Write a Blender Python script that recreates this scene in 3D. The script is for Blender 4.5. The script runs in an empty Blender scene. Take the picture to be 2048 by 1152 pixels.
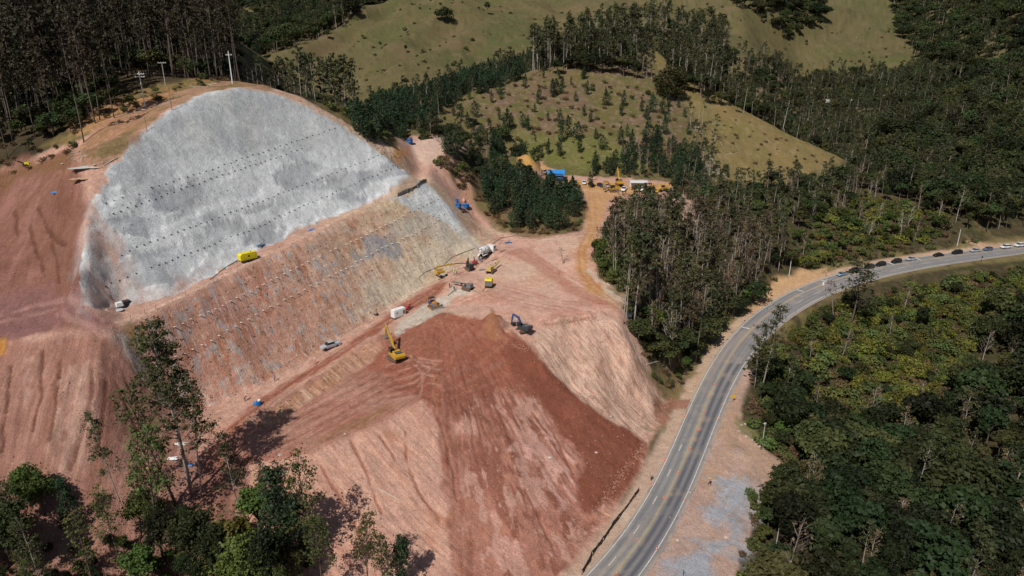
import bpy, math, random
import numpy as np
from mathutils import Vector, Matrix
from mathutils.geometry import delaunay_2d_cdt

# ------------------------------------------------------------------ camera, sky, sun, exposure
SC = bpy.context.scene
COL = SC.collection
FPX = 1365.0                      # focal length in pixels of the 2048 px wide photograph
PITCH = math.radians(20.0)
CAM_H = 95.0
cam_d = bpy.data.cameras.new('camera'); cam = bpy.data.objects.new('camera', cam_d); COL.objects.link(cam)
cam_d.sensor_width = 36.0; cam_d.lens = 36.0 * FPX / 2048.0
cam_d.clip_start = 1.0; cam_d.clip_end = 9000.0
cam.location = (0, 0, CAM_H); cam.rotation_euler = (math.radians(90) - PITCH, 0, 0)
SC.camera = cam

SUN_EL = math.radians(50.0)
SUN_DIR = Vector((0.50, 0.866, 0)).normalized()            # the way shadows fall on the ground
world = bpy.data.worlds.new('World'); SC.world = world; world.use_nodes = True
wn = world.node_tree.nodes; wl = world.node_tree.links
bgn = wn['Background']
sky = wn.new('ShaderNodeTexSky'); sky.sky_type = 'NISHITA'; sky.sun_disc = False
sky.sun_elevation = SUN_EL; sky.sun_rotation = math.atan2(-SUN_DIR.x, -SUN_DIR.y)
wl.new(sky.outputs[0], bgn.inputs['Color']); bgn.inputs['Strength'].default_value = 0.05
sun_d = bpy.data.lights.new('sun', 'SUN'); sun = bpy.data.objects.new('sun', sun_d); COL.objects.link(sun)
sun_d.energy = 4.2; sun_d.angle = math.radians(0.53); sun_d.color = (1.0, 0.955, 0.89)
_d = Vector((SUN_DIR.x * math.cos(SUN_EL), SUN_DIR.y * math.cos(SUN_EL), -math.sin(SUN_EL)))
sun.rotation_euler = _d.to_track_quat('-Z', 'Y').to_euler(); sun.location = (0, 0, 300)
SC.view_settings.view_transform = 'Standard'; SC.view_settings.look = 'None'
SC.view_settings.gamma = 1.0; SC.view_settings.use_curve_mapping = False
SC.view_settings.exposure = 0.0

random.seed(7); RNG = np.random.default_rng(7)

# ------------------------------------------------------------------ picture geometry -> places in the world
CT, ST = math.cos(PITCH), math.sin(PITCH)
def ray(x, y):
    u = (x - 1024) / FPX; v = (576 - y) / FPX
    return (u, CT + v * ST, -ST + v * CT)
def PZ(x, y, z):
    d = ray(x, y); t = (z - CAM_H) / d[2]; return (d[0] * t, d[1] * t, z)
def PD(x, y, t):
    d = ray(x, y); return (d[0] * t, d[1] * t, CAM_H + d[2] * t)
S_DIR = (0.62, 0.785); P_DIR = (-0.785, 0.62)
def sp(X, Y): return X * S_DIR[0] + Y * S_DIR[1], X * P_DIR[0] + Y * P_DIR[1]
def _bench(x, y, z0, s0, g):
    d = ray(x, y); k = d[0] * S_DIR[0] + d[1] * S_DIR[1]
    t = (CAM_H - z0 + g * s0) / (g * k - d[2]); return (d[0] * t, d[1] * t, CAM_H + d[2] * t)
def PB2(x, y): return _bench(x, y, 36.4, 55, .126)
def PB1(x, y): return _bench(x, y, 15.0, 67, .14)
def PSH(x, y):
    d = ray(x, y); kp = d[0] * P_DIR[0] + d[1] * P_DIR[1]; ks = d[0] * S_DIR[0] + d[1] * S_DIR[1]
    t = (118.3 + .05 * 55 + CAM_H) / (kp - d[2] + .05 * ks); return (d[0] * t, d[1] * t, CAM_H + d[2] * t)

_sp = lambda q: (q[0] * S_DIR[0] + q[1] * S_DIR[1], q[0] * P_DIR[0] + q[1] * P_DIR[1])
_to = np.array([_sp(PB1(*q)) for q in ((440,800),(530,762),(600,724),(660,690),(760,628),(860,565),(905,535),(955,512))]); _ou = np.array([_sp(PB2(*q)) for q in ((238,652),(310,622),(380,590),(480,537),(600,485),(700,432),(790,392),(850,366))])
_ft = np.polyfit(_to[:, 0], _to[:, 1], 1); _fo = np.polyfit(_ou[:, 0], _ou[:, 1], 1)
def PCUT(x, y):
    "the nailed face: the plane between the two benches"
    d = ray(x, y); t = np.arange(100, 320, .1); s = t * (d[0] * S_DIR[0] + d[1] * S_DIR[1]); p = t * (d[0] * P_DIR[0] + d[1] * P_DIR[1]); z = CAM_H + d[2] * t
    zt = 15 + .14 * (s - 67); zo = 36.4 + .126 * (s - 55); pt = np.polyval(_ft, s); po = np.polyval(_fo, s); k = int(np.argmax(z < zt + (p - pt) * (zo - zt) / (po - pt))); return (d[0] * t[k], d[1] * t[k], float(z[k]))
# ------------------------------------------------------------------ noise
def _hash(ix, iy, seed):
    h = (ix.astype(np.int64) * 374761393 + iy.astype(np.int64) * 668265263 + seed * 1442695041) & 0xffffffff
    h = ((h ^ (h >> 13)) * 1274126177) & 0xffffffff
    return ((h ^ (h >> 16)) & 0xffff) / 32767.5 - 1.0
def vnoise(x, y, seed=0):
    fx = np.floor(x); fy = np.floor(y); tx = x - fx; ty = y - fy
    ix = fx.astype(np.int64); iy = fy.astype(np.int64)
    tx = tx * tx * (3 - 2 * tx); ty = ty * ty * (3 - 2 * ty)
    a = _hash(ix, iy, seed); b = _hash(ix + 1, iy, seed); c = _hash(ix, iy + 1, seed); d = _hash(ix + 1, iy + 1, seed)
    return (a * (1 - tx) + b * tx) * (1 - ty) + (c * (1 - tx) + d * tx) * ty
def fbm(x, y, octv=4, seed=0, gain=.5):
    r = 0; a = 1; n = 0
    for i in range(octv):
        r = r + a * vnoise(x, y, seed + i * 17); n += a; a *= gain
        x, y = x * 1.93 + y * .57 + 13.1, y * 1.93 - x * .57 + 7.7
    return r / n
def ss(a, b, x):
    t = np.clip((x - a) / (b - a), 0, 1); return t * t * (3 - 2 * t)

# ------------------------------------------------------------------ the highway's line
def zroad(y): return np.interp(-y, [-1152, -800, -660, -555, -500, -480], [0, 2, 4, 8, 12, 14])
def _line(pts): return np.array([PZ(x, y, float(zroad(y)))[:] for x, y in pts])
LL = _line([(1185,1152),(1255,1044),(1328,926),(1366,850),(1388,793),(1413,731),(1457,683),(1515,632),(1592,581),(1665,553),(1738,528),(1848,506),(2048,487)])
RL = _line([(1278,1152),(1312.6,1098),(1369,1001),(1412,910),(1433,850),(1444,800),(1483,734),(1577,636),(1650,599),(1713,570),(1793,549),(1884,536),(1961,521),(2048,511)])
ML = _line([(1231,1152),(1274.5,1078),(1328,997),(1357,944),(1396,858),(1420,793),(1446,734),(1483,680),(1526,636),(1592,594),(1647,568),(1720,546),(1775,530),(1884,515),(2048,496)])
def _smooth(P, n=260):
    s = np.r_[0, np.cumsum(np.linalg.norm(np.diff(P[:, :2], axis=0), axis=1))]; u = s / s[-1]
    q = np.linspace(-.42, 1.55, n); out = []
    for k in range(3):
        c = np.polyfit(u, P[:, k], 5 if k < 2 else 3); v = np.polyval(c, np.clip(q, 0, 1))
        d0 = np.polyval(np.polyder(c), .0); d1 = np.polyval(np.polyder(c), 1.0)
        if k == 2: d0 *= .5; d1 = s[-1] * .03
        v = v + np.where(q < 0, q * d0, 0) + np.where(q > 1, (q - 1) * d1, 0); out.append(v)
    return np.array(out).T
ROAD = _smooth(ML)
_t = np.gradient(ROAD[:, :2], axis=0); _t /= np.linalg.norm(_t, axis=1)[:, None]
ROADN = np.c_[-_t[:, 1], _t[:, 0]]                                  # to the left of travel away from the camera
ROADS = np.r_[0, np.cumsum(np.linalg.norm(np.diff(ROAD[:, :2], axis=0), axis=1))]
def road_frame(X, Y):
    """station, signed offset (left +) and height of the road at points"""
    X = np.atleast_1d(X).astype(float); Y = np.atleast_1d(Y).astype(float)
    best = np.full(X.shape, 1e9); st = np.zeros(X.shape); of = np.zeros(X.shape); zz = np.zeros(X.shape)
    for i in range(0, len(ROAD) - 1, 2):
        j = min(i + 2, len(ROAD) - 1)
        a = ROAD[i]; b = ROAD[j]; e = b[:2] - a[:2]; L = np.linalg.norm(e); e = e / L
        w = np.clip((X - a[0]) * e[0] + (Y - a[1]) * e[1], 0, L)
        dx = X - a[0] - w * e[0]; dy = Y - a[1] - w * e[1]; d = dx * dx + dy * dy; m = d < best
        best = np.where(m, d, best); sg = np.sign(-dx * e[1] + dy * e[0])
        st = np.where(m, ROADS[i] + w, st); of = np.where(m, np.sqrt(d) * sg, of); zz = np.where(m, a[2] + (b[2] - a[2]) * w / L, zz)
    return st, of, zz
def _off(P):
    st, of, _ = road_frame(P[:, 0], P[:, 1]); c = np.polyfit(st, of, 3)
    lo, hi = st.min(), st.max(); return lambda s: np.polyval(c, np.clip(s, lo, hi))
OFF_L = _off(LL); OFF_R = _off(RL)

# ------------------------------------------------------------------ terrain: breaklines (each a run of world points)
BL = []
def brk(pts, fn=None): BL.append([fn(*p) if fn else (p if len(p) == 3 else p) for p in pts])
def z3(*pts): BL.append([PZ(*p) for p in pts])
def d3(*pts): BL.append([PD(*p) for p in pts])
def w1(*pts):
    for p in pts: BL.append([p])
def z1(*pts):
    for p in pts: BL.append([PZ(*p)])
def d1(*pts):
    for p in pts: BL.append([PD(*p)])
# benches and cut faces
brk([(238,652),(310,622),(380,590),(480,537),(600,485),(700,432),(790,392),(850,366)], PB2)
brk([(240,610),(340,590),(420,548),(500,505),(640,440),(760,396),(822,356)], PB2)
brk([(440,800),(530,762),(600,724),(660,690),(760,628),(860,565),(905,535),(955,512)], PB1)
brk([(500,837),(600,777),(700,708),(760,670),(830,640),(872,612)], PB1)
SHOT_OUT = [(165,600),(160,520),(172,440),(185,400),(240,312),(285,262),(330,225),(400,188),(480,176),(540,183),(600,205),(650,232),(700,262),(760,305),(800,335),(820,352)]
brk(SHOT_OUT[:-1], PSH)
def PBACK(x, y, xe, ye, dt):
    e = PSH(xe, ye); t = e[1] * CT - (e[2] - CAM_H) * ST; return PD(x, y, t + dt)
brk([(612,192,600,205,6),(660,214,650,232,7),(714,243,700,262,8),(772,280,760,305,9),(812,308,800,335,8)], PBACK)
brk([(858,368),(880,394),(912,440),(942,478),(960,502)], PCUT)
brk([(232,664),(246,700),(268,740),(300,778),(345,812)], PCUT); brk([(360,828),(400,816)], PB1)
# lower terrace and fill
z3((540,852,13.5),(640,792,15.5),(740,727,17.5),(780,692,19.5),(840,672,22))
z3((500,925,12.5),(560,918,13.5),(620,905,14),(720,865,15.2),(820,820,16.8),(868,796,17.6))
z3((872,628,25.4),(905,628,25.4),(960,640,25),(1020,668,24.2))
z1((900,730,20.5),(950,740,19),(1000,900,9.5),(1050,1050,3),(1100,850,9),(900,1000,5.8),(930,850,13.5),(1000,800,14.5),(1050,740,17.5),(1180,900,5.2),(1150,800,9.5))
z3((1020,668,24),(1080,720,19),(1150,790,11.5),(1220,840,6),(1290,884,1.6))
z3((650,1152,.5),(780,1152,.2),(900,1152,0),(1040,1152,-.1),(1120,1152,-.1))
z3((1120,1140,0),(1150,1060,.5),(1200,1010,.8),(1262,965,1.1),(1292,884,1.6),(1325,850,2.0),(1345,800,2.2))
z3((1066,655,24.2),(1130,640,24.7),(1190,632,25),(1240,645,24))
z1((1200,790,10),(1270,720,14),(1300,760,8.5),(1250,800,6.5))
# working pad and haul roads
z1((930,560,27.5),(1000,560,27.3),(1100,560,26.5),(1180,590,26),(1010,480,30),(1080,520,28.5),(1100,470,31),(1150,470,31),(960,450,33),(930,410,39),(1000,610,25.6),(1160,540,27.5))
z1((1180,370,35),(1330,380,34),(1110,352,37),(1050,337,39),(1180,450,31),(1190,520,29),(1240,600,26),(1160,590,26),(1050,440,33.5),(960,400,40),(1100,400,35),(1280,400,33))
z1((821,284,59),(870,285,58.5),(905,300,56),(940,310,52),(900,332,52),(860,330,53),(840,345,51),(905,365,46),(960,350,44))
# stand of trees between the orange road and the highway
z1((1270,690,19),(1250,640,23.5),(1330,740,7),(1350,650,15),(1480,620,5.5),(1430,560,14),(1530,560,9),(1400,470,26),(1300,470,31),(1550,460,20),(1600,500,12),(1640,530,9),(1700,450,20),(1750,490,11.5),(1850,475,13),(1850,400,24),(1920,478,13.6),(2040,478,14.2),(1300,560,26),(1410,700,3.5))
# left shoulder of the cut
z1((0,680,33),(100,670,35),(200,662,36),(0,900,20),(100,900,20),(200,880,20),(300,860,17),(380,835,15.5),(0,1060,12),(100,1060,10),(200,1020,11.5),(300,1000,10.5),(390,990,10),(390,880,14.5),(0,1152,7),(200,1152,4),(300,1152,3),(500,1152,1.5),(450,860,14.5),(100,780,28),(200,770,28),(0,780,28))
z1((0,400,54),(100,400,57),(0,340,61),(140,310,68),(0,560,41.5),(80,560,41.5),(0,480,48),(90,480,49),(0,620,37),(140,622,36),(200,300,69),(60,300,66),(0,300,66))
z1((150,250,72.5),(225,215,76),(290,205,77.3))
d3((250,262,187),(300,215,203),(370,175,218),(420,160,226),(470,162,228),(530,172,224))
w1((-150,262,84),(-110,280,80),(-90,262,79),(-190,240,80),(-240,240,90),(-170,300,92),(-230,330,104),(-320,300,112),(-180,400,116),(-300,420,130),(-420,250,130),(-420,120,80),(-300,90,40),(-200,70,18))
w1((-60,262,66),(-30,262,60),(-55,300,48),(-110,340,60),(-20,300,54),(-120,420,50))
# central hill
d1((1100,330,322),(1200,335,320),(1350,345,318),(1000,310,335),(930,290,330),(860,265,315),(1150,250,352),(1000,250,352),(1300,250,352),(1000,180,394),(1150,180,396),(1300,190,394),(1380,250,360))
d3((1400,162,430),(1350,125,445),(1250,112,440),(1150,105,436),(1080,112,432),(950,150,408),(850,190,384),(760,218,350),(700,238,320))
d3((1230,60,500),(1290,78,478),(1340,115,460),(1400,160,432),(1550,242,402),(1640,290,382),(1700,322,370))
d1((1540,366,340),(1430,345,338),(1660,350,352),(1450,250,378))
w1((0,470,50),(-60,450,44),(60,540,58),(120,560,66),(150,470,30),(190,430,14),(230,400,8),(250,440,8),(200,520,18),(150,600,50))
# valley and far hills
d1((1660,258,600),(1600,200,690),(1830,108,745),(1600,108,760),(1700,20,850),(1560,140,600),(1500,60,680),(1480,0,750),(2040,400,330),(2040,250,450),(2040,100,600),(2040,0,700),(1850,400,345),(1850,250,480),(1850,120,700),(1830,0,880),(1420,60,640),(1350,20,760))
d1((700,200,550),(620,190,560),(800,150,600),(900,60,680),(900,0,740),(1050,0,720),(1050,100,620),(600,130,590))
d3((470,128,540),(500,104,560),(600,60,640),(700,18,700),(760,-8,740),(860,-40,790))
for _run in ([(560,128,565),(640,85,630),(740,40,690),(830,2,735)], [(600,165,560),(700,118,585),(800,60,640),(880,8,700)], [(690,178,540),(780,128,565),(860,92,600),(940,50,650)]):
    d3(*_run); _w = [PD(*p) for p in _run]
    BL.append([(p[0] - 8, p[1] + 26, p[2] - 7) for p in _w]); BL.append([(p[0] + 10, p[1] - 22, p[2] - 15) for p in _w])
w1((-230,600,50),(-330,700,60),(-300,800,70),(-200,900,90),(-400,560,70))
d1((200,60,1100),(400,60,1100),(550,40,1150),(650,10,1200),(300,0,1300),(100,0,1300),(300,-60,1500))
w1((0,1100,190),(300,1100,170),(600,1000,200),(900,900,190),(700,600,90),(900,500,120),(0,1500,230),(-1200,800,200),(-1000,300,150))
# below and beyond the highway
z1((1480,770,1.2),(1550,700,-.5),(1500,900,0),(1580,940,-1.5),(1520,1060,-1),(1480,1152,-1.5),(1650,800,-9),(1700,1000,-11),(2040,1152,-13),(2040,900,-10),(2040,700,-1),(1800,700,-3),(1700,620,3.5),(1850,580,5),(2040,540,9.5),(1600,680,-2),(1900,800,-7))
w1((0,60,-2),(-60,60,-2),(60,60,-6),(0,0,-6),(100,0,-14),(-100,40,2),(200,60,-16),(260,120,-12),(330,180,4),(420,260,22),(330,300,20),(-200,0,4),(0,-200,-20),(-400,-200,0),(400,-200,-10),(500,100,20),(600,300,60))
for X, Y, Z in ((-3500,-1500,0),(3500,-1500,0),(3500,4000,330),(-3500,4000,330),(0,4000,330),(-3500,1200,260),(3500,1200,240),(0,-1500,0)): BL.append([(X, Y, Z)])
# the highway itself
for o in (-14, 10):
    BL.append([(ROAD[i, 0] + ROADN[i, 0] * o, ROAD[i, 1] + ROADN[i, 1] * o, ROAD[i, 2] - (.5 if o < 0 else -.1)) for i in range(24, len(ROAD) - 40, 8)])

_v = []; _z = []; _e = []
for run in BL:
    n0 = len(_v)
    for p in run: _v.append(Vector((p[0], p[1]))); _z.append(p[2])
    _e += [(n0 + i, n0 + i + 1) for i in range(len(run) - 1)]
_ov, _oe, _of, _orig, _, _ = delaunay_2d_cdt(_v, _e, [], 0, 1e-3)
TV = np.array([(p.x, p.y) for p in _ov]); TZ = np.zeros(len(TV)); _known = np.zeros(len(TV), bool)
for i, o in enumerate(_orig):
    if o: TZ[i] = np.mean([_z[k] for k in o]); _known[i] = True
for i in np.where(~_known)[0]:                                   # where two breaklines cross
    d = np.hypot(*(TV[_known] - TV[i]).T); k = np.argsort(d)[:3]; TZ[i] = np.average(TZ[_known][k], weights=1 / (d[k] + .1))
def tri_sample(X, Y):
    Z = np.zeros(X.shape)
    for f in _of:
        a, b, c = TV[f[0]], TV[f[1]], TV[f[2]]; den = (b[1] - c[1]) * (a[0] - c[0]) + (c[0] - b[0]) * (a[1] - c[1])
        if abs(den) < 1e-9: continue
        x0 = min(a[0], b[0], c[0]); x1 = max(a[0], b[0], c[0]); y0 = min(a[1], b[1], c[1]); y1 = max(a[1], b[1], c[1])
        i0 = np.searchsorted(X[0], x0); i1 = np.searchsorted(X[0], x1, 'right'); j0 = np.searchsorted(Y[:, 0], y0); j1 = np.searchsorted(Y[:, 0], y1, 'right')
        if i1 <= i0 or j1 <= j0: continue
        xx = X[j0:j1, i0:i1]; yy = Y[j0:j1, i0:i1]
        u = ((b[1] - c[1]) * (xx - c[0]) + (c[0] - b[0]) * (yy - c[1])) / den
        v = ((c[1] - a[1]) * (xx - c[0]) + (a[0] - c[0]) * (yy - c[1])) / den; w = 1 - u - v
        m = (u > -1e-6) & (v > -1e-6) & (w > -1e-6)
        Z[j0:j1, i0:i1][m] = (u * TZ[f[0]] + v * TZ[f[1]] + w * TZ[f[2]])[m]
    return Z
def blur(A, sig):
    r = int(3 * sig) + 1; k = np.exp(-.5 * (np.arange(-r, r + 1) / sig) ** 2); k /= k.sum()
    P = np.pad(A, r, mode='edge')
    P = sum(k[i] * P[:, i:i + A.shape[1]] for i in range(2 * r + 1)); return sum(k[i] * P[i:i + A.shape[0], :] for i in range(2 * r + 1))
class Grid:
    def __init__(s, x0, x1, y0, y1, st, sig):
        s.x0, s.y0, s.st = x0, y0, st
        gx = np.arange(x0, x1 + .01, st); gy = np.arange(y0, y1 + .01, st)
        X, Y = np.meshgrid(gx, gy); s.Z = blur(tri_sample(X, Y), sig / st)
    def __call__(s, X, Y):
        fx = np.clip((X - s.x0) / s.st, 0, s.Z.shape[1] - 1.001); fy = np.clip((Y - s.y0) / s.st, 0, s.Z.shape[0] - 1.001)
        i = fx.astype(int); j = fy.astype(int); fx = fx - i; fy = fy - j; Z = s.Z
        return (Z[j, i] * (1 - fx) + Z[j, i + 1] * fx) * (1 - fy) + (Z[j + 1, i] * (1 - fx) + Z[j + 1, i + 1] * fx) * fy
G_NEAR = Grid(-260, 340, 20, 420, 1.0, 1.0); G_MID = Grid(-500, 700, -100, 1000, 4.0, 7.0); G_FAR = Grid(-3400, 3400, -1400, 3900, 30.0, 36.0)
def base_h(X, Y):
    a = G_NEAR(X, Y); b = G_MID(X, Y); c = G_FAR(X, Y)
    R = np.hypot(X, Y); e = np.minimum.reduce([X + 260, 340 - X, Y - 20, 420 - Y]) / 30
    wn_ = ss(0, 1, e) * (1 - ss(300, 360, R)); 
    em = np.minimum.reduce([X + 500, 700 - X, Y + 100, 1000 - Y]) / 60; wm = ss(0, 1, em)
    return a * wn_ + (b * wm + c * (1 - wm)) * (1 - wn_)
# ------------------------------------------------------------------ terrain sheet: fine near the works, coarser outwards
def _angles():
    a = np.radians(np.linspace(-50, 50, 800)); o = np.radians(np.linspace(54, 180, 26))
    return np.r_[-o[::-1], a, o]
def _radii():
    r = [2.0]
    while r[-1] < 3300:
        q = r[-1]; r.append(q + q * (.03 if q < 88 else .0027 if q < 235 else .0036 if q < 330 else .006 if q < 900 else .02))
    return np.array(r)
AA = _angles(); RR = _radii(); NA, NR = len(AA), len(RR)
RG, AG = np.meshgrid(RR, AA, indexing='ij'); VX = RG * np.sin(AG); VY = RG * np.cos(AG)
VH = base_h(VX, VY)
# coarse relief of the farther land
_far = ss(330, 520, RG)
VH = VH + _far * (fbm(VX / 90, VY / 90, 4, 5) * 7 - np.abs(fbm(VX / 120 + VY / 260, VY / 400 - VX / 700, 3, 9)) * 26 * ss(520, 640, RG)) + ss(250, 330, RG) * fbm(VX / 22, VY / 22, 4, 6) * 1.2

def lvl_(n, a, b): return ss(a, b, n)
def make_look(H):
    def look(X, Y):
        X = np.asarray(X, float); Y = np.asarray(Y, float)
        a = np.arctan2(X, Y); r = np.hypot(X, Y)
        i = np.clip(np.searchsorted(AA, a) - 1, 0, NA - 2); j = np.clip(np.searchsorted(RR, r) - 1, 0, NR - 2)
        u = np.clip((a - AA[i]) / (AA[i + 1] - AA[i]), 0, 1); v = np.clip((r - RR[j]) / (RR[j + 1] - RR[j]), 0, 1)
        return (H[j, i] * (1 - u) + H[j, i + 1] * u) * (1 - v) + (H[j + 1, i] * (1 - u) + H[j + 1, i + 1] * u) * v
    return look
def caster(look):
    T = np.concatenate([np.arange(70, 340, .5), np.arange(340, 1800, 2.0)])
    def cast(pts):
        out = []
        for x, y in pts:
            d = ray(x, y); h = look(d[0] * T, d[1] * T); z = CAM_H + d[2] * T; m = h > z
            k = int(np.argmax(m)) if m.any() else len(T) - 1
            if k > 0 and m.any():
                g0 = z[k - 1] - h[k - 1]; g1 = h[k] - z[k]; t = T[k - 1] + (T[k] - T[k - 1]) * g0 / max(g0 + g1, 1e-6)
            else: t = T[k]
            out.append((d[0] * t, d[1] * t, CAM_H + d[2] * t))
        return np.array(out)
    return cast
look0 = make_look(VH); cast0 = caster(look0)

def dens(pts, step=25):
    out = []
    for a, b in zip(pts, pts[1:] + pts[:1]):
        n = max(1, int(math.hypot(b[0] - a[0], b[1] - a[1]) / step))
        out += [(a[0] + (b[0] - a[0]) * k / n, a[1] + (b[1] - a[1]) * k / n) for k in range(n)]
    return out
def inpoly(X, Y, P):
    r = np.zeros(X.shape, bool); n = len(P)
    for i in range(n):
        x0, y0 = P[i][:2]; x1, y1 = P[(i + 1) % n][:2]
        if y0 == y1: continue
        c = ((y0 > Y) != (y1 > Y)); c[c] &= X[c] < (x1 - x0) * (Y[c] - y0) / (y1 - y0) + x0; r ^= c
    return r
def mask(pix, edge=1.0, warp=0.0, wf=6.0, seed=0, world=None):
    """soft-edged region of the terrain sheet; the outline is walked on the ground"""
    P = np.array(world)[:, :2] if world is not None else cast0(dens(pix))[:, :2]
    pad = edge + warp + 1; x0, y0 = P.min(0) - pad; x1, y1 = P.max(0) + pad
    sel = (VX > x0) & (VX < x1) & (VY > y0) & (VY < y1)
    X = VX[sel]; Y = VY[sel]
    if warp:
        n1 = fbm(X / wf, Y / wf, 4, 31 + seed); n2 = fbm(X / wf, Y / wf, 4, 57 + seed); X = X + n1 * warp * 1.6; Y = Y + n2 * warp * 1.6
    ins = inpoly(X, Y, P); d = np.full(X.shape, 1e9)
    for i in range(len(P)):
        a = P[i]; b = P[(i + 1) % len(P)]; e = b - a; L2 = max(e @ e, 1e-9)
        near = (X > min(a[0], b[0]) - edge) & (X < max(a[0], b[0]) + edge) & (Y > min(a[1], b[1]) - edge) & (Y < max(a[1], b[1]) + edge)
        if not near.any(): continue
        xx = X[near]; yy = Y[near]; t = np.clip(((xx - a[0]) * e[0] + (yy - a[1]) * e[1]) / L2, 0, 1)
        d[near] = np.minimum(d[near], np.hypot(xx - a[0] - t * e[0], yy - a[1] - t * e[1]))
    sd = np.where(ins, d, -d); M = np.zeros(VX.shape); M[sel] = ss(-edge, edge, sd); return M

def stroke(pix, w, fall=.6, gap=0.0, seed=0, off=0.0):
    P = cast0(dens_line(pix, 14))[:, :2]
    if off:
        t = np.gradient(P, axis=0); t /= np.linalg.norm(t, axis=1)[:, None] + 1e-9; P = P + np.c_[-t[:, 1], t[:, 0]] * off
    pad = w + 1.5; x0, y0 = P.min(0) - pad; x1, y1 = P.max(0) + pad; sel = (VX > x0) & (VX < x1) & (VY > y0) & (VY < y1); X = VX[sel]; Y = VY[sel]; X = X + fbm(X / 2.5, Y / 2.5, 3, 500 + seed) * .5; d = np.full(X.shape, 1e9)
    for a, b in zip(P[:-1], P[1:]):
        e = b - a; L2 = max(e @ e, 1e-9); t = np.clip(((X - a[0]) * e[0] + (Y - a[1]) * e[1]) / L2, 0, 1); d = np.minimum(d, np.hypot(X - a[0] - t * e[0], Y - a[1] - t * e[1]))
    v = 1 - ss(w * fall, w * (2 - fall), d)
    if gap: v = v * ss(-.25, .15, fbm(VX[sel] / 2.2, VY[sel] / 2.2, 3, 520 + seed) + .45 - gap)
    M = np.zeros(VX.shape); M[sel] = v; return M
def dens_line(pts, step):
    out = []
    for a, b in zip(pts, pts[1:]):
        n = max(1, int(math.hypot(b[0] - a[0], b[1] - a[1]) / step)); out += [(a[0] + (b[0] - a[0]) * k / n, a[1] + (b[1] - a[1]) * k / n) for k in range(n)]
    return out + [pts[-1]]
# highway corridor
_m = (RG > 60) & (RG < 520) & (VX > -40)
ST_ = np.zeros(VX.shape); OF = np.full(VX.shape, 99.); ZR = np.zeros(VX.shape)
ST_[_m], OF[_m], ZR[_m] = road_frame(VX[_m], VY[_m])
oL = OFF_L(ST_); oR = OFF_R(ST_)
core = (1 - ss(oL + 1.8, oL + 6.5, OF)) * ss(oR - 7, oR - 2.2, OF)
VH = VH * (1 - core) + (ZR - .06) * core
look0 = make_look(VH); cast0 = caster(look0)

S_, P_ = sp(VX, VY)
SITE = mask([(-30,352),(60,322),(100,300),(160,285),(215,238),(290,210),(380,178),(440,166),(540,172),(600,196),(700,250),(790,300),(812,272),(870,270),(935,300),(900,330),(938,352),(948,400),(965,432),(1015,466),(1090,474),(1160,462),(1178,420),(1165,385),(1060,345),(1080,322),(1130,352),(1180,352),(1340,362),(1345,395),(1230,402),(1205,480),(1180,510),(1200,560),(1250,600),(1262,650),(1300,738),(1285,750),(1330,790),(1322,812),(1345,830),(1290,900),(1240,1000),(1160,1140),(1140,1240),(400,1300),(-40,1300)], 1.2, 1.5, 7)
PLAT = mask([(-40,350),(150,298),(170,360),(185,400),(172,440),(160,520),(165,610),(235,650),(180,668),(100,672),(-40,690)], 1.5, 2, 8, 1)
STRI = mask([(-40,690),(100,674),(200,668),(235,664),(255,720),(300,790),(370,830),(480,860),(500,930),(480,1240),(-40,1240)], 1.2, 1.5, 6, 2)
SHOT = mask([(165,612),(160,520),(172,440),(185,400),(240,312),(285,262),(330,225),(400,188),(480,176),(540,183),(600,205),(650,232),(700,262),(760,305),(800,335),(824,354),(760,398),(640,444),(500,508),(340,594),(240,616)], .4, .9, 2.2, 3)
HALO = mask([(160,624),(150,520),(160,435),(176,396),(232,305),(278,255),(326,217),(398,182),(480,171),(545,178),(606,200),(655,227),(705,257),(766,300),(806,330),(832,356),(765,403),(645,451),(505,514),(345,600),(240,624)], 1.6, 2.2, 3, 28)
OVER = mask([(165,616),(152,520),(168,430),(186,402),(222,480),(262,545),(330,568),(440,540),(345,597),(240,618)], 2.0, 3.0, 6, 4)
SH2 = mask([(782,396),(852,366),(905,420),(925,462),(890,440),(850,425),(820,415)], .9, 1.6, 3, 5)
CUT = mask([(228,656),(310,624),(380,592),(480,539),(600,487),(700,434),(790,394),(852,367),(915,435),(960,485),(955,512),(860,565),(760,626),(660,690),(530,762),(420,812),(360,825),(300,790),(250,720)], .5, .5, 4, 6)
B1 = mask([(530,766),(660,694),(760,630),(860,568),(905,540),(940,560),(872,600),(830,632),(760,664),(700,704),(600,776),(505,838),(440,880),(390,900),(380,850),(440,806)], .8, .8, 5, 7)
B1RED = mask([(460,848),(530,792),(600,748),(660,714),(700,686),(760,642),(830,592),(868,568),(905,562),(868,594),(830,620),(760,660),(700,698),(600,766),(505,828),(440,885),(410,900)], 1.0, 1.0, 4, 8)
TERR = mask([(505,842),(600,779),(700,710),(760,674),(830,645),(872,632),(900,700),(868,798),(820,822),(720,866),(620,906),(500,926),(400,930),(440,880)], .8, 1.2, 5, 9)
FACE1 = mask([(505,840),(600,779),(700,708),(752,676),(775,700),(740,725),(640,790),(540,852)], .6, .8, 4, 10)
FANALL = mask([(868,632),(900,628),(960,640),(1020,668),(1080,718),(1150,788),(1220,838),(1292,882),(1268,965),(1235,1000),(1180,1060),(1130,1180),(930,1200),(905,1050),(885,900),(862,800),(850,700)], 1.0, 1.6, 5, 11)
FAND = mask([(1000,700),(1030,672),(1080,718),(1150,788),(1220,838),(1292,882),(1268,960),(1235,1000),(1172,1028),(1150,985),(1165,915),(1100,830),(1040,760)], .8, 1.0, 4, 12)
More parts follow.
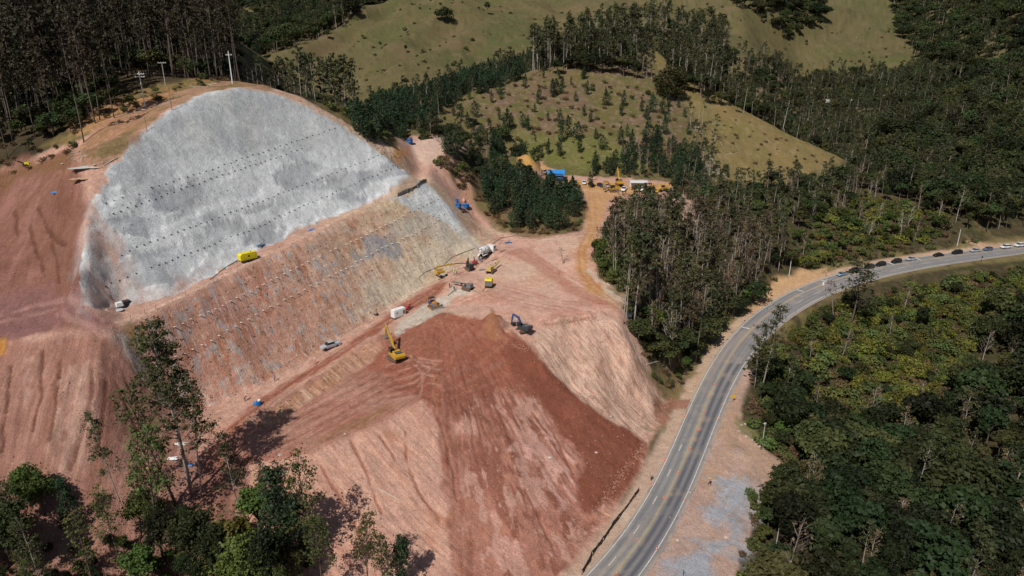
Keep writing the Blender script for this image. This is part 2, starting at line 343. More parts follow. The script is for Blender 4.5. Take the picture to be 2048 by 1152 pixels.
FANU = mask([(745,700),(785,672),(845,648),(868,628),(905,628),(960,640),(1020,668),(1060,720),(1050,800),(990,780),(930,800),(880,830),(850,800),(800,780),(750,740)], 1.2, 2.2, 5, 13)
STRK = mask([(862,790),(905,800),(925,900),(925,1010),(955,1160),(915,1160),(895,1010),(885,900)], .8, 1.2, 4, 14)
TEDGE = mask([(640,880),(700,845),(780,810),(790,822),(700,862),(640,895)], 1.0, 1.5, 4, 15)
RSL = mask([(1066,660),(1130,642),(1190,634),(1250,650),(1264,670),(1300,740),(1290,755),(1330,795),(1325,830),(1292,880),(1220,838),(1150,788),(1080,718)], .8, 1.0, 5, 16)
PAD = mask([(880,590),(905,540),(955,512),(985,470),(1150,468),(1175,520),(1240,600),(1245,645),(1190,632),(1060,655),(960,640),(905,626),(872,620)], 1.0, 1.5, 5, 17)
GREYP = mask([(790,660),(850,605),(890,590),(905,570),(960,585),(900,600),(880,625),(845,648),(790,668)], .8, 1.6, 3, 18)
ORNG = mask([(1165,378),(1345,366),(1345,380),(1222,394),(1210,420),(1196,470),(1176,512),(1178,545),(1212,576),(1238,598),(1220,606),(1172,578),(1148,535),(1158,500),(1172,450),(1176,410)], .8, .9, 5, 19)
ORN2 = mask([(1035,330),(1050,318),(1075,322),(1130,356),(1170,362),(1290,372),(1320,368),(1310,378),(1180,380),(1060,345)], 1, 1.0, 5, 20)
HILL = mask([(700,240),(760,216),(850,186),(950,148),(1080,108),(1250,106),(1345,112),(1400,200),(1432,345),(1400,380),(1340,362),(1180,352),(1130,352),(1060,335),(1000,325),(935,300),(870,268)], 4, 5, 20, 21)
HGRN = mask([(1000,300),(1080,262),(1190,270),(1280,300),(1330,345),(1180,350),(1130,345),(1060,318)], 8, 8, 14, 22)
SCRUB = mask([(600,190),(650,222),(700,258),(760,300),(800,330),(812,272),(760,238),(700,205)], 1.2, 1.5, 5, 23)
WEDGE = mask([(1270,66),(1340,110),(1400,158),(1550,240),(1700,320),(1655,345),(1540,372),(1430,360),(1410,250),(1330,150)], 4, 3, 14, 24)
BACKL = mask([(80,300),(160,235),(225,200),(300,170),(400,152),(480,160),(440,170),(380,182),(290,214),(215,243),(160,288)], 1.5, 2, 6, 25)
CRST = mask([(160,292),(213,240),(288,211),(380,176),(470,160),(560,172),(545,182),(480,174),(400,186),(330,222),(285,259),(242,308),(205,335),(170,330)], 1, 1.2, 4, 27)
CURVEN = mask([(950,350),(1160,395),(1172,430),(1150,460),(1080,474),(1010,462),(965,430),(945,400)], 2, 2, 6, 26)
FORE = 1 - np.clip(SITE + HILL + WEDGE + BACKL + (RG > 430) + SCRUB, 0, 1)

# ------------------------------------------------------------------ relief
n_f = fbm(VX / 1.7, VY / 1.7, 4, 101); n_m = fbm(VX / 6, VY / 6, 4, 102); n_l = fbm(VX / 22, VY / 22, 4, 103)
FADE = 1 - ss(280, 420, RG)
streak = fbm(S_ / 1.1, P_ / 14, 4, 110); streak_f = fbm(S_ / .45, P_ / 9, 3, 111)
strata = fbm((P_ + .22 * S_) / 1.6, S_ / 26, 4, 112)
AXF, AYF = PZ(880, 600, 27)[:2]
_fr = np.hypot(VX - AXF, VY - AYF); _fa = np.arctan2(VX - AXF, VY - AYF)
fan_n = fbm(_fa * 26, _fr / 16, 4, 120); fan_f = fbm(_fa * 70, _fr / 9, 3, 121)
xs_ = VX * .985 + VY * .17
st_l = fbm(xs_ / 1.3, VY / 16, 4, 130); st_f = fbm(xs_ / .5, VY / 8, 3, 131)
_sm = 1 - core
VH += FADE * SITE * _sm * (n_f * .10 + n_m * .18)
_c3 = fbm(S_ / 10 + .5 * n_m, (P_ + VH) / 7, 4, 325); _up = ss(58, 70, VH + .05 * (S_ - 100))
VH += SHOT * lvl_(_c3, .05, .11) * .55 * (1 - _up)
VH += SHOT * (n_l * .9 + n_m * .45 + np.abs(fbm(VX / 9, VY / 9, 3, 140)) * -.7)
VH += CUT * (streak * .12 + streak_f * .10 + strata * .34 + n_m * .45 + fbm(S_ / 3, P_ / 2.2, 3, 141) * .3)
VH += STRI * (st_l * .2 + st_f * .16 + n_m * .45 + np.abs(fbm(xs_ / 6 + n_m * .25, VY / 30, 3, 132)) * -1.3)
_fill = np.clip(FANALL + SITE * (P_ < 118) * (1 - STRI), 0, 1) * (1 - TERR) * (1 - B1) * _sm * (1 - PAD)
VH += FANALL * _sm * (fan_n * .22 + fan_f * .12 + n_m * .25 + fbm(VX / 3, VY / 3, 4, 345) * .3) * (1 - .75 * FAND)
VH += (_fill * (1 - FANALL)) * (streak * .28 + n_m * .2)
VH += RSL * _sm * (streak * .05 + n_m * .15 + n_f * .08) + FACE1 * (streak * .15 + streak_f * .15 + n_f * .2)
# tyre ruts along the haul roads and over the terrace
rut = np.sin((P_ + n_m * 1.2 + .25 * S_ * 0) * 3.4); VH += (TERR + B1) * .06 * rut
VH += PLAT * (n_m * .35 + fbm(VX / 3, VY / 9, 3, 150) * .2)
VH += HILL * (fbm(VX / 3, VY / 3, 3, 160) * .55 + n_m * .5) * (1 - .5 * HGRN)
VH += np.clip(SCRUB + BACKL, 0, 1) * fbm(VX / 1.3, VY / 1.3, 3, 161) * .45
VH += WEDGE * (fbm(VX / 4, VY / 4, 3, 162) * .35 + fbm(VX / 14, VY / 14, 3, 163) * .8)
VH += FORE * FADE * _sm * (n_m * .4)
# boulders-and-soil windrow and the two heaps on the pad
def heap(px, py, r, h, seed, elong=1.0, ang=0.0, sharp=1.0):
    c = cast0([(px, py)])[0]; dx = VX - c[0]; dy = VY - c[1]; ca, sa = math.cos(ang), math.sin(ang)
    a = dx * ca + dy * sa; b = (-dx * sa + dy * ca) * elong; d = np.hypot(a, b) / r
    global VH
    sel = d < 1.6
    d2 = d[sel] * (1 + .25 * fbm(VX[sel] / 1.5, VY[sel] / 1.5, 3, seed)); VH[sel] += h * np.clip(1 - d2, 0, 1) ** sharp
heap(985, 655, 4.6, 4.2, 201, 1.1, 0, .9); heap(1052, 333, 9, 4.5, 202, 1.6, 0, .8); heap(1062, 336, 6, 3, 203)
for i in range(16): heap(1075 + i * 8.5, 652 - i * 1.6 + random.uniform(-3, 3), random.uniform(1.0, 2.0), random.uniform(.5, 1.1), 210 + i)
for i in range(26): heap(1190 + 98 * (i / 25) + random.uniform(-3, 3), 1035 - 130 * (i / 25) + random.uniform(-6, 6), random.uniform(.5, 1.2), random.uniform(.25, .6), 240 + i)
# wheel tracks, rills and cracks: (outline, half width, depth, colour, strength, gaps)
STK = []
def sk(pix, w, dep, col, k, gap=0.0, off=0.0):
    m_ = stroke(pix, w, .5, gap, len(STK), off) * (1 - core); STK.append((m_, col, k)); VH[:] -= m_ * dep
LT, DR, DKR = (.47, .28, .21), (.20, .085, .055), (.13, .055, .035)
_q = [(-10,640),(60,622),(120,611),(165,626),(205,652),(240,650)]
for o_ in (-1.1, 1.1): sk(_q, .45, .12, (.36, .20, .17), .8, .2, o_)
_q = [(190,296),(130,336),(70,400),(40,470),(-10,520)]
for o_ in (-1.2, 1.2): sk(_q, .5, .12, (.30, .15, .10), .7, .25, o_)
for q_ in ([(58,455),(72,495),(86,540)], [(100,470),(112,520),(118,560)], [(30,420),(36,470)], [(75,415),(95,460),(130,490)]): sk(q_, .35, .45, DKR, .8, .2)
for q_ in ([(186,742),(184,790),(176,830),(160,880),(141,938)], [(214,760),(206,830),(190,900)], [(120,720),(112,800),(98,880)], [(86,700),(80,790),(66,860)], [(236,770),(262,830),(285,880)], [(250,760),(300,850),(330,900)], [(20,730),(14,820),(2,900)]): sk(q_, .3, .45, DKR, .8, .15)
for q_ in ([(150,740),(148,800),(130,880)], [(170,750),(168,810),(150,880)], [(60,720),(55,800)]): sk(q_, .9, -.1, (.50, .33, .26), .6, .3)
for j_ in range(7):
    y_ = j_ * 9; sk([(515,915-y_*.2),(600,880-y_),(700,828-y_),(780,782-y_),(840,760-y_*.8),(880,772-y_*.9)], .28, .08, (LT, DR)[j_ % 2], .65, .3)
for j_ in range(5): sk([(800+j_*9,700+j_*5),(845+j_*7,745-j_*4),(840-j_*3,790-j_*6),(790-j_*10,800-j_*4)], .25, .06, (LT, DR)[j_ % 2], .6, .3)
for j_ in range(4): sk([(880+j_*14,640),(900+j_*16,690),(880+j_*14,740),(850+j_*8,780)], .3, .08, (.34, .16, .11), .6, .3)
_q = [(450,868),(520,815),(600,757),(700,690),(800,625),(868,580),(930,545),(965,515)]
for o_ in (-1.3, -.5, .6, 1.4): sk(_q, .22, .08, (.24, .095, .06) if o_ in (-1.3, .6) else (.46, .25, .18), .7, .3, o_)
for q_ in ([(1235,612),(1120,604),(1010,575),(930,600),(880,622)], [(1205,596),(1110,540),(1045,495),(1005,498),(965,528)], [(1190,628),(1080,610),(990,590),(950,560)], [(1150,470),(1080,480),(1010,478),(960,470),(945,430),(930,380)]):
    for o_ in (-1.0, 1.0): sk(q_, .35, .08, (.42, .21, .15), .6, .35, o_)
_q = [(1182,372),(1188,450),(1163,500),(1168,545),(1205,588),(1236,612)]
for o_ in (-1.0, 1.0): sk(_q, .4, .1, (.44, .22, .10), .6, .2, o_)
sk([(1175,540),(1205,572),(1240,598),(1262,615)], .8, 0, (.60, .50, .40), .7, .2); sk([(1165,472),(1110,478),(1080,482)], .7, 0, (.60, .46, .36), .6, .2)
for j_ in range(7): sk([(1105+j_*26,700-j_*9),(1180+j_*19,780-j_*10),(1262+j_*9,856-j_*12)], .22, .12, (.40, .20, .14), .75, .45)
for q_ in ([(700,880),(738,955),(762,1025)], [(812,862),(815,930),(838,985),(880,1040)], [(640,930),(690,1010),(720,1075)], [(760,870),(800,930)], [(560,960),(600,1040)], [(868,800),(884,860),(904,930),(915,1000)], [(1050,980),(1090,1060),(1110,1110)], [(965,850),(1010,930),(1030,990)], [(1110,870),(1150,960)]): sk(q_, .28, .3, (.30, .125, .08), .75, .25)
sk([(1062,690),(1150,787),(1290,883)], .5, .15, (.58, .38, .28), .6, .2, .8); sk([(1290,884),(1240,960),(1190,1020),(1150,1110)], .7, .2, DR, .5, .35)
for q_ in ([(1300,1150),(1385,1045),(1440,950),(1440,880)], [(1340,1150),(1420,1040),(1470,950)], [(1420,1100),(1500,1000),(1530,960)]):
    for o_ in (-.9, .9): sk(q_, .35, .04, (.36, .27, .22), .5, .35, o_)
sk([(240,655),(330,622),(430,572),(500,532),(600,482),(700,432),(800,385)], .45, 0, (.60, .42, .33), .7, .2, 1.2)
look = make_look(VH); cast = caster(look)

# ------------------------------------------------------------------ what the ground is made of: colour of soil, stone, mortar, grass
C = np.zeros(VX.shape + (3,))
def put(m, col, k=1.0):
    w = np.clip(m * k, 0, 1)[..., None]; C[:] = C * (1 - w) + np.array(col) * w
def lvl(n, a, b): return ss(a, b, n)
put(np.ones(VX.shape), (.060, .050, .026)); put(lvl(n_m, -.2, .4), (.045, .055, .018)); put(lvl(n_f, -.1, .5), (.115, .078, .042), .75); put(lvl(n_m + n_f * .5, .1, .5), (.15, .105, .055), .6)
put(ss(200, 220, RG) * (VX < -60) * (S_ < 175), (.035, .030, .016), .9)
far_m = ss(400, 470, RG)
put(far_m, (.120, .100, .044)); put(far_m * lvl(fbm(VX / 45, VY / 45, 4, 301), -.15, .5), (.094, .096, .036)); put(far_m * lvl(fbm(VX / 5, VY / 9, 4, 302), .0, .5), (.150, .118, .058), .7); put(far_m * lvl(fbm(VX / 2.5, VY / 5, 3, 306), .1, .5), (.075, .065, .028), .6)
put(HILL, (.140, .112, .042)); put(HILL * lvl(n_m, -.25, .35), (.155, .100, .060)); put(HILL * lvl(n_f, .0, .5), (.25, .19, .14), .55); put(HILL * lvl(fbm(VX / 5, VY / 5, 4, 303), .05, .4), (.10, .105, .030), .75)
put(HGRN, (.135, .140, .036), .7); put(HGRN * lvl(n_f, .1, .6), (.22, .18, .09), .6)
put(WEDGE, (.205, .150, .062)); put(WEDGE * lvl(fbm(VX / 11, VY / 30, 4, 304), -.1, .5), (.175, .145, .05), .8); put(WEDGE * lvl(fbm(VX / 2.2, VY / 5, 4, 305), .1, .5), (.30, .22, .12), .5)
put(BACKL, (.21, .145, .06)); put(BACKL * lvl(n_f, -.1, .4), (.13, .115, .04), .8); put(BACKL * lvl(n_m, .05, .5), (.33, .16, .075), .8)
_tc = 1 - ss(.0, .28, np.abs(np.sin(VH * 1.9 + fbm(VX / 18, VY / 18, 3, 370) * 5))); put(np.clip(far_m + WEDGE, 0, 1) * _tc * lvl(fbm(VX / 9, VY / 9, 3, 371), -.2, .3), (.082, .062, .028), .6); put(far_m * lvl(fbm(VX / 30, VY / 30, 4, 372), .25, .5), (.17, .115, .065), .5)
put(SCRUB, (.17, .125, .055)); put(SCRUB * lvl(n_f, -.2, .4), (.10, .085, .035), .8)
PINK = (.50, .300, .232)
put(SITE, PINK); put(SITE * lvl(n_l, -.2, .5), (.45, .25, .175), .7); put(SITE * lvl(n_m, 0, .6), (.55, .36, .27), .5); put(SITE * lvl(n_f, .1, .6), (.40, .20, .14), .35)
put(PLAT, (.235, .112, .080)); put(PLAT * lvl(n_l, -.1, .5), (.235, .110, .088), .9); put(PLAT * lvl(fbm(VX / 3, VY / 12, 4, 310), .1, .5), (.33, .165, .135), .6); put(PLAT * lvl(n_m, .0, .5), (.165, .070, .044), .6)
put(mask([(-40,600),(160,600),(240,640),(190,668),(100,672),(-40,700)], 2, 3, 8, 41), (.25, .125, .12), .8)
put(mask([(-40,345),(150,296),(160,330),(60,350),(-40,372)], 2, 2, 6, 42), (.20, .105, .05), .8)
put(mask([(155,295),(190,272),(232,268),(248,300),(215,322),(165,330)], 1, 1.5, 4, 43), (.42, .20, .10), .9)
put(STRI, (.35, .195, .150)); put(STRI * lvl(fbm(xs_ / 5, VY / 30, 4, 133), -.1, .4), (.255, .130, .095), .8); put(STRI * lvl(st_l, .1, .5), (.22, .105, .072), .4); put(STRI * lvl(st_f, .15, .5), (.40, .245, .19), .6); put(STRI * lvl(n_m + .5 * n_f, .1, .6), (.29, .150, .10), .5)
put(mask([(-40,676),(12,680),(14,705),(-40,715)], 1, 1, 4, 44), (.45, .22, .05), .9)
put(mask([(140,735),(185,728),(190,780),(178,830),(160,930),(110,1000),(95,900),(120,800)], .8, 2, 5, 45) * lvl(st_f, -.4, .2), (.47, .315, .245), .7)
# sprayed mortar
cl = fbm(VX / 11 + n_m * .5, VY / 11, 5, 320); cl2 = fbm(S_ / 7, P_ / 7, 5, 321); edge_ = 1 - ss(.0, .05, np.abs(cl2 - .08)); edge3 = 1 - ss(0, .04, np.abs(cl + .05))
SHC = np.zeros(VX.shape + (3,)); SHC[:] = (.435, .452, .475)
def shp(m, col, k=1.0):
    w = np.clip(m * k, 0, 1)[..., None]; SHC[:] = SHC * (1 - w) + np.array(col) * w
cl3 = _c3; up_ = _up
shp(lvl(cl, -.3, .35), (.50, .515, .525)); shp(up_, (.500, .510, .510), .5); shp(up_ * lvl(cl2, -.2, .4), (.56, .555, .53), .6)
blob = lvl(cl3, .06, .10) * (1 - up_); shp(blob, (.74, .755, .76), .9); shp((1 - ss(.0, .05, np.abs(cl3 - .06))) * (1 - up_), (.36, .375, .40), .8)
blob2 = lvl(fbm(S_ / 6, (P_ + VH) / 5, 4, 326), .16, .24); shp(blob2 * (1 - .6 * up_), (.64, .65, .655), .6); shp(1 - ss(0, .035, np.abs(cl2 + .02)), (.40, .415, .435), .5)
shp(lvl(fbm(VX / 14, (VY + VH) / 14, 5, 322), .0, .5), (.40, .41, .43), .5); shp(lvl(fbm(VX / 2.5, VY / 2.5, 4, 323), .15, .5), (.62, .63, .63), .35)
SHC = SHC * .86
_bw = lvl(fbm(S_ / 20, (P_ + VH) / 13, 4, 327), .02, .10) * (1 - .7 * up_); shp(_bw, (.66, .675, .68), .6)
put(HALO * lvl(n_m * .6 + n_f, -.05, .35), (.44, .40, .37), .6)
w = SHOT[..., None]; C = C * (1 - w) + SHC * w
_ol = OVER * lvl(n_m + .4 * fbm(VX / 2, VY / 5, 3, 324), -.5, .3); put(OVER, (.44, .38, .36), .6); put(_ol, (.44, .29, .24), .85); put(OVER * lvl(n_f, .2, .5), (.37, .18, .13), .5); put(OVER * lvl(n_m, .15, .4), (.47, .47, .47), .8)
# bench between the two faces
B2 = SITE * (1 - SHOT) * (1 - CUT) * ss(-3, -1, (P_ - VH) - 112) * (P_ > 138) * (VY < 235) * (1 - PLAT) * (1 - STRI)
rt = ss(95, 150, S_); put(B2 * (S_ > 50) * (S_ < 168), (.52, .31, .235), .8); put(B2 * (S_ > 50) * rt, (.56, .42, .29), .7); put(B2 * lvl(strata, .1, .5), (.44, .23, .15), .4)
# nailed face: red soil at one end, pale yellow stone at the other
put(CUT, (.50, .265, .195)); q = ss(85, 120, S_); put(CUT * q, (.56, .375, .265), .9); q2 = ss(112, 150, S_); put(CUT * q2, (.64, .53, .385), .9)
put(CUT * lvl(strata, .05, .5), (.46, .22, .125), .5); put(CUT * q2 * lvl(strata, -.3, .3), (.55, .42, .26), .6)
put(CUT * lvl(fbm(S_ / 9, P_ / 5, 4, 330), .1, .5), (.47, .27, .19), .6); put(CUT * lvl(n_f + strata * .5, .2, .6), (.55, .36, .27), .6)
put(CUT * lvl(fbm(S_ / 6, P_ / 4, 4, 331), .22, .42) * (1 - q2), (.42, .175, .10), .65)
put(mask([(730,478),(775,475),(805,500),(800,525),(765,520),(735,505)], 1, 2, 3, 46), (.30, .31, .33), .85)
put(mask([(700,505),(735,500),(738,518),(705,520)], 1, 1.5, 3, 47), (.30, .31, .33), .8)
put(mask([(760,455),(860,400),(930,470),(900,500),(840,470),(790,480)], 2, 2.5, 4, 48), (.42, .40, .36), .6)
put(mask([(230,658),(262,645),(290,700),(300,740),(262,735),(240,700)], 1, 1.5, 3, 49), (.24, .21, .17), .85)
put(mask([(255,652),(282,646),(292,690),(278,720)], 1, 1, 3, 50), (.34, .19, .06), .85)
put(mask([(740,560),(860,490),(940,480),(955,505),(860,560),(760,620),(720,640)], 1.5, 3, 5, 51), (.62, .53, .40), .75)
put(CUT * lvl(streak_f, .2, .55), (.40, .25, .18), .3)
_dr = np.abs(((S_ + .15 * n_m) / 2.1) % 1 - .5) * 2.1                       # damp runs below every drain, two metres apart
put(CUT * (1 - ss(.10, .26, _dr)) * lvl(fbm(S_ / 2.1, P_ / 3.5, 2, 333), -.1, .3), (.34, .23, .165), .45)
put(CUT * (1 - ss(.05, .2, np.abs(((P_ + .03 * S_ + .2 * n_m) / 2.4) % 1 - .5) * 2.4)) * lvl(n_m + n_f * .5, -.1, .3), (.62, .47, .38), .4)
gl_ = CUT * (1 - ss(108, 135, S_)); put(gl_ * (1 - ss(.05, .17, _dr)) * lvl(fbm(S_ / 2.1, P_ / 2.6, 2, 335), .12, .28), (.58, .52, .48), .8); put(gl_ * lvl(fbm(S_ / 1.6, P_ / 1.3, 3, 336), .27, .42), (.40, .37, .36), .75); put(gl_ * (1 - ss(.03, .13, np.abs(fbm(S_ / 7, P_ / 1.6, 3, 337)))) * lvl(n_f, .05, .3), (.52, .42, .38), .5)
put(CUT * (1 - ss(135, 141, P_ + .03 * S_)) * ss(85, 100, S_), (.50, .36, .245), .5)
put(CUT * (1 - ss(.0, .14, np.abs(_dr - .35))) * lvl(fbm(S_ / 2.1, P_ / 3, 2, 334), .1, .4), (.62, .50, .40), .45)
put(SH2, (.50, .52, .52)); put(SH2 * lvl(n_m, 0, .4), (.63, .64, .63), .8)
put(mask([(905,420),(940,470),(975,500),(955,512),(925,462)], 1.2, 1.5, 3, 52), (.43, .41, .39), .7)
# haul road, terrace, fill
put(B1, (.53, .325, .245)); put(B1RED, (.30, .118, .076), 1.0); put(B1RED * lvl(rut, .2, .9), (.43, .21, .14), .5)
put(FACE1, (.46, .25, .165)); put(FACE1 * lvl(n_m + .5 * streak_f, -.1, .5), (.40, .20, .11), .7); put(FACE1 * lvl(streak_f + n_f * .5, .1, .5), (.54, .38, .28), .55)
tr = np.sin((P_ * .8 + S_ * .12 + n_l * 5) * 2.3) * .7 + fbm((P_ + .12 * S_ + n_l * 4) / .6, S_ / 22, 3, 348) * 2.0
put(TERR * (1 - FACE1), (.345, .155, .108), .95); put(TERR * (1 - FACE1) * lvl(tr + n_f, .3, 1.3), (.44, .24, .178), .6); put(TERR * (1 - FACE1) * lvl(n_m, .05, .5), (.285, .115, .076), .7); put(TERR * (1 - FACE1) * (1 - ss(88, 112, S_)) * lvl(n_m, -.3, .5), (.47, .275, .205), .6)
put(TEDGE, (.30, .155, .085), .75)
_f2 = _fill * (1 - FANALL) * (1 - RSL); put(_f2, (.56, .335, .25), .9); put(_f2 * lvl(streak, .1, .5), (.46, .235, .165), .6); put(_f2 * lvl(fbm(S_ / 5, P_ / 9, 4, 340), .2, .5), (.40, .18, .11), .6); put(_f2 * lvl(streak_f, .2, .5), (.58, .37, .28), .6)
DK = (.232, .080, .049)
put(FANALL, (.40, .19, .135)); _b = fbm(VX / 3 + fan_f * .3, VY / 3.6, 5, 345); put(FANALL * lvl(fan_n * .8 + .5 * n_m + .3 * _b, -.05, .15), (.265, .108, .072), .9); _lo = ss(8, 30, _fr) ; put(FANALL * _lo * lvl(fan_f * .5 + 1.0 * _b, .08, .26), (.52, .305, .238), .85); put(FANALL * lvl(-_b + fan_f * .4, .3, .5), (.22, .085, .055), .7)
put(mask([(1060,860),(1090,850),(1150,920),(1160,1000),(1120,1020),(1080,960),(1020,900)], .8, 2, 3, 53) * lvl(fan_f + n_f * .8, -.35, .15), (.56, .33, .27), .9)
put(FANU, (.285, .108, .068), .95); put(FANU * lvl(tr + n_f * 1.5, .4, 1.4), (.36, .17, .12), .6); put(STRK, (.27, .110, .070), .8); put(STRK * lvl(fan_f, .1, .4), (.42, .22, .16), .5)
put(FAND, DK); put(FAND * lvl(fan_n, .0, .5), (.262, .096, .060), .8); put(FAND * lvl(n_f, .1, .6), (.19, .07, .045), .5)
put(RSL, (.60, .40, .305)); put(RSL * lvl(n_m + .5 * n_f, .0, .5), (.50, .295, .215), .6); put(RSL * lvl(streak_f, .15, .5), (.48, .275, .20), .35); put(RSL * lvl(n_m, .1, .5), (.60, .41, .31), .6)
put(RSL * (1 - ss(.12, .35, np.abs(((P_ + .5 * n_m) / 3.2) % 1 - .5) * 3.2)) * lvl(n_f, -.1, .4), (.36, .18, .12), .5)
put(PAD, (.58, .365, .28)); put(PAD * lvl(n_m, .1, .5), (.46, .25, .18), .7); put(PAD * lvl(n_l, .1, .5), (.60, .42, .31), .7); put(PAD * lvl(tr, .5, 1.4), (.58, .38, .29), .4)
put(GREYP, (.50, .44, .36), .85); put(GREYP * lvl(n_f, .1, .5), (.60, .56, .50), .6)
put(mask([(790,695),(850,645),(880,630),(900,650),(880,740),(850,760)], 1, 2, 4, 54), (.29, .12, .078), .7)
put(mask([(968,672),(972,640),(985,615),(1000,640),(1010,680)], .8, .8, 3, 55), (.31, .14, .075), .95)
put(mask([(1000,500),(1060,495),(1160,580),(1240,612),(1235,622),(1140,590),(1050,520)], 1.2, 1, 4, 56), (.42, .20, .135), .7)
put(ORNG, (.52, .295, .145)); put(ORNG * lvl(n_m, .0, .5), (.56, .37, .22), .7); put(ORN2, (.50, .27, .10), .9)
put(mask([(1190,545),(1240,585),(1262,610),(1245,625),(1215,600)], 1, 1, 4, 57), (.58, .46, .35), .8)
put(mask([(1040,322),(1052,316),(1072,324),(1070,342),(1040,340)], 1, 1, 3, 58), (.52, .30, .09), .9)
put(mask([(818,292),(835,272),(880,272),(900,300),(850,330),(830,318)], 1, 1.5, 4, 59), (.62, .46, .37), .6)
put(mask([(786,310),(800,296),(820,300),(812,318),(795,330)], .8, 1, 3, 60), (.50, .25, .10), .9)
put(mask([(880,330),(930,330),(945,352),(945,395),(915,380),(880,350)], 1, 2, 4, 61), (.33, .19, .10), .65)
put(CURVEN, (.19, .125, .062), .9); put(CURVEN * lvl(n_m + n_f * .4, 0, .4), (.14, .12, .045), .7)
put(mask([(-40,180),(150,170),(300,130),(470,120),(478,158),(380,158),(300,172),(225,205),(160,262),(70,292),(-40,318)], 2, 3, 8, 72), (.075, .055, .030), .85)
put(mask([(1180,515),(1205,480),(1240,470),(1262,640),(1250,605),(1205,560)], 1.5, 2, 4, 73), (.20, .14, .07), .85)
put(CRST, (.33, .19, .115), .85); put(CRST * lvl(n_m + .4 * n_f, .0, .3), (.19, .14, .06), .85); put(CRST * lvl(n_l, .1, .5), (.40, .21, .115), .6)
put(BACKL * mask([(120,262),(215,205),(290,195),(350,180),(340,200),(260,240),(190,270)], 1, 1.5, 4, 62), (.42, .22, .11), .7)
# road side ground
def roadside(a, b, sgn):
    return (ss(a - .8, a + .4, OF * sgn) * (1 - ss(b - 1, b + 1.2, OF * sgn))) * (RG < 430)
SHL = roadside(2.8, 7.6, 1); put(SHL, (.52, .36, .265)); put(SHL * lvl(n_m, 0, .5), (.56, .42, .31), .7); put(SHL * ss(150, 210, RG), (.50, .34, .22), .6)
put(roadside(7.0, 11.5, 1) * (VY > 150) * lvl(n_m + .3 * n_f, -.4, .2), (.20, .155, .07), .85)
put(mask([(1285,748),(1330,790),(1345,800),(1395,745),(1370,720),(1310,735)], 1.5, 2, 5, 63), (.24, .17, .08), .85)
put(mask([(1300,830),(1318,800),(1345,795),(1380,800),(1400,815),(1395,835),(1370,822),(1345,822),(1322,850)], 1, 1.5, 3, 71), (.30, .135, .085), .8)
put(mask([(1500,612),(1560,560),(1600,540),(1655,535),(1640,556),(1560,592),(1500,640)], 1.5, 2, 6, 64), (.55, .34, .185), .9)
put(mask([(1930,480),(1960,484),(2010,492),(1960,494),(1935,486)], 1, .8, 5, 65), (.48, .30, .19), .9)
put(roadside(2.2, 8.5, -1) * (RG < 195) * (VX > 20), (.46, .31, .245)); SHR = roadside(3, 6.5, -1) * (ST_ > 0) * (RG > 180); put(roadside(3, 11, -1) * (ST_ > 0) * (RG > 170) * (VY > 190) * lvl(n_m, -.7, .0), (.20, .155, .068), .85)
LAY = mask([(1443,795),(1468,745),(1478,752),(1478,800),(1500,880),(1580,940),(1530,985),(1500,1060),(1478,1120),(1470,1240),(1240,1240),(1300,1152),(1372,1010),(1420,905)], .8, 1.6, 5, 66)
put(LAY, (.47, .315, .25)); put(LAY * lvl(n_m, .0, .5), (.40, .29, .24), .8); put(LAY * lvl(n_l + n_f * .3, .1, .4), (.46, .29, .18), .6)
_bl = lvl(fbm(VX / 7, VY / 5, 5, 350) + .25 * n_f, -.32, .12)
for pg, k in (([(1425,955),(1480,950),(1520,990),(1500,1060),(1440,1080),(1415,1010)], 67), ([(1330,1110),(1400,1080),(1490,1110),(1480,1240),(1290,1240)], 68), ([(1400,1060),(1480,1040),(1490,1100),(1410,1110)], 69)):
    put(mask(pg, 2, 2.5, 4, k) * _bl, (.35, .37, .41), .9)
put(mask([(1335,392),(1372,384),(1402,425),(1388,468),(1350,455),(1326,420)], 2, 2.5, 4, 74) * lvl(n_f + n_m * .4, -.4, .1), (.50, .32, .25), .9)
put(mask([(1475,830),(1510,850),(1530,890),(1505,880),(1480,860)], 1, 1, 4, 70), (.17, .16, .06), .8)
for m_, c_, k_ in STK: put(m_, c_, k_)
del STK
_low = np.clip((P_ < 118) * SITE * (1 - RSL) * (1 - FAND) * (.45 + .55 * (S_ < 70)) + STRI, 0, 1)[..., None]; C = C * (1 - _low) + C * np.array([1.0, .93, .92]) * _low
C = C * (1 + (np.array([.97, .90, .88]) - 1) * (np.clip(PAD + B1 + RSL * .5, 0, 1) * lvl(fbm(VX / 4, VY / 4, 4, 361), -.1, .35))[..., None])
C *= (1 + .10 * fbm(VX / .6, VY / .6, 2, 360) * FADE)[..., None]
C = np.clip(C, .01, .85)

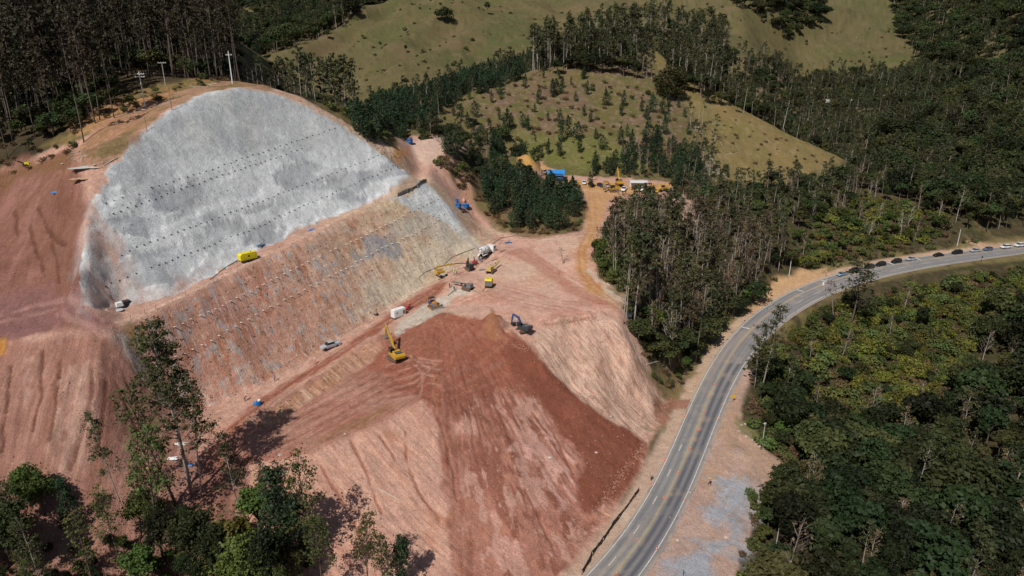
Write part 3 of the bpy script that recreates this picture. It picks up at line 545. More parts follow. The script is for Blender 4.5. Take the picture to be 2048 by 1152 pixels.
# ------------------------------------------------------------------ materials
def srgb(r, g, b): return tuple(((c / 255 / 12.92) if c / 255 <= .04045 else ((c / 255 + .055) / 1.055) ** 2.4) for c in (r, g, b))
MATS = {}
def mat(name, col=(.5, .5, .5), rough=.8, metal=0.0, noise=.12, nscale=6.0, spec=.3, rnd=0.0, transl=0.0):
    if name in MATS: return MATS[name]
    m = bpy.data.materials.new(name); m.use_nodes = True; n = m.node_tree.nodes; l = m.node_tree.links; b = n['Principled BSDF']
    b.inputs['Roughness'].default_value = rough; b.inputs['Metallic'].default_value = metal; b.inputs['Specular IOR Level'].default_value = spec
    tc = n.new('ShaderNodeTexCoord'); nz = n.new('ShaderNodeTexNoise'); nz.inputs['Scale'].default_value = nscale; nz.inputs['Detail'].default_value = 3
    l.new(tc.outputs['Object'], nz.inputs['Vector'])
    mx = n.new('ShaderNodeMix'); mx.data_type = 'RGBA'; mx.blend_type = 'MIX'
    mx.inputs[6].default_value = tuple(c * (1 - noise) for c in col) + (1,); mx.inputs[7].default_value = tuple(min(1, c * (1 + noise)) for c in col) + (1,)
    l.new(nz.outputs['Fac'], mx.inputs[0]); out = mx.outputs[2]
    if rnd:
        oi = n.new('ShaderNodeObjectInfo'); hs = n.new('ShaderNodeHueSaturation')
        mr = n.new('ShaderNodeMapRange'); mr.inputs[3].default_value = 1 - rnd; mr.inputs[4].default_value = 1 + rnd
        mh = n.new('ShaderNodeMapRange'); mh.inputs[3].default_value = .5 - .035 * rnd / .4; mh.inputs[4].default_value = .5 + .03 * rnd / .4
        mu = n.new('ShaderNodeMath'); mu.operation = 'MULTIPLY'; mu.inputs[1].default_value = 7.31; fr = n.new('ShaderNodeMath'); fr.operation = 'FRACT'
        l.new(oi.outputs['Random'], mr.inputs[0]); l.new(oi.outputs['Random'], mu.inputs[0]); l.new(mu.outputs[0], fr.inputs[0]); l.new(fr.outputs[0], mh.inputs[0])
        l.new(mr.outputs[0], hs.inputs['Value']); l.new(mh.outputs[0], hs.inputs['Hue']); l.new(out, hs.inputs['Color']); out = hs.outputs[0]
    l.new(out, b.inputs['Base Color'])
    if transl:
        t = n.new('ShaderNodeBsdfTranslucent'); l.new(out, t.inputs['Color']); ms = n.new('ShaderNodeMixShader'); ms.inputs[0].default_value = transl
        l.new(b.outputs[0], ms.inputs[1]); l.new(t.outputs[0], ms.inputs[2]); l.new(ms.outputs[0], n['Material Output'].inputs['Surface'])
    MATS[name] = m; return m
def ground_material():
    """colour from the soil field; grain, rills, cracks and clods from noise laid along the fall of the slopes"""
    m = bpy.data.materials.new('ground_cover'); m.use_nodes = True; n = m.node_tree.nodes; l = m.node_tree.links; b = n['Principled BSDF']
    at = n.new('ShaderNodeAttribute'); at.attribute_name = 'soil'; dt = n.new('ShaderNodeAttribute'); dt.attribute_name = 'detail'; ge = n.new('ShaderNodeNewGeometry'); sep = n.new('ShaderNodeSeparateColor'); l.new(dt.outputs['Color'], sep.inputs[0])
    def mapped(rot, sc):
        q = n.new('ShaderNodeMapping'); q.vector_type = 'TEXTURE'; q.inputs['Rotation'].default_value = (0, 0, rot); q.inputs['Scale'].default_value = tuple(1 / v for v in sc); l.new(ge.outputs['Position'], q.inputs['Vector']); return q.outputs[0]
    def noise(vec, sc, det=4, ro=.6):
        q = n.new('ShaderNodeTexNoise'); q.inputs['Scale'].default_value = sc; q.inputs['Detail'].default_value = det; q.inputs['Roughness'].default_value = ro; l.new(vec, q.inputs['Vector']); return q.outputs['Fac']
    def rng(v, a0, a1, b0, b1):
        q = n.new('ShaderNodeMapRange'); q.inputs[1].default_value = a0; q.inputs[2].default_value = a1; q.inputs[3].default_value = b0; q.inputs[4].default_value = b1; l.new(v, q.inputs[0]); return q.outputs[0]
    def ma(op, x, y):
        q = n.new('ShaderNodeMath'); q.operation = op
        for i, v in enumerate((x, y)):
            if isinstance(v, (int, float)): q.inputs[i].default_value = v
            else: l.new(v, q.inputs[i])
        return q.outputs[0]
    def lerp1(f, v):                                                   # 1 + (v - 1) * f
        return ma('ADD', ma('MULTIPLY', ma('SUBTRACT', v, 1.0), f), 1.0)
    P = ge.outputs['Position']; rot = math.atan2(S_DIR[1], S_DIR[0])
    g1 = noise(P, 3.4, 6, .75); g2 = noise(P, .6, 5, .65); g3 = noise(P, .16, 4, .6)
    st1 = noise(mapped(rot, (1.3, .11, .11)), 1.6, 5, .7); st2 = noise(mapped(rot, (.16, 1.5, 1.5)), 1.1, 5, .7); stl = noise(mapped(.17, (1.5, .10, .10)), 1.5, 5, .7)
    ck = ma('ABSOLUTE', ma('SUBTRACT', noise(mapped(rot, (.42, .16, .16)), 1.0, 5, .62), .5), 0); ck = rng(ck, .0, .012, .55, 1.0)
    vo = n.new('ShaderNodeTexVoronoi'); vo.inputs['Scale'].default_value = 1.1; l.new(P, vo.inputs['Vector']); peb = rng(vo.outputs['Distance'], .07, .16, .55, 1.0); pm = rng(g2, .52, .58, 0, 1)
    k = ma('MULTIPLY', rng(g1, .28, .72, .62, 1.38), rng(g2, .3, .7, .86, 1.13)); k = ma('MULTIPLY', k, rng(g3, .3, .7, .93, 1.06))
    k = ma('MULTIPLY', k, lerp1(sep.outputs[0], rng(st1, .32, .68, .70, 1.27))); k = ma('MULTIPLY', k, lerp1(sep.outputs[1], rng(stl, .32, .68, .70, 1.26))); k = ma('MULTIPLY', k, lerp1(sep.outputs[2], rng(st2, .32, .68, .70, 1.25)))
    sv = ma('MULTIPLY', ma('ADD', sep.outputs[0], sep.outputs[2]), .9); k = ma('MULTIPLY', k, lerp1(sv, ck)); k = ma('MULTIPLY', k, lerp1(ma('MULTIPLY', pm, dt.outputs['Alpha']), peb))
    vm = n.new('ShaderNodeVectorMath'); vm.operation = 'SCALE'; l.new(at.outputs['Color'], vm.inputs[0]); l.new(k, vm.inputs['Scale']); l.new(vm.outputs[0], b.inputs['Base Color']); b.inputs['Roughness'].default_value = .95; b.inputs['Specular IOR Level'].default_value = .12
    hgt = ma('ADD', ma('ADD', g1, ma('MULTIPLY', g2, 1.2)), ma('MULTIPLY', st1, ma('MULTIPLY', sep.outputs[0], 1.4))); bp = n.new('ShaderNodeBump'); bp.inputs['Strength'].default_value = .8; bp.inputs['Distance'].default_value = .42; l.new(hgt, bp.inputs['Height']); l.new(bp.outputs[0], b.inputs['Normal'])
    return m
GM = ground_material()

def tagk(o, kind): o['kind'] = kind; return o
def sheet_mesh(name, V, F, m, smooth=True):
    me = bpy.data.meshes.new(name); V = np.asarray(V, np.float32); F = np.asarray(F, np.int32)
    me.vertices.add(len(V)); me.vertices.foreach_set('co', V.ravel()); k = F.shape[1]
    me.loops.add(F.size); me.loops.foreach_set('vertex_index', F.ravel()); me.polygons.add(len(F)); me.polygons.foreach_set('loop_start', np.arange(0, F.size, k, dtype=np.int32))
    me.polygons.foreach_set('use_smooth', np.full(len(F), smooth)); me.update(calc_edges=True)
    if m: me.materials.append(m)
    return me
ZID = np.zeros(VX.shape, int)                                             # 0 wooded ground
ZID[RG > 430] = 1; ZID[HILL > .5] = 2; ZID[WEDGE > .5] = 3; ZID[(SCRUB > .5) | (BACKL > .5)] = 4; ZID[SITE > .5] = 5
ZID[PLAT > .5] = 6; ZID[STRI > .5] = 7; ZID[_fill > .5] = 8; ZID[RSL > .5] = 8; ZID[CUT > .5] = 9; ZID[SHOT > .5] = 10; ZID[SH2 > .5] = 11; ZID[(B1 > .5)] = 12; ZID[ORNG > .5] = 13
ZID[(SHL > .5) | (SHR > .5) | (LAY > .5)] = 14; ZID[(TERR > .5) & (FANALL < .5)] = 15; ZID[FANALL > .5] = 16
ZN = ['wooded_ground', 'far_pasture', 'cleared_hillside', 'pasture_ridge', 'scrub_ground', 'working_ground', 'graded_shoulder', 'striped_earth_slope', 'fill_slope', 'nailed_cut_slope', 'shotcrete_slope', 'fresh_shotcrete', 'haul_road', 'dirt_road', 'roadside_ground', 'earth_terrace', 'spoil_fan']
_idx = np.arange(NR * NA).reshape(NR, NA)
_q = np.stack([_idx[:-1, :-1], _idx[:-1, 1:], _idx[1:, 1:], _idx[1:, :-1]], -1).reshape(-1, 4)[:, ::-1]
_qz = ZID[:-1, :-1].reshape(-1); VV = np.stack([VX, VY, VH], -1).reshape(-1, 3); CC = C.reshape(-1, 3)
# one normal field for the whole sheet, so that the joints between the pieces stay invisible
_me = sheet_mesh('tmp', VV, _q, None); _nn = np.zeros(len(VV) * 3, np.float32); _me.vertices.foreach_get('normal', _nn); _nn = _nn.reshape(-1, 3); bpy.data.meshes.remove(_me)
DT = np.zeros(VX.shape + (4,)); DT[..., 0] = np.clip(CUT * .5 + RSL * .6 + FACE1 * .8 + _fill * (1 - FANALL) * .55 + FANALL * (1 - FAND) * .4 + FAND * .12, 0, 1); DT[..., 1] = STRI * .7 + PLAT * .35
DT[..., 2] = np.clip(CUT * .5 + TERR * (1 - FACE1) * .8 + B1 * .8 + PLAT * .25 + PAD * .25 + B2 * .8, 0, 1); DT[..., 3] = np.clip(SITE - SHOT * .9 + HILL + WEDGE * .6 + SHL * .5, 0, 1); DD = DT.reshape(-1, 4)
GROUND = {}
for k, nm in enumerate(ZN):
    Fk = _q[_qz == k]
    if not len(Fk): continue
    u, inv = np.unique(Fk, return_inverse=True); me = sheet_mesh(nm, VV[u], inv.reshape(-1, 4), GM)
    ca = me.color_attributes.new('soil', 'FLOAT_COLOR', 'POINT'); ca.data.foreach_set('color', np.c_[CC[u], np.ones(len(u))].astype(np.float32).ravel())
    ca = me.color_attributes.new('detail', 'FLOAT_COLOR', 'POINT'); ca.data.foreach_set('color', DD[u].astype(np.float32).ravel())
    me.normals_split_custom_set_from_vertices(_nn[u].tolist())
    o = bpy.data.objects.new(nm, me); COL.objects.link(o); o['kind'] = 'structure'; GROUND[nm] = o

# ------------------------------------------------------------------ the highway
def road_pt(s, off):
    x = np.interp(s, ROADS, ROAD[:, 0]); y = np.interp(s, ROADS, ROAD[:, 1]); z = np.interp(s, ROADS, ROAD[:, 2]); nx = np.interp(s, ROADS, ROADN[:, 0]); ny = np.interp(s, ROADS, ROADN[:, 1])
    return x + nx * off, y + ny * off, z
def ribbon(name, s0, s1, f0, f1, lift, m, step=1.0, cols=1):
    S = np.arange(s0, s1 + step * .5, step); V = []; F = []
    for s in S:
        a = f0(s) if callable(f0) else f0; b = f1(s) if callable(f1) else f1
        for c in range(cols + 1): x, y, z = road_pt(s, a + (b - a) * c / cols); V.append((x, y, z + lift))
    n = cols + 1
    for i in range(len(S) - 1):
        for c in range(cols): F.append((i * n + c, i * n + c + 1, (i + 1) * n + c + 1, (i + 1) * n + c))
    return V, F
def asphalt_material():
    m = bpy.data.materials.new('asphalt'); m.use_nodes = True; n = m.node_tree.nodes; l = m.node_tree.links; b = n['Principled BSDF']
    at = n.new('ShaderNodeAttribute'); at.attribute_name = 'soil'; ge = n.new('ShaderNodeNewGeometry'); n1 = n.new('ShaderNodeTexNoise'); n1.inputs['Scale'].default_value = 3.5; n1.inputs['Detail'].default_value = 6
    l.new(ge.outputs['Position'], n1.inputs['Vector']); r1 = n.new('ShaderNodeMapRange'); r1.inputs[3].default_value = .72; r1.inputs[4].default_value = 1.28; l.new(n1.outputs['Fac'], r1.inputs[0])
    vm = n.new('ShaderNodeVectorMath'); vm.operation = 'SCALE'; l.new(at.outputs['Color'], vm.inputs[0]); l.new(r1.outputs[0], vm.inputs['Scale']); l.new(vm.outputs[0], b.inputs['Base Color'])
    b.inputs['Roughness'].default_value = .85; b.inputs['Specular IOR Level'].default_value = .25; return m
S_A, S_B = 20.0, ROADS[-1] - 30
V, F = ribbon('x', S_A, S_B, lambda s: OFF_L(s) + .7, lambda s: OFF_R(s) - 1.2, 0, None, .6, 40)
me = sheet_mesh('highway', V, F, asphalt_material()); vv = np.array(V); st, of, _ = road_frame(vv[:, 0], vv[:, 1])
ol = OFF_L(st); orr = OFF_R(st); ac = np.zeros((len(vv), 3)); ac[:] = (.215, .205, .20)
nz = fbm(st / 14, of / .7, 4, 400); nb = fbm(vv[:, 0] / 3, vv[:, 1] / 3, 4, 401)
def aput(m_, c, k=1.0):
    w = np.clip(m_ * k, 0, 1)[:, None]; ac[:] = ac * (1 - w) + np.array(c) * w
aput(ss(-.3, .5, nz), (.27, .255, .24), .8)
for c0, dk in ((ol * .30, .7), (ol * .72, .7)): aput(np.exp(-((of - c0) / .42) ** 2), (.14, .145, .15), dk)
n2 = np.abs(orr) > 5.0
for fr in (.30, .72):                                                     # wheel paths of the near lane, and of both lanes where the road widens
    aput(np.exp(-((of - orr * fr) / .62) ** 2) * (~n2), (.085, .085, .10), .95)
for fr in (.16, .36, .62, .84): aput(np.exp(-((of - orr * fr) / .4) ** 2) * n2, (.165, .155, .16), .6)
aput((np.exp(-((of + .1) / .42) ** 2)), (.34, .27, .19), .45); aput(ss(0, .4, nb) * np.exp(-((of + .3) / .9) ** 2), (.42, .30, .20), .5)
aput(1 - ss(ol * 0 + .0, .9, np.abs(of - (ol + .7))), (.44, .32, .24), .8); aput((1 - ss(.0, .9, np.abs(of - (orr - 1.2)))), (.42, .30, .23), .7); aput(ss(.15, .6, nb), (.34, .27, .22), .35); _pt = fbm(st / 9, of / 3.2, 2, 404); aput(ss(.28, .30, _pt) * (1 - ss(.42, .44, _pt)), (.17, .165, .165), .5); aput(1 - ss(0, .03, np.abs(fbm(vv[:, 0] / 5, vv[:, 1] / 5, 4, 405))), (.12, .115, .115), .45); aput(ss(.1, .5, fbm(st / 26, of / 1.4, 4, 406)) * (of > -1) , (.36, .28, .22), .4)
ca = me.color_attributes.new('soil', 'FLOAT_COLOR', 'POINT'); ca.data.foreach_set('color', np.c_[ac, np.ones(len(ac))].astype(np.float32).ravel())
HW = bpy.data.objects.new('highway', me); COL.objects.link(HW); HW['kind'] = 'structure'
def paint_line(nm, runs, m):
    V = []; F = []
    for (s0, s1, a, b) in runs:
        v, f = ribbon('', s0, s1, a, b, .012, None, min(1.0, s1 - s0)); n0 = len(V); V += v; F += [tuple(i + n0 for i in q) for q in f]
    o = bpy.data.objects.new(nm, sheet_mesh(nm, V, F, m)); COL.objects.link(o); o['kind'] = 'structure'; return o
WP = mat('road_paint_white', (.60, .56, .50), .7, noise=.45, nscale=1.1); YP = mat('road_paint_yellow', (.44, .34, .17), .7, noise=.3, nscale=1.5)
paint_line('edge_line', [(S_A, S_B, lambda s: OFF_L(s) + .075, lambda s: OFF_L(s) - .075)], WP)
paint_line('edge_line', [(S_A, S_B, lambda s: OFF_R(s) + .075, lambda s: OFF_R(s) - .075)], WP)
paint_line('centre_line', [(S_A, S_B, .17, .09), (S_A, S_B, -.09, -.17)], YP)
_sw = ROADS[np.argmin(np.abs(ROAD[:, 0] - 84))]
paint_line('lane_line', [(s, s + 4, lambda q: OFF_R(q) * .5 + .07, lambda q: OFF_R(q) * .5 - .07) for s in np.arange(_sw, S_B - 20, 12.0)], WP)
# ================================================================== TREES
class MB:
    """collects shapes into one mesh, one material per slot"""
    def __init__(s): s.V = []; s.F = []; s.M = []; s.T = []
    def add(s, V, F, m=0, tint=None):
        n = len(s.V); s.V += [tuple(v) for v in V]; s.F += [tuple(i + n for i in f) for f in F]; s.M += [m] * len(F)
        s.T += (tint if isinstance(tint, list) else [tint or 0.5] * len(V))
    def box(s, c, d, m=0, R=None, taper=(1, 1), shift=(0, 0)):
        x, y, z = d[0] / 2, d[1] / 2, d[2] / 2; V = []
        for k, zz in ((0, -z), (1, z)):
            tx, ty = (taper if k else (1, 1)); sx, sy = (shift if k else (0, 0))
            V += [Vector((-x * tx + sx, -y * ty + sy, zz)), Vector((x * tx + sx, -y * ty + sy, zz)), Vector((x * tx + sx, y * ty + sy, zz)), Vector((-x * tx + sx, y * ty + sy, zz))]
        if R: V = [R @ v for v in V]
        V = [v + Vector(c) for v in V]
        s.add(V, [(3, 2, 1, 0), (4, 5, 6, 7), (0, 1, 5, 4), (1, 2, 6, 5), (2, 3, 7, 6), (3, 0, 4, 7)], m); return s
    def tube(s, pts, rad, n=6, m=0, cap=True):
        pts = [Vector(p) for p in pts]; rad = rad if hasattr(rad, '__len__') else [rad] * len(pts); V = []; F = []
        for i, p in enumerate(pts):
            t = (pts[min(i + 1, len(pts) - 1)] - pts[max(i - 1, 0)]).normalized(); a = Vector((1, 0, 0)) if abs(t.x) < .8 else Vector((0, 1, 0))
            u = t.cross(a).normalized(); w = t.cross(u)
            V += [p + (u * math.cos(2 * math.pi * k / n) + w * math.sin(2 * math.pi * k / n)) * rad[i] for k in range(n)]
        for i in range(len(pts) - 1):
            for k in range(n): F.append((i * n + k, i * n + (k + 1) % n, (i + 1) * n + (k + 1) % n, (i + 1) * n + k))
        if cap: F.append(tuple(range(n))[::-1]); F.append(tuple(range((len(pts) - 1) * n, len(pts) * n)))
        s.add(V, F, m); return s
    def cyl(s, a, b, r, n=10, m=0, r2=None): return s.tube([a, b], [r, r if r2 is None else r2], n, m)
    def lathe(s, prof, c=(0, 0, 0), n=12, m=0, axis='z'):
        V = []; F = []
        for (r, h) in prof:
            for k in range(n):
                a = 2 * math.pi * k / n; p = (r * math.cos(a), r * math.sin(a), h)
                if axis == 'x': p = (p[2], p[0], p[1])
                if axis == 'y': p = (p[0], p[2], p[1])
                V.append((p[0] + c[0], p[1] + c[1], p[2] + c[2]))
        for i in range(len(prof) - 1):
            for k in range(n): F.append((i * n + k, i * n + (k + 1) % n, (i + 1) * n + (k + 1) % n, (i + 1) * n + k))
        F.append(tuple(range(n))[::-1]); F.append(tuple(range((len(prof) - 1) * n, len(prof) * n))); s.add(V, F, m); return s
    def prism(s, poly, y0, y1, m=0):
        """outline in x,z pushed from y0 to y1"""
        n = len(poly); V = [(x, y0, z) for x, z in poly] + [(x, y1, z) for x, z in poly]
        F = [tuple(range(n)), tuple(range(n, 2 * n))[::-1]] + [(k, n + k, n + (k + 1) % n, (k + 1) % n) for k in range(n)]; s.add(V, F, m); return s
    def mesh(s, name, mats, smooth=False):
        me = bpy.data.meshes.new(name); me.from_pydata(s.V, [], s.F); me.update()
        for q in (mats if isinstance(mats, (list, tuple)) else [mats]): me.materials.append(q)
        me.polygons.foreach_set('material_index', s.M)
        if smooth: me.polygons.foreach_set('use_smooth', [True] * len(s.F))
        return me

def leaf_mat(name, col, rnd=.38, transl=.18):
    m = mat(name, col, .62, noise=.38, nscale=1.3, spec=.22, rnd=rnd, transl=transl); return m
BARK_P = mat('bark_pale', (.36, .31, .26), .9, noise=.3, nscale=2, rnd=.3); BARK_D = mat('bark_dark', (.12, .09, .07), .95, noise=.3, nscale=3, rnd=.2); BARK_B = mat('bark_reddish', (.150, .120, .100), .95, noise=.3, nscale=2, rnd=.3)
L_EUC = leaf_mat('eucalyptus_leaves', (.068, .074, .030)); L_YNG = leaf_mat('young_eucalyptus_leaves', (.034, .060, .026), .35); L_BRD = leaf_mat('broadleaf_leaves', (.038, .049, .015), .62); L_BOL = leaf_mat('olive_crown_leaves', (.072, .068, .024), .45)
L_YEL = leaf_mat('yellow_green_leaves', (.140, .142, .026), .4); L_DRY = leaf_mat('dry_leaves', (.150, .100, .050), .3); L_SHR = leaf_mat('shrub_leaves', (.085, .105, .030), .4); L_BRT = leaf_mat('bright_green_leaves', (.068, .092, .020), .45)

def leaves(mb, c, rx, rz, n, size, rng, m=1, shell=.55, flat=0.0, airy=False):
    """leaf clusters scattered through an ellipsoid, thinner towards its inside"""
    d = rng.normal(size=(n, 3)); d /= np.linalg.norm(d, axis=1)[:, None]; r = shell + (1 - shell) * rng.random(n) ** .5
    r *= 1 + .22 * rng.normal(size=n) * .6
    if airy: r = np.abs(rng.normal(size=n)) * .85 + .05
    P = d * r[:, None] * np.array([rx, rx, rz]) + np.array(c)
    nr = d + rng.normal(size=(n, 3)) * .75; nr[:, 2] += .35 + flat; nr /= np.linalg.norm(nr, axis=1)[:, None]
    a = rng.normal(size=(n, 3)); a -= (a * nr).sum(1)[:, None] * nr; a /= np.linalg.norm(a, axis=1)[:, None]; b = np.cross(nr, a)
    s = size * (.6 + .8 * rng.random(n))[:, None]; k = .45 + .4 * rng.random(n)[:, None]
    off = nr * s * .18
    V = np.stack([P - a * s, P - b * s * k + off, P + a * s, P + b * s * k + off * .2], 1).reshape(-1, 3)
    n0 = len(mb.V); mb.V += [tuple(v) for v in V]; mb.F += [(n0 + 4 * i, n0 + 4 * i + 1, n0 + 4 * i + 2, n0 + 4 * i + 3) for i in range(n)]; mb.M += [m] * n; mb.T += [.5] * (4 * n)

def bend(h, rng, amt, n=7):
    """a slightly crooked stem"""
    a = rng.random() * 6.28; b = rng.random() * 6.28; return [Vector((math.cos(a) * amt * (k / (n - 1)) ** 1.6 + math.cos(b + k) * amt * .08, math.sin(a) * amt * (k / (n - 1)) ** 1.6 + math.sin(b + k * 1.3) * amt * .08, h * k / (n - 1))) for k in range(n)]
def at_stem(st, f):
    q = f * (len(st) - 1); i = min(int(q), len(st) - 2); return st[i].lerp(st[i + 1], q - i)

def euc_parts(seed, H=24, dens_=1.0, low=.42, spread=2.6, leafsz=.42, twin=False, stemr=.0085, fine=1):
    """tall thin plantation tree: bare pale stem, tufted crown in layers"""
    rng = np.random.default_rng(seed); tr = MB(); cr = MB(); stems = [bend(H, rng, H * .035)]
    if twin: s2 = bend(H * .93, rng, H * .07); stems.append([p + Vector((.35 * min(1, i), .1, 0)) for i, p in enumerate(s2)])
    for st in stems:
        tr.tube(st, [H * stemr * (1 - .82 * k / (len(st) - 1)) + .02 for k in range(len(st))], 6)
        nb = int(15 * dens_ + 5)
        for k in range(nb):
            f = low + (1 - low) * (k + rng.random()) / nb; p = at_stem(st, min(f, .99)); a = rng.random() * 6.28; L = spread * (1.12 - .75 * ((f - low) / (1 - low)) ** 1.3) * (.5 + .75 * rng.random())
            e = p + Vector((math.cos(a) * L, math.sin(a) * L, L * (.55 + .5 * rng.random())))
            tr.tube([p, p.lerp(e, .5) + Vector((0, 0, -.1 * L)), e], [.07, .045, .02], 4)
            for j in range(2 + int(rng.random() * 2)):
                q = e + Vector(rng.normal(size=3) * L * .26); rr = .55 + .5 * rng.random()
                leaves(cr, q, rr * (1.25 if fine > 1 else 1.1), rr * .62, int((int(15 * dens_) + 4) * fine * (.42 if fine > 1 else .8)), leafsz * rng.uniform(.7, 1.1), rng, 0, .3, airy=True)
        leaves(cr, st[-1] + Vector((0, 0, -.4)), .8, .9, 24, leafsz, rng, 0, .2)
        for k in range(6):                                            # dead stubs on the bare stem
            p = at_stem(st, .1 + (low - .1) * rng.random()); a = rng.random() * 6.28; L = .4 + rng.random(); tr.tube([p, p + Vector((math.cos(a) * L, math.sin(a) * L, L * .4))], [.035, .012], 3)
    return tr, cr
def young_parts(seed, H=8, R=1.7, n=560, bushy=False):
    """young plantation tree: narrow, dense, pointed"""
    rng = np.random.default_rng(seed); tr = MB(); cr = MB(); st = bend(H * .96, rng, H * .02); tr.tube(st, [.11 * (1 - .8 * k / 6) + .015 for k in range(7)], 5)
    lay = 9
    for k in range(lay):
        f = .16 + .82 * k / (lay - 1); w = R * (math.sin(math.pi * min(1, (f * .86 + .1))) ** .75) * (1.0 if not bushy else 1.2)
        for j in range(4 if f < .8 else 2):
            a = j * 1.57 + k * .9 + rng.random(); L = w * (.45 + .4 * rng.random()); p = at_stem(st, min(.98, f)); e = p + Vector((math.cos(a) * L, math.sin(a) * L, L * .3))
            if k < 7: tr.tube([p, e], [.035, .012], 3)
            leaves(cr, e, w * .5, H * .062 * (1.1 + .4 * rng.random()), n // (lay * 4), .27, rng, 0, .35)
    leaves(cr, at_stem(st, 1) + Vector((0, 0, .1)), .35, .6, 24, .25, rng, 0, .2); return tr, cr
def cone_parts(seed, H=8):
    tr, cr = young_parts(seed, H, 1.45, 10); rng = np.random.default_rng(seed + 5); cr = MB()
    for k in range(70):
        f = .14 + .84 * rng.random(); a = rng.random() * 6.28; w = 1.5 * (1 - f) ** .7 + .25; L = w * rng.random() ** .5; leaves(cr, (math.cos(a) * L, math.sin(a) * L, H * f + .1), .42, .36, 34, .13, rng, 0, .2, airy=True)
    return tr, cr
def broad_parts(seed, H=11, R=4.6, lobes=13, n=1500, sz=.42):
    """dense rounded crown of many uneven lobes on forked limbs"""
    rng = np.random.default_rng(seed); tr = MB(); cr = MB(); st = bend(H * .6, rng, H * .05); tr.tube(st, [.24 * (1 - .6 * k / 6) for k in range(7)], 6)
    for k in range(lobes):
        a = k * 2.4 + rng.random() * .8; f = math.sqrt((k + .5) / lobes); rad = R * .72 * f; zc = H * (.60 + .24 * (1 - f) + .14 * rng.normal() * .5)
        c = Vector((math.cos(a) * rad, math.sin(a) * rad, zc)); p = at_stem(st, .45 + .5 * rng.random()); tr.tube([p, p.lerp(c, .5) + Vector((0, 0, .3)), c], [.12, .08, .03], 4)
        w = R * (.20 + .26 * rng.random()); leaves(cr, c, w, w * (.62 + .25 * rng.random()), n // lobes, sz * (.75 + .5 * rng.random()), rng, 0, .62, airy=(k % 3 == 0 or n > 3000))
        leaves(cr, c + Vector((0, 0, w * .3)), w * .8, w * .5, n // lobes // 4, sz * .8, rng, 0, .7)
    return tr, cr
def round_parts(seed, H=13, R=7):
    rng = np.random.default_rng(seed); tr = MB(); cr = MB(); tr.tube(bend(H * .7, rng, .3), [.4, .36, .3, .26, .2, .15, .1], 7)
    for k in range(46):
        d = rng.normal(size=3); d /= np.linalg.norm(d); c = Vector((d[0] * R * .72, d[1] * R * .72, H * .5 + d[2] * H * .38)); w = R * (.22 + .12 * rng.random()); leaves(cr, c, w, w * .85, 110, .34, rng, 0, .6)
    return tr, cr
def shrub_parts(seed, H=2.4, R=1.7, n=330, sz=.25):
    rng = np.random.default_rng(seed); tr = MB(); cr = MB()
    for k in range(6):
        a = k * 1.05 + rng.random(); L = R * (.25 + .6 * rng.random()); e = Vector((math.cos(a) * L, math.sin(a) * L, H * (.45 + .4 * rng.random()))); tr.tube([(0, 0, 0), e], [.05, .015], 3)
        w = R * (.36 + .25 * rng.random()); leaves(cr, e, w, w * .75, n // 6, sz, rng, 0, .5)
    return tr, cr
def twiggy_parts(seed, H=14, leafn=120, forks=22, spread=2.4):
    """half-bare tree: grey stem, many ascending twigs, few dry leaves"""
    rng = np.random.default_rng(seed); tr = MB(); cr = MB(); st = bend(H, rng, H * .06); tr.tube(st, [.15 * (1 - .85 * k / 6) + .012 for k in range(7)], 5)
    for k in range(forks):
        f = .3 + .68 * k / forks; p = at_stem(st, f); a = rng.random() * 6.28; L = spread * (1.15 - .7 * f) * (.5 + .8 * rng.random()); e = p + Vector((math.cos(a) * L, math.sin(a) * L, L * (.9 + .6 * rng.random()))); tr.tube([p, p.lerp(e, .5) + Vector((0, 0, -.15)), e], [.05, .035, .012], 3)
        for j in range(2):
            q = p.lerp(e, .5 + .4 * rng.random()); g = q + Vector(rng.normal(size=3) * .5) + Vector((0, 0, .8)); tr.tube([q, g], [.022, .008], 3)
        if leafn: leaves(cr, e, .75, .7, max(1, leafn // forks), .26 if leafn < 400 else .17, rng, 0, .1, airy=True)
    return tr, cr
def dead_parts(seed, H=13):
    rng = np.random.default_rng(seed); tr = MB(); st = bend(H, rng, H * .03); tr.tube(st, [.13 * (1 - .6 * k / 6) for k in range(7)], 5)
    for k in range(9):
        p = at_stem(st, .35 + .6 * rng.random()); a = rng.random() * 6.28; L = .5 + 1.0 * rng.random(); tr.tube([p, p + Vector((math.cos(a) * L, math.sin(a) * L, L * .8))], [.04, .01], 3)
    return tr, None

# kind -> list of variants (trunk mesh, crown mesh, joined mesh, height)
KIND = {}
def add_kind(kind, maker, variants, bark, leaf):
    out = []
    for k, kw in enumerate(variants):
        H = kw.get('H', maker.__defaults__[0]); tr, cr = maker(**kw); tm = tr.mesh(kind + '_trunk', bark, True); cm = cr.mesh(kind + '_crown', leaf) if cr and cr.F else None
        j = MB(); j.add(tr.V, tr.F, 0)
        if cm: j.V += cr.V; j.F += [tuple(i + len(tr.V) for i in f) for f in cr.F]; j.M += [1] * len(cr.F)
        jm = j.mesh(kind + '_whole', [bark, leaf]); out.append((tm, cm, jm, H))
    KIND[kind] = out
add_kind('eucalyptus_tree', euc_parts, [dict(seed=1, H=24), dict(seed=2, H=24, spread=2.2, low=.5), dict(seed=3, H=22, spread=3.0, low=.38), dict(seed=4, H=26, dens_=.7, low=.55), dict(seed=5, H=20, spread=2.4, low=.35)], BARK_P, L_EUC)
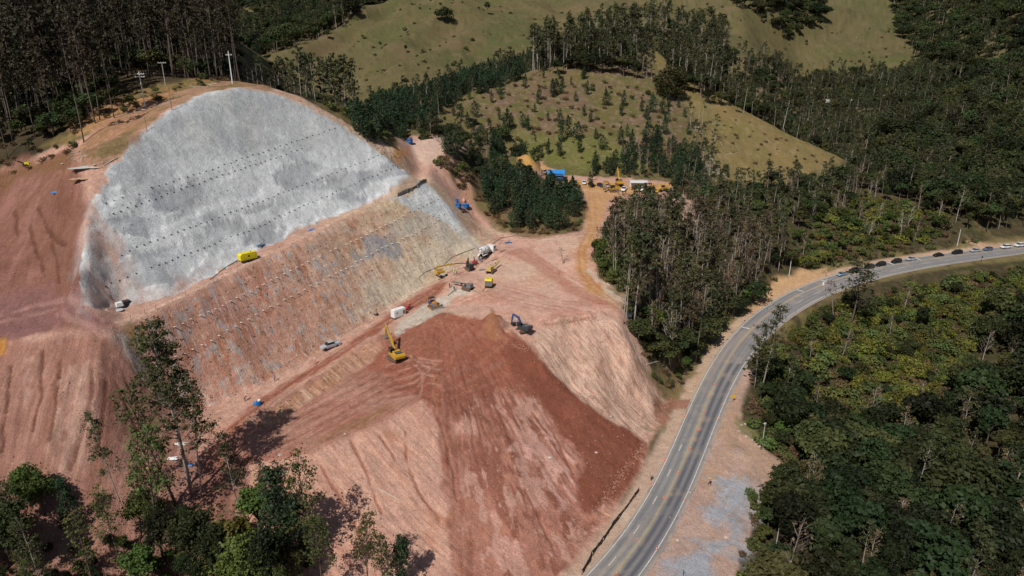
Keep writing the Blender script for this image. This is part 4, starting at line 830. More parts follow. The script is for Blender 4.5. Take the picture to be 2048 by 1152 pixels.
add_kind('giant_eucalyptus', euc_parts, [dict(seed=6, H=34, dens_=2.6, low=.36, spread=4.2, leafsz=.22, fine=3, twin=True, stemr=.008), dict(seed=7, H=26, dens_=1.6, low=.40, spread=2.2, leafsz=.19, fine=3, stemr=.006), dict(seed=8, H=22, dens_=1.7, low=.25, spread=2.4, leafsz=.19, fine=3, stemr=.007)], BARK_P, L_EUC)
add_kind('leafy_tree', broad_parts, [dict(seed=36, H=10, R=2.9, lobes=26, n=5200, sz=.17), dict(seed=37, H=9, R=2.6, lobes=26, n=5000, sz=.16), dict(seed=38, H=11, R=2.4, lobes=26, n=5000, sz=.17)], BARK_D, L_BRD)
add_kind('leafy_bush', broad_parts, [dict(seed=46, H=7, R=2.4, lobes=16, n=4200, sz=.16), dict(seed=47, H=7, R=1.9, lobes=18, n=3600, sz=.16)], BARK_D, L_BRT)
add_kind('round_tree', round_parts, [dict(seed=91)], BARK_D, leaf_mat('dark_olive_leaves', (.052, .055, .014)))
add_kind('conical_tree', cone_parts, [dict(seed=81), dict(seed=82, H=9)], BARK_D, L_YNG)
add_kind('airy_tree', twiggy_parts, [dict(seed=66, H=16, leafn=1500, forks=44, spread=2.2), dict(seed=67, H=14, leafn=800, forks=36, spread=1.8)], BARK_D, L_SHR)
add_kind('plantation_tree', euc_parts, [dict(seed=11, H=26, dens_=.7, low=.45, spread=1.9, stemr=.0055), dict(seed=12, H=26, dens_=.8, low=.4, spread=1.8, stemr=.005), dict(seed=13, H=28, dens_=.6, low=.5, spread=2.0, stemr=.0055)], BARK_B, leaf_mat('brownish_crown_leaves', (.050, .042, .022)))
add_kind('young_tree', young_parts, [dict(seed=21, H=8), dict(seed=22, H=8.5, R=1.5), dict(seed=23, H=7, R=1.9, bushy=True), dict(seed=24, H=9, R=1.7)], BARK_D, L_YNG)
add_kind('broadleaf_tree', broad_parts, [dict(seed=31), dict(seed=32, H=12, R=4.2, lobes=11), dict(seed=33, H=10, R=5.0, lobes=15), dict(seed=34, H=13, R=4.0, lobes=12), dict(seed=35, H=9.5, R=4.4, lobes=12), dict(seed=30, H=14, R=3.2, lobes=14), dict(seed=29, H=9, R=5.6, lobes=18, n=1700), dict(seed=28, H=12, R=3.8, lobes=7, n=900)], BARK_D, L_BRD)
add_kind('bushy_tree', broad_parts, [dict(seed=41, H=7, R=2.6, lobes=9, n=800, sz=.3), dict(seed=42, H=6, R=2.8, lobes=10, n=800, sz=.3), dict(seed=43, H=8, R=2.4, lobes=9, n=800, sz=.3)], BARK_D, L_BRT)
add_kind('yellow_shrub', shrub_parts, [dict(seed=51), dict(seed=52, H=2.9), dict(seed=53, H=1.9, R=2.0)], BARK_D, L_YEL)
add_kind('green_shrub', shrub_parts, [dict(seed=54), dict(seed=55, H=3.0), dict(seed=56, H=1.8, R=1.9)], BARK_D, L_SHR)
add_kind('dry_shrub', shrub_parts, [dict(seed=57, n=200), dict(seed=58, H=2.0, n=180)], BARK_B, L_DRY)
add_kind('twiggy_tree', twiggy_parts, [dict(seed=61), dict(seed=62, H=16, leafn=220), dict(seed=63, H=12, leafn=60)], BARK_P, L_DRY)
add_kind('bare_tree', dead_parts, [dict(seed=71), dict(seed=72, H=10)], BARK_P, L_DRY)
CROWNED = {'eucalyptus_tree': 'tree', 'plantation_tree': 'tree', 'young_tree': 'tree', 'broadleaf_tree': 'tree', 'bushy_tree': 'tree', 'twiggy_tree': 'tree', 'giant_eucalyptus': 'tree', 'leafy_tree': 'tree', 'round_tree': 'tree', 'conical_tree': 'tree', 'leafy_bush': 'bush', 'airy_tree': 'tree', 'bare_tree': 'tree', 'yellow_shrub': 'shrub', 'green_shrub': 'shrub', 'dry_shrub': 'shrub'}

PL = []          # every plant: kind, x, y, z, scale, variant, turn, label, group, leafmat, near
def plant(kind, x, y, h=None, label='', group='', v=None, z=None, lm=None, lean=None, sx=1.0):
    vs = KIND[kind]; v = random.randrange(len(vs)) if v is None else v; H = vs[v][3]; z = float(look(x, y)) if z is None else z
    sc = (h or H) / H; PL.append(dict(kind=kind, x=x, y=y, z=z - .12, s=sc, sx=sx, v=v, r=random.random() * 6.28, label=label, group=group, lm=lm, lean=lean or (random.gauss(0, .025), random.gauss(0, .025)), h=sc * H))
def frame_px(x, y, z):
    dz = z - CAM_H; d = y * CT - dz * ST
    if d < 1: return None
    return 1024 + FPX * x / d, 576 - FPX * (y * ST + dz * CT) / d, d
def top_h(base, ytop):
    """height that makes a stem standing at base reach the given line of the photograph"""
    lo, hi = 0.5, 60
    for _ in range(30):
        m = (lo + hi) / 2; q = frame_px(base[0], base[1], base[2] + m)
        if q[1] > ytop: lo = m
        else: hi = m
    return lo
def scatter(poly, space, fn, world=False, seed=0, jit=.9, keep=None):
    """jittered planting over a piece of ground"""
    P = (np.array(poly, float) if world else cast(dens(poly, 40)))[:, :2]; rng = random.Random(seed); x0, y0 = P.min(0); x1, y1 = P.max(0)
    nx = int((x1 - x0) / space) + 1; ny = int((y1 - y0) / space) + 1
    gx = []; gy = []
    for i in range(nx + 1):
        for j in range(ny + 1): gx.append(x0 + (i + .5 * (j % 2) + rng.uniform(-.5, .5) * jit) * space); gy.append(y0 + (j + rng.uniform(-.5, .5) * jit) * space)
    gx = np.array(gx); gy = np.array(gy); m = inpoly(gx, gy, P)
    _, of, _ = road_frame(gx, gy); m &= ~((of < 8.0) & (of > -9.5))
    if keep is not None: m &= keep(gx, gy)
    for x, y in zip(gx[m], gy[m]): fn(float(x), float(y), rng)
    return int(m.sum())
def pick(rng, opts):
    r = rng.random() * sum(o[0] for o in opts)
    for o in opts:
        r -= o[0]
        if r <= 0: return o
    return opts[-1]
def mix(opts, wide=0.0):
    """opts: weight, kind, low height, high height, label, group, leaf material"""
    def f(x, y, rng):
        o = pick(rng, opts); plant(o[1], x, y, o[2] + (o[3] - o[2]) * (rng.random() if o[1] != 'broadleaf_tree' else rng.uniform(-.35, 1.15)), o[4], o[5], lm=o[6] if len(o) > 6 else None, sx=rng.uniform(.78, 1.25) if o[1] in ('broadleaf_tree', 'bushy_tree') else rng.uniform(.9, 1.1))
    return f

# --- forest below and beyond the highway
G = 'trees of the dark forest right of the highway'
L_DIM = leaf_mat('edge_dimmed_leaves', (.024, .034, .011), .6)  # dimming towards the view's edges, put into a darker leaf colour
dark = [(2.6, 'broadleaf_tree', 8, 14, 'dark round crowned tree in the right forest', G), (4.6, 'broadleaf_tree', 8, 15, 'very dark leafy tree in the right forest', 'very dark trees of the right forest', L_DIM), (.9, 'eucalyptus_tree', 12, 17, 'thin pale stemmed tree in the right forest', 'thin trees in the forest right of the highway'), (1.6, 'broadleaf_tree', 7, 12, 'olive brown crowned tree in the right forest', 'olive crowned trees of the right forest', L_BOL), (.5, 'bushy_tree', 6, 9, 'brighter green bushy tree in the right forest', 'brighter bushy trees in the right forest'), (1.0, 'twiggy_tree', 9, 14, 'half bare grey tree in the right forest', 'half bare trees in the right forest')]
edge = [(3, 'broadleaf_tree', 6, 9.5, 'dark round crowned tree on the forest edge beside the gravel lay-by', 'trees along the lay-by'), (1.2, 'bushy_tree', 4, 7, 'green bushy tree on the forest edge beside the gravel lay-by', 'bushy trees along the lay-by')]
FR = [(1560,905),(1600,930),(1590,985),(1545,1040),(1525,1110),(1515,1240),(2330,1240),(2330,640),(2048,620),(1970,660),(1930,740),(1870,830),(1740,860),(1650,830),(1585,800),(1545,770),(1530,830)]
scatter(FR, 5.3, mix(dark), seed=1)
scatter([(1490,745),(1530,740),(1600,800),(1560,860),(1590,920),(1560,900),(1515,830)], 4.2, mix(edge), seed=2)
scatter([(1565,935),(1590,940),(1580,1000),(1540,1060),(1525,1110),(1512,1200),(1500,1200),(1510,1100),(1535,1010)], 4.2, mix(edge), seed=3)
sh = [(3.2, 'yellow_shrub', 1.6, 3.4, 'yellow-green shrub on the slope below the highway curve', 'yellow-green shrubs below the highway curve'), (4.5, 'green_shrub', 1.5, 3.6, 'olive green shrub on the slope below the highway curve', 'olive shrubs below the highway curve'), (4.2, 'dry_shrub', 1.2, 2.4, 'dry brown shrub on the slope below the highway curve', 'dry shrubs below the highway curve'), (.35, 'bushy_tree', 3, 5, 'bushy tree among shrubs below the highway curve', 'bushy trees below the highway curve'), (.25, 'broadleaf_tree', 4, 6, 'dark round tree among shrubs below the highway curve', 'dark trees below the highway curve')]
scatter([(1500,735),(1560,690),(1640,628),(1750,598),(1900,565),(2048,545),(2200,545),(2200,650),(2048,625),(1960,665),(1920,745),(1860,840),(1740,870),(1650,840),(1585,805),(1545,775),(1500,770)], 2.5, mix(sh), seed=4)
scatter([(1600,680),(1700,620),(1900,590),(1930,640),(1850,720),(1750,790),(1600,790)], 13, mix([(1, 'broadleaf_tree', 6, 9, 'dark round tree standing in the shrub slope below the highway', 'dark trees in the shrub slope'), (.7, 'twiggy_tree', 7, 10, 'half bare grey tree in the shrub slope below the highway', 'half bare trees in the shrub slope')]), seed=5)

# --- stand between the dirt road and the highway
g1 = 'eucalypts of the stand left of the highway'
L_BRN = leaf_mat('brown_green_leaves', (.085, .070, .034), .4)
stand = [(2.5, 'eucalyptus_tree', 13, 20, 'thin eucalyptus with brownish crown in the middle stand', 'brownish eucalypts of the middle stand', L_BRN), (3, 'eucalyptus_tree', 14, 20, 'thin eucalyptus with sparse olive crown in the middle stand', g1), (5, 'twiggy_tree', 12, 18, 'half bare brownish tree in the middle stand', 'half bare trees of the stand left of the highway'), (1.2, 'broadleaf_tree', 5, 9, 'dark leafy understorey tree in the middle stand', 'understorey trees of the stand left of the highway')]
scatter([(1212,522),(1240,480),(1290,465),(1420,460),(1545,478),(1575,530),(1500,598),(1440,672),(1385,722),(1322,735),(1282,668),(1262,600),(1225,560)], 3.9, mix(stand), seed=6)
scatter([(1262,670),(1285,660),(1400,640),(1500,590),(1505,615),(1440,690),(1375,745),(1310,745),(1285,710)], 3.6, mix([(3, 'broadleaf_tree', 6, 9, 'dark leafy tree at the foot of the stand above the highway', 'leafy trees at the foot of the stand'), (2, 'bushy_tree', 5, 8, 'bright green bushy tree at the foot of the stand above the highway', 'bushy trees at the foot of the stand'), (2, 'eucalyptus_tree', 10, 15, 'thin eucalyptus at the lower edge of the stand above the highway', 'thin eucalypts at the lower edge of the stand')]), seed=7)
scatter([(1190,510),(1215,455),(1232,432),(1320,428),(1335,470),(1240,480),(1215,520)], 4.2, mix([(3, 'bushy_tree', 3, 6, 'green bush beside the orange dirt road', 'bushes beside the orange dirt road'), (2, 'dry_shrub', 1.5, 2.6, 'dry shrub on the bank beside the orange dirt road', 'dry shrubs beside the orange dirt road'), (1.4, 'twiggy_tree', 5, 9, 'thin half bare tree on the bank beside the orange dirt road', 'thin trees beside the orange dirt road'), (1, 'young_tree', 5, 8, 'dark young tree beside the orange dirt road', 'young trees beside the orange dirt road')]), seed=8)
# --- shrub slope above the highway, to the right of the stand
up = [(3.2, 'yellow_shrub', 1.8, 3.6, 'yellow-green shrub on the bank above the queue of cars', 'yellow-green shrubs above the queue of cars'), (4, 'green_shrub', 1.8, 3.8, 'olive green shrub on the bank above the queue of cars', 'olive shrubs above the queue of cars'), (1.6, 'bushy_tree', 4, 7, 'bushy green tree on the bank above the queue of cars', 'bushy trees above the queue of cars'), (2.6, 'dry_shrub', 1.5, 2.6, 'dry brown shrub on the bank above the queue of cars', 'dry shrubs above the queue of cars'), (.6, 'twiggy_tree', 8, 12, 'half bare grey tree on the bank above the queue of cars', 'half bare trees above the queue of cars')]
scatter([(1580,480),(1640,440),(1720,400),(1860,415),(1920,470),(1830,488),(1700,522),(1610,545),(1590,520)], 3.0, mix(up), seed=9)
md = [(4, 'broadleaf_tree', 6, 10, 'dark leafy tree on the hillside behind the shrub bank', 'leafy trees behind the shrub bank'), (2, 'eucalyptus_tree', 11, 16, 'thin eucalyptus on the hillside behind the shrub bank', 'eucalypts behind the shrub bank'), (2, 'bushy_tree', 4, 8, 'green bushy tree on the hillside behind the shrub bank', 'bushy trees behind the shrub bank'), (1.6, 'twiggy_tree', 7, 12, 'half bare tree on the hillside behind the shrub bank', 'half bare trees behind the shrub bank')]
scatter([(1400,395),(1500,385),(1660,362),(1720,345),(1860,400),(1720,405),(1640,445),(1580,480),(1545,470),(1420,455)], 4.6, mix(md), seed=10)
# --- dark wooded hillside at the right edge, and the valley behind the ridge
hs = [(4, 'broadleaf_tree', 9, 14, 'very dark leafy tree on the wooded hillside at the right', 'very dark trees of the wooded hillside', L_DIM), (3, 'broadleaf_tree', 9, 14, 'dark leafy tree on the wooded hillside at the right', 'trees of the wooded hillside at the right'), (2.0, 'eucalyptus_tree', 13, 19, 'thin pale stemmed tree on the wooded hillside at the right', 'thin trees of the wooded hillside at the right')]
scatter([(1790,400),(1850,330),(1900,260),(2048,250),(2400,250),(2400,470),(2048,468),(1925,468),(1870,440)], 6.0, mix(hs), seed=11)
def keep_px(fn):
    def k(x, y):
        z = look(x, y); dz = z - CAM_H; d = y * CT - dz * ST; return fn(1024 + FPX * x / d, 576 - FPX * (y * ST + dz * CT) / d, d)
    return k
def k_right(px, py, d):
    b = np.interp(py, [-200, 0, 60, 120, 180, 240, 300, 420], [1760, 1780, 1790, 1835, 1800, 1770, 1740, 1760]); return (px > b) & (px < 2600)
scatter([(150,370),(560,300),(760,420),(760,1000),(330,1000),(200,600)], 8.0, mix([(2.5, 'broadleaf_tree', 9, 17, '', ''), (5, 'broadleaf_tree', 11, 18, '', '', L_DIM), (2, 'eucalyptus_tree', 13, 22, '', '')]), world=True, seed=12, keep=keep_px(k_right))
def k_valley(px, py, d):
    lo = np.interp(px, [1380, 1450, 1550, 1620, 1700, 1800, 1900], [60, 110, 138, 160, 150, 155, 150]); return (px > 1395) & (px < 1900) & (py > lo) & (d > 400)
scatter([(90,430),(260,330),(440,380),(470,620),(400,780),(240,740),(120,560)], 5.8, mix([(4, 'eucalyptus_tree', 13, 20, 'thin eucalyptus in the wooded valley behind the pasture ridge', 'eucalypts of the valley behind the ridge'), (5, 'broadleaf_tree', 8, 12, 'dark leafy tree in the wooded valley behind the pasture ridge', 'leafy trees of the valley behind the ridge')]), world=True, seed=13, keep=keep_px(k_valley))
# --- stand on top of the central hill
def k_top(px, py, d): return (px > 1050) & (px < 1450) & (py < 190) & (d > 415) & ((px < 1275) | (d > 520) | (px > 1340)) & ((px > 1225) | (d < 470) | (np.sin(px * 12.9 + d * 7.7) > .3))
scatter([(10,400),(150,400),(220,480),(270,700),(30,700),(10,500)], 6.6, mix([(6, 'eucalyptus_tree', 18, 30, 'tall eucalyptus on top of the cleared hill', 'tall eucalypts on top of the cleared hill'), (3, 'broadleaf_tree', 9, 14, 'dark leafy tree in the stand on top of the cleared hill', 'leafy trees on top of the cleared hill')]), world=True, seed=14, keep=keep_px(k_top))
scatter([(1085,130),(1150,120),(1270,125),(1300,150),(1310,170),(1290,165),(1200,140),(1100,140)], 6.5, mix([(5, 'eucalyptus_tree', 15, 22, 'tall eucalyptus on the upper edge of the cleared hillside', 'tall eucalypts on the edge of the cleared hillside'), (2, 'broadleaf_tree', 7, 11, 'dark leafy tree on the upper edge of the cleared hillside', 'leafy trees on the edge of the cleared hillside')]), seed=15)
scatter([(1380,240),(1420,230),(1440,300),(1445,400),(1400,400),(1370,330)], 7.0, mix([(3, 'eucalyptus_tree', 11, 16, 'bare trunked eucalyptus right of the cleared hillside', 'eucalypts at the right edge of the cleared hillside'), (3, 'bare_tree', 8, 13, 'pale bare trunk at the right edge of the cleared hillside', 'bare trunks at the right edge of the cleared hillside')]), seed=16)
# --- young trees: band on the hill's left shoulder, block by the curve, scattered on the hillside
yb = [(6, 'young_tree', 6, 10, 'dark young tree on the left hill shoulder', 'young trees along the hill shoulder'), (.35, 'eucalyptus_tree', 12, 16, 'taller thin eucalyptus above the band of young trees', 'taller eucalypts above the young trees')]
scatter([(700,262),(760,300),(815,262),(870,255),(885,228),(960,190),(1040,160),(1085,118),(1050,112),(950,148),(850,186),(760,214),(700,236)], 3.9, mix(yb), seed=17)
scatter([(955,360),(1000,350),(1060,366),(1158,396),(1168,430),(1148,456),(1080,468),(1012,456),(968,426)], 3.7, mix([(7, 'young_tree', 7, 9.5, 'dark young tree inside the dirt road bend', 'young trees inside the dirt road bend'), (1.2, 'dry_shrub', 1.2, 2.2, 'dry shrub at the foot of the young trees inside the bend', 'dry shrubs inside the dirt road bend')]), seed=18)
scatter([(1170,392),(1185,340),(1250,300),(1330,290),(1400,300),(1420,400),(1345,398),(1340,360),(1200,352)], 3.9, mix([(4, 'young_tree', 6, 9.5, 'dark young tree just above the parked machines', 'young trees above the parked machines'), (2, 'dry_shrub', 1.4, 2.4, 'dry shrub low on the cleared hillside', 'dry shrubs low on the hillside'), (1, 'twiggy_tree', 6, 10, 'thin half bare tree low on the cleared hillside', 'thin trees low on the hillside')]), seed=19)
scatter([(870,262),(935,292),(1000,318),(1060,326),(1180,345),(1330,345),(1395,300),(1370,220),(1290,180),(1150,150),(1060,150),(960,190),(890,235)], 8.5, mix([(3, 'young_tree', 5, 9, 'dark young tree standing alone on the cleared hillside', 'single young trees on the cleared hillside'), (5, 'dry_shrub', 1.0, 2.2, 'dry shrub on the cleared hillside', 'dry shrubs on the cleared hillside'), (1, 'green_shrub', 1.2, 2.4, 'small green shrub on the cleared hillside', 'green shrubs on the cleared hillside')]), seed=20)
for px, py, h in ((1013,262,11),(1022,258,8),(1055,262,8),(1046,255,7),(1122,285,10),(1136,275,11),(1120,250,8),(1105,195,10),(1112,190,9),(1155,280,9),(946,272,7),(963,280,8),(1096,242,5),(1168,232,6),(898,300,8),(915,305,8),(985,312,8),(1003,315,8),(1030,312,7),(1180,245,6),(1070,225,5),(1240,290,9),(1262,300,10),(1290,285,10),(1310,290,10),(1330,270,10),(1205,300,7)):
    b = cast([(px, py)])[0]; plant('young_tree', b[0], b[1], h, 'dark young tree standing alone on the cleared hillside', 'single young trees on the cleared hillside')
b = cast([(1340,196)])[0]; plant('round_tree', b[0], b[1], 19, 'very large round dark tree alone at the top right of the cleared hillside', '', lean=(0, 0))
for px, py, h in ((893,46,16),(885,44,13),(974,30,15),(812,106,8),(1620,55,11),(1712,80,5),(1612,92,8),(655,78,10),(735,36,6),(790,64,6)):
    b = cast([(px, py)])[0]; plant('broadleaf_tree' if h > 7 else 'twiggy_tree', b[0], b[1], h, 'dark tree standing alone on the far pasture', 'lone trees on the far pastures')
# --- behind the crest of the grey slope
for i in range(26):
    px = 485 + 290 * (i + .5) / 34 + random.uniform(-6, 6); d = random.uniform(255, 300); x, y, _ = PD(px, 200, d); yt = np.interp(px, [480, 540, 600, 640, 700, 760], [150, 105, 95, 120, 75, 120]) + random.uniform(-8, 45)
    z = float(look(x, y)); h = min(24, max(9, top_h((x, y, z), yt))); plant('eucalyptus_tree', x, y, h, 'slender eucalyptus behind the grey slope crest', 'eucalypts behind the concrete slope crest')
scatter([(600,185),(660,225),(720,260),(770,290),(790,262),(760,235),(700,200)], 3.4, mix([(3, 'green_shrub', 1.5, 3, 'olive shrub behind the right shoulder of the concrete slope', 'olive shrubs behind the concrete slope'), (2, 'dry_shrub', 1, 2, 'dry shrub behind the right shoulder of the concrete slope', 'dry shrubs behind the concrete slope')]), seed=21)
scatter([(-60,255),(10,268),(20,330),(-20,360),(-90,330),(-110,290)], 9, mix([(1, 'eucalyptus_tree', 9, 13, 'eucalyptus in the hollow behind the concrete slope', 'eucalypts in the hollow behind the concrete slope'), (3, 'broadleaf_tree', 4, 7, 'leafy tree in the hollow behind the concrete slope', 'leafy trees in the hollow behind the concrete slope')]), world=True, seed=22)
# --- dark plantation at the top left
gl = [(9, 'plantation_tree', 22, 31, 'straight trunked tree in the dark plantation', 'plantation trees at the top left'), (4, 'broadleaf_tree', 5, 9, 'dark leafy tree under the plantation at the top left', 'understorey of the plantation')]
def k_left(px, py, d): return (px < 480) & (d > 205) & ~((px > 240) & (d < 232))
scatter([(-128,218),(-105,236),(-75,252),(-75,300),(-90,420),(-360,420),(-330,200),(-200,170),(-150,190)], 4.6, mix(gl), world=True, seed=23, keep=keep_px(k_left))
for px, py, yt in ((168,284,60),(16,318,170),(28,268,90),(44,262,60),(60,230,40),(392,160,-5),(398,158,20),(372,165,70),(416,158,60),(452,150,60),(200,240,50),(190,246,30),(228,236,60)):
    b = cast([(px, py)])[0]; plant('plantation_tree', b[0], b[1], top_h(b, yt), 'tall bare trunked tree at the near edge of the dark plantation', 'edge trees of the plantation')
scatter([(60,285),(150,262),(225,215),(300,180),(440,158),(470,163),(400,172),(290,212),(215,238),(170,275)], 3.6, mix([(3, 'dry_shrub', 1, 1.8, 'dry shrub on the bank above the grey slope', 'dry shrubs above the concrete slope'), (1.4, 'green_shrub', 1, 2, 'green shrub on the path bank above the concrete slope', 'green shrubs above the concrete slope')]), seed=24, keep=lambda x, y: np.random.default_rng(3).random(len(x)) < .6)
# --- far wooded valley at the top
def k_fv(px, py, d): return (px > -100) & (px < 900) & (d > 640) & (py < np.interp(px, [0, 470, 500, 600, 700, 760, 900], [400, 200, 104, 62, 20, -4, -60]) + 30)
scatter([(-700,450),(-250,620),(-190,640),(-170,760),(-120,1000),(0,1500),(-900,1500),(-1100,800)], 13.0, mix([(7, 'broadleaf_tree', 15, 24, '', ''), (1.5, 'eucalyptus_tree', 22, 30, '', '')]), world=True, seed=25, keep=keep_px(k_fv))
def k_ft(px, py, d): return (px > 1450) & (px < 1640) & (py < np.interp(px, [1450, 1500, 1540, 1580, 1640], [0, 30, 60, 90, 60])) & (py > -60) & (d > 600)
scatter([(150,600),(500,600),(500,1000),(150,1000)], 9.0, mix([(7, 'broadleaf_tree', 12, 18, '', '')]), world=True, seed=26, keep=keep_px(k_ft))
# --- pink bank: bushes beside the tanks
scatter([(862,318),(905,318),(940,345),(945,390),(915,375),(880,345)], 2.8, mix([(2, 'dry_shrub', 1.2, 2.4, 'dry shrub on the orange bank behind the blue tanks', 'dry shrubs on the orange bank'), (2, 'green_shrub', 1.4, 3, 'olive shrub on the orange bank behind the blue tanks', 'olive shrubs on the orange bank')]), seed=27)
scatter([(880,300),(960,318),(1040,332),(1030,345),(960,345),(900,318)], 4.2, mix([(3, 'young_tree', 5, 8, 'dark young tree on the rim between the tanks and the sand heap', 'young trees on the rim by the sand heap'), (1, 'green_shrub', 1.4, 2.5, 'olive shrub on the rim by the sand heap', 'olive shrubs on the rim by the sand heap')]), seed=28)
b = cast([(1125,528)])[0]; plant('twiggy_tree', b[0], b[1], 5.5, 'small scraggy tree with olive leaves alone on the pink slope', '', lm=L_SHR, sx=1.7)
# --- near trees at the lower left, one by one
for px, py, yt, kind, lab, kw in (
    (385,992,655,'giant_eucalyptus','very tall eucalyptus in front of the nailed cut, its shadow crossing the haul road',dict(v=0)),
    (402,996,760,'giant_eucalyptus','thinner eucalyptus beside the very tall one, leaning right',dict(lean=(.0,.10),v=1)),
    (352,1012,780,'airy_tree','leaning thin brown tree left of the very tall eucalyptus',dict(lean=(0,-.16))),
    (255,1040,828,'giant_eucalyptus','slender eucalyptus with narrow crown on the pink slope at the left',dict(lean=(0,-.14),v=1,sx=.8)),
    (282,1075,930,'airy_tree','thin leaning half bare tree at the lower left',dict(lean=(0,.12))),
    (318,1090,862,'airy_tree','thin brown tree in front of the blue tarp',dict(lean=(0,.02))),
    (150,1062,952,'conical_tree','conical young tree alone on the pink slope at the lower left',dict()),
    (62,1010,925,'leafy_bush','dark small tree near the left edge of the pink slope',dict()),
    (88,1030,940,'leafy_bush','dark bushy tree beside the one at the left edge',dict()),
    (20,1120,930,'giant_eucalyptus','eucalyptus at the lower left corner, tallest of the corner trees',dict(v=2)),
    (52,1150,985,'leafy_tree','dark round tree at the lower left corner',dict()),
    (8,1180,1000,'leafy_tree','dark tree cut by the left edge of the photo at the bottom',dict()),
    (95,1210,1040,'giant_eucalyptus','thin tree at the bottom edge left of the conical tree',dict(v=2)),
    (484,1060,868,'giant_eucalyptus','eucalyptus with narrow crown right of the very tall one',dict(v=1)),
    (520,1075,960,'leafy_bush','dark bushy tree in the lower left thicket beside the narrow eucalyptus',dict()),
    (556,1110,935,'giant_eucalyptus','leafy tree at the top of the lower left thicket',dict(v=2)),
    (575,1130,935,'conical_tree','dense dark tree in the lower left thicket',dict()),
    (600,1150,1000,'conical_tree','dark tree at the right side of the lower left thicket',dict(sx=1.2)),
    (618,1130,925,'airy_tree','thin airy tree at the right edge of the lower left thicket',dict(lean=(0,.06))),
    (645,1180,1030,'airy_tree','thin bare tree at the bottom right of the lower left thicket',dict()),
    (735,1172,1042,'airy_tree','airy small tree alone at the bottom edge on the pink slope',dict(lm=L_BRT,v=0)),
    (765,1180,1070,'airy_tree','lower airy tree beside the one at the bottom edge',dict(lm=L_BRT,v=0)),
    (805,1160,1066,'conical_tree','small dense young tree, rightmost at the bottom edge',dict()),
    (300,1062,975,'leafy_bush','bright green bush in the lower left thicket',dict(sx=1.1)),
    (285,1165,1090,'leafy_bush','bright green bush at the bottom of the lower left thicket',dict(sx=1.1)),
    (330,1130,1010,'leafy_tree','dark round tree in the middle of the lower left thicket',dict()),
    (395,1150,1010,'leafy_tree','dark leafy tree below the very tall eucalyptus',dict()),
    (440,1180,1040,'leafy_tree','dark tree at the bottom edge below the very tall eucalyptus',dict()),
    (475,1160,1030,'leafy_bush','bright yellow-green bush in the lower left thicket',dict(lm=L_YEL)),
    (500,1200,1060,'leafy_bush','bright green tree at the bottom edge in the lower left thicket',dict()),
    (540,1200,1040,'leafy_tree','dark tree at the bottom right of the lower left thicket',dict()),
    (240,1120,985,'airy_tree','airy thin tree between the conical tree and the thicket',dict()),
    (190,1180,1030,'airy_tree','airy thin tree at the bottom left of the thicket',dict()),
    (1247,648,470,'eucalyptus_tree','double bare trunked eucalyptus at the left edge of the stand by the dark cover',dict(sx=.7)),
    (1252,650,480,'eucalyptus_tree','thin bare trunked eucalyptus just right of the double one',dict(sx=.6)),
    (1268,652,470,'eucalyptus_tree','thicker bare trunked eucalyptus right of the dark cover',dict()),
    (1520,800,615,'giant_eucalyptus','tall airy eucalyptus overhanging the highway below the curve',dict(v=1,lean=(0,.05),sx=1.1)),
    (1508,780,650,'giant_eucalyptus','second airy eucalyptus overhanging the highway, left of the taller one',dict(v=2)),
    (1702,655,522,'airy_tree','pale trunked tree with open crown in front of the queue of cars',dict(lm=L_EUC,sx=1.5,v=0)),
    (1668,640,560,'twiggy_tree','leaning grey tree below the highway left of the pale trunked one',dict(lean=(0,-.25)))):
    b = cast([(px, min(py, 1151))])[0] if py <= 1151 else np.array(PZ(px, py, 1.5 if px > 300 else 4.0))
    if py > 1151: b[2] = float(look(b[0], b[1]))
    plant(kind, b[0], b[1], top_h(b, yt), lab, '', **kw); PL[-1]['solo'] = True

scatter([(1470,780),(1500,790),(1545,830),(1590,905),(1600,940),(1570,950),(1535,900),(1500,850),(1478,810)], 2.2, mix([(3, 'green_shrub', 1.2, 2.6, 'olive shrub on the grassy bank beside the upper lay-by', 'olive shrubs beside the lay-by'), (3, 'dry_shrub', .8, 1.8, 'dry shrub on the grassy bank beside the upper lay-by', 'dry shrubs beside the lay-by')]), seed=41)
scatter([(1500,980),(1560,950),(1570,1000),(1530,1060),(1510,1120),(1495,1240),(1470,1240),(1480,1120),(1505,1050)], 2.4, mix([(3, 'green_shrub', 1.2, 2.6, 'olive shrub between the lower lay-by and the forest', 'olive shrubs by the lower lay-by'), (3, 'dry_shrub', .8, 1.8, 'dry shrub between the lower lay-by and the forest', 'dry shrubs by the lower lay-by')]), seed=42)
scatter([(1262,672),(1290,740),(1330,785),(1380,755),(1450,700),(1510,625),(1560,560),(1530,556),(1440,680),(1320,740)], 2.6, mix([(2, 'green_shrub', .9, 2.2, 'olive shrub on the grassy verge below the stand', 'olive shrubs on the verge below the stand'), (4, 'dry_shrub', .6, 1.6, 'dry shrub on the grassy verge below the stand', 'dry shrubs on the verge below the stand')]), seed=43)
scatter([(1640,540),(1740,505),(1880,485),(1960,478),(1960,488),(1880,498),(1740,522),(1650,548)], 3.0, mix([(2, 'green_shrub', .8, 1.8, 'low olive shrub on the verge above the queue', 'low shrubs on the verge above the queue'), (3, 'dry_shrub', .6, 1.3, 'low dry shrub on the verge above the queue', 'low dry shrubs on the verge above the queue')]), seed=44)
scatter([(1490,735),(1560,680),(1640,620),(1750,590),(1900,555),(2048,535),(2048,550),(1900,572),(1750,610),(1640,640),(1560,700)], 3.0, mix([(2, 'green_shrub', .8, 1.8, 'low olive shrub on the verge below the highway', 'low shrubs on the verge below the highway'), (4, 'dry_shrub', .6, 1.3, 'low dry shrub on the verge below the highway', 'low dry shrubs on the verge below the highway')]), seed=45)
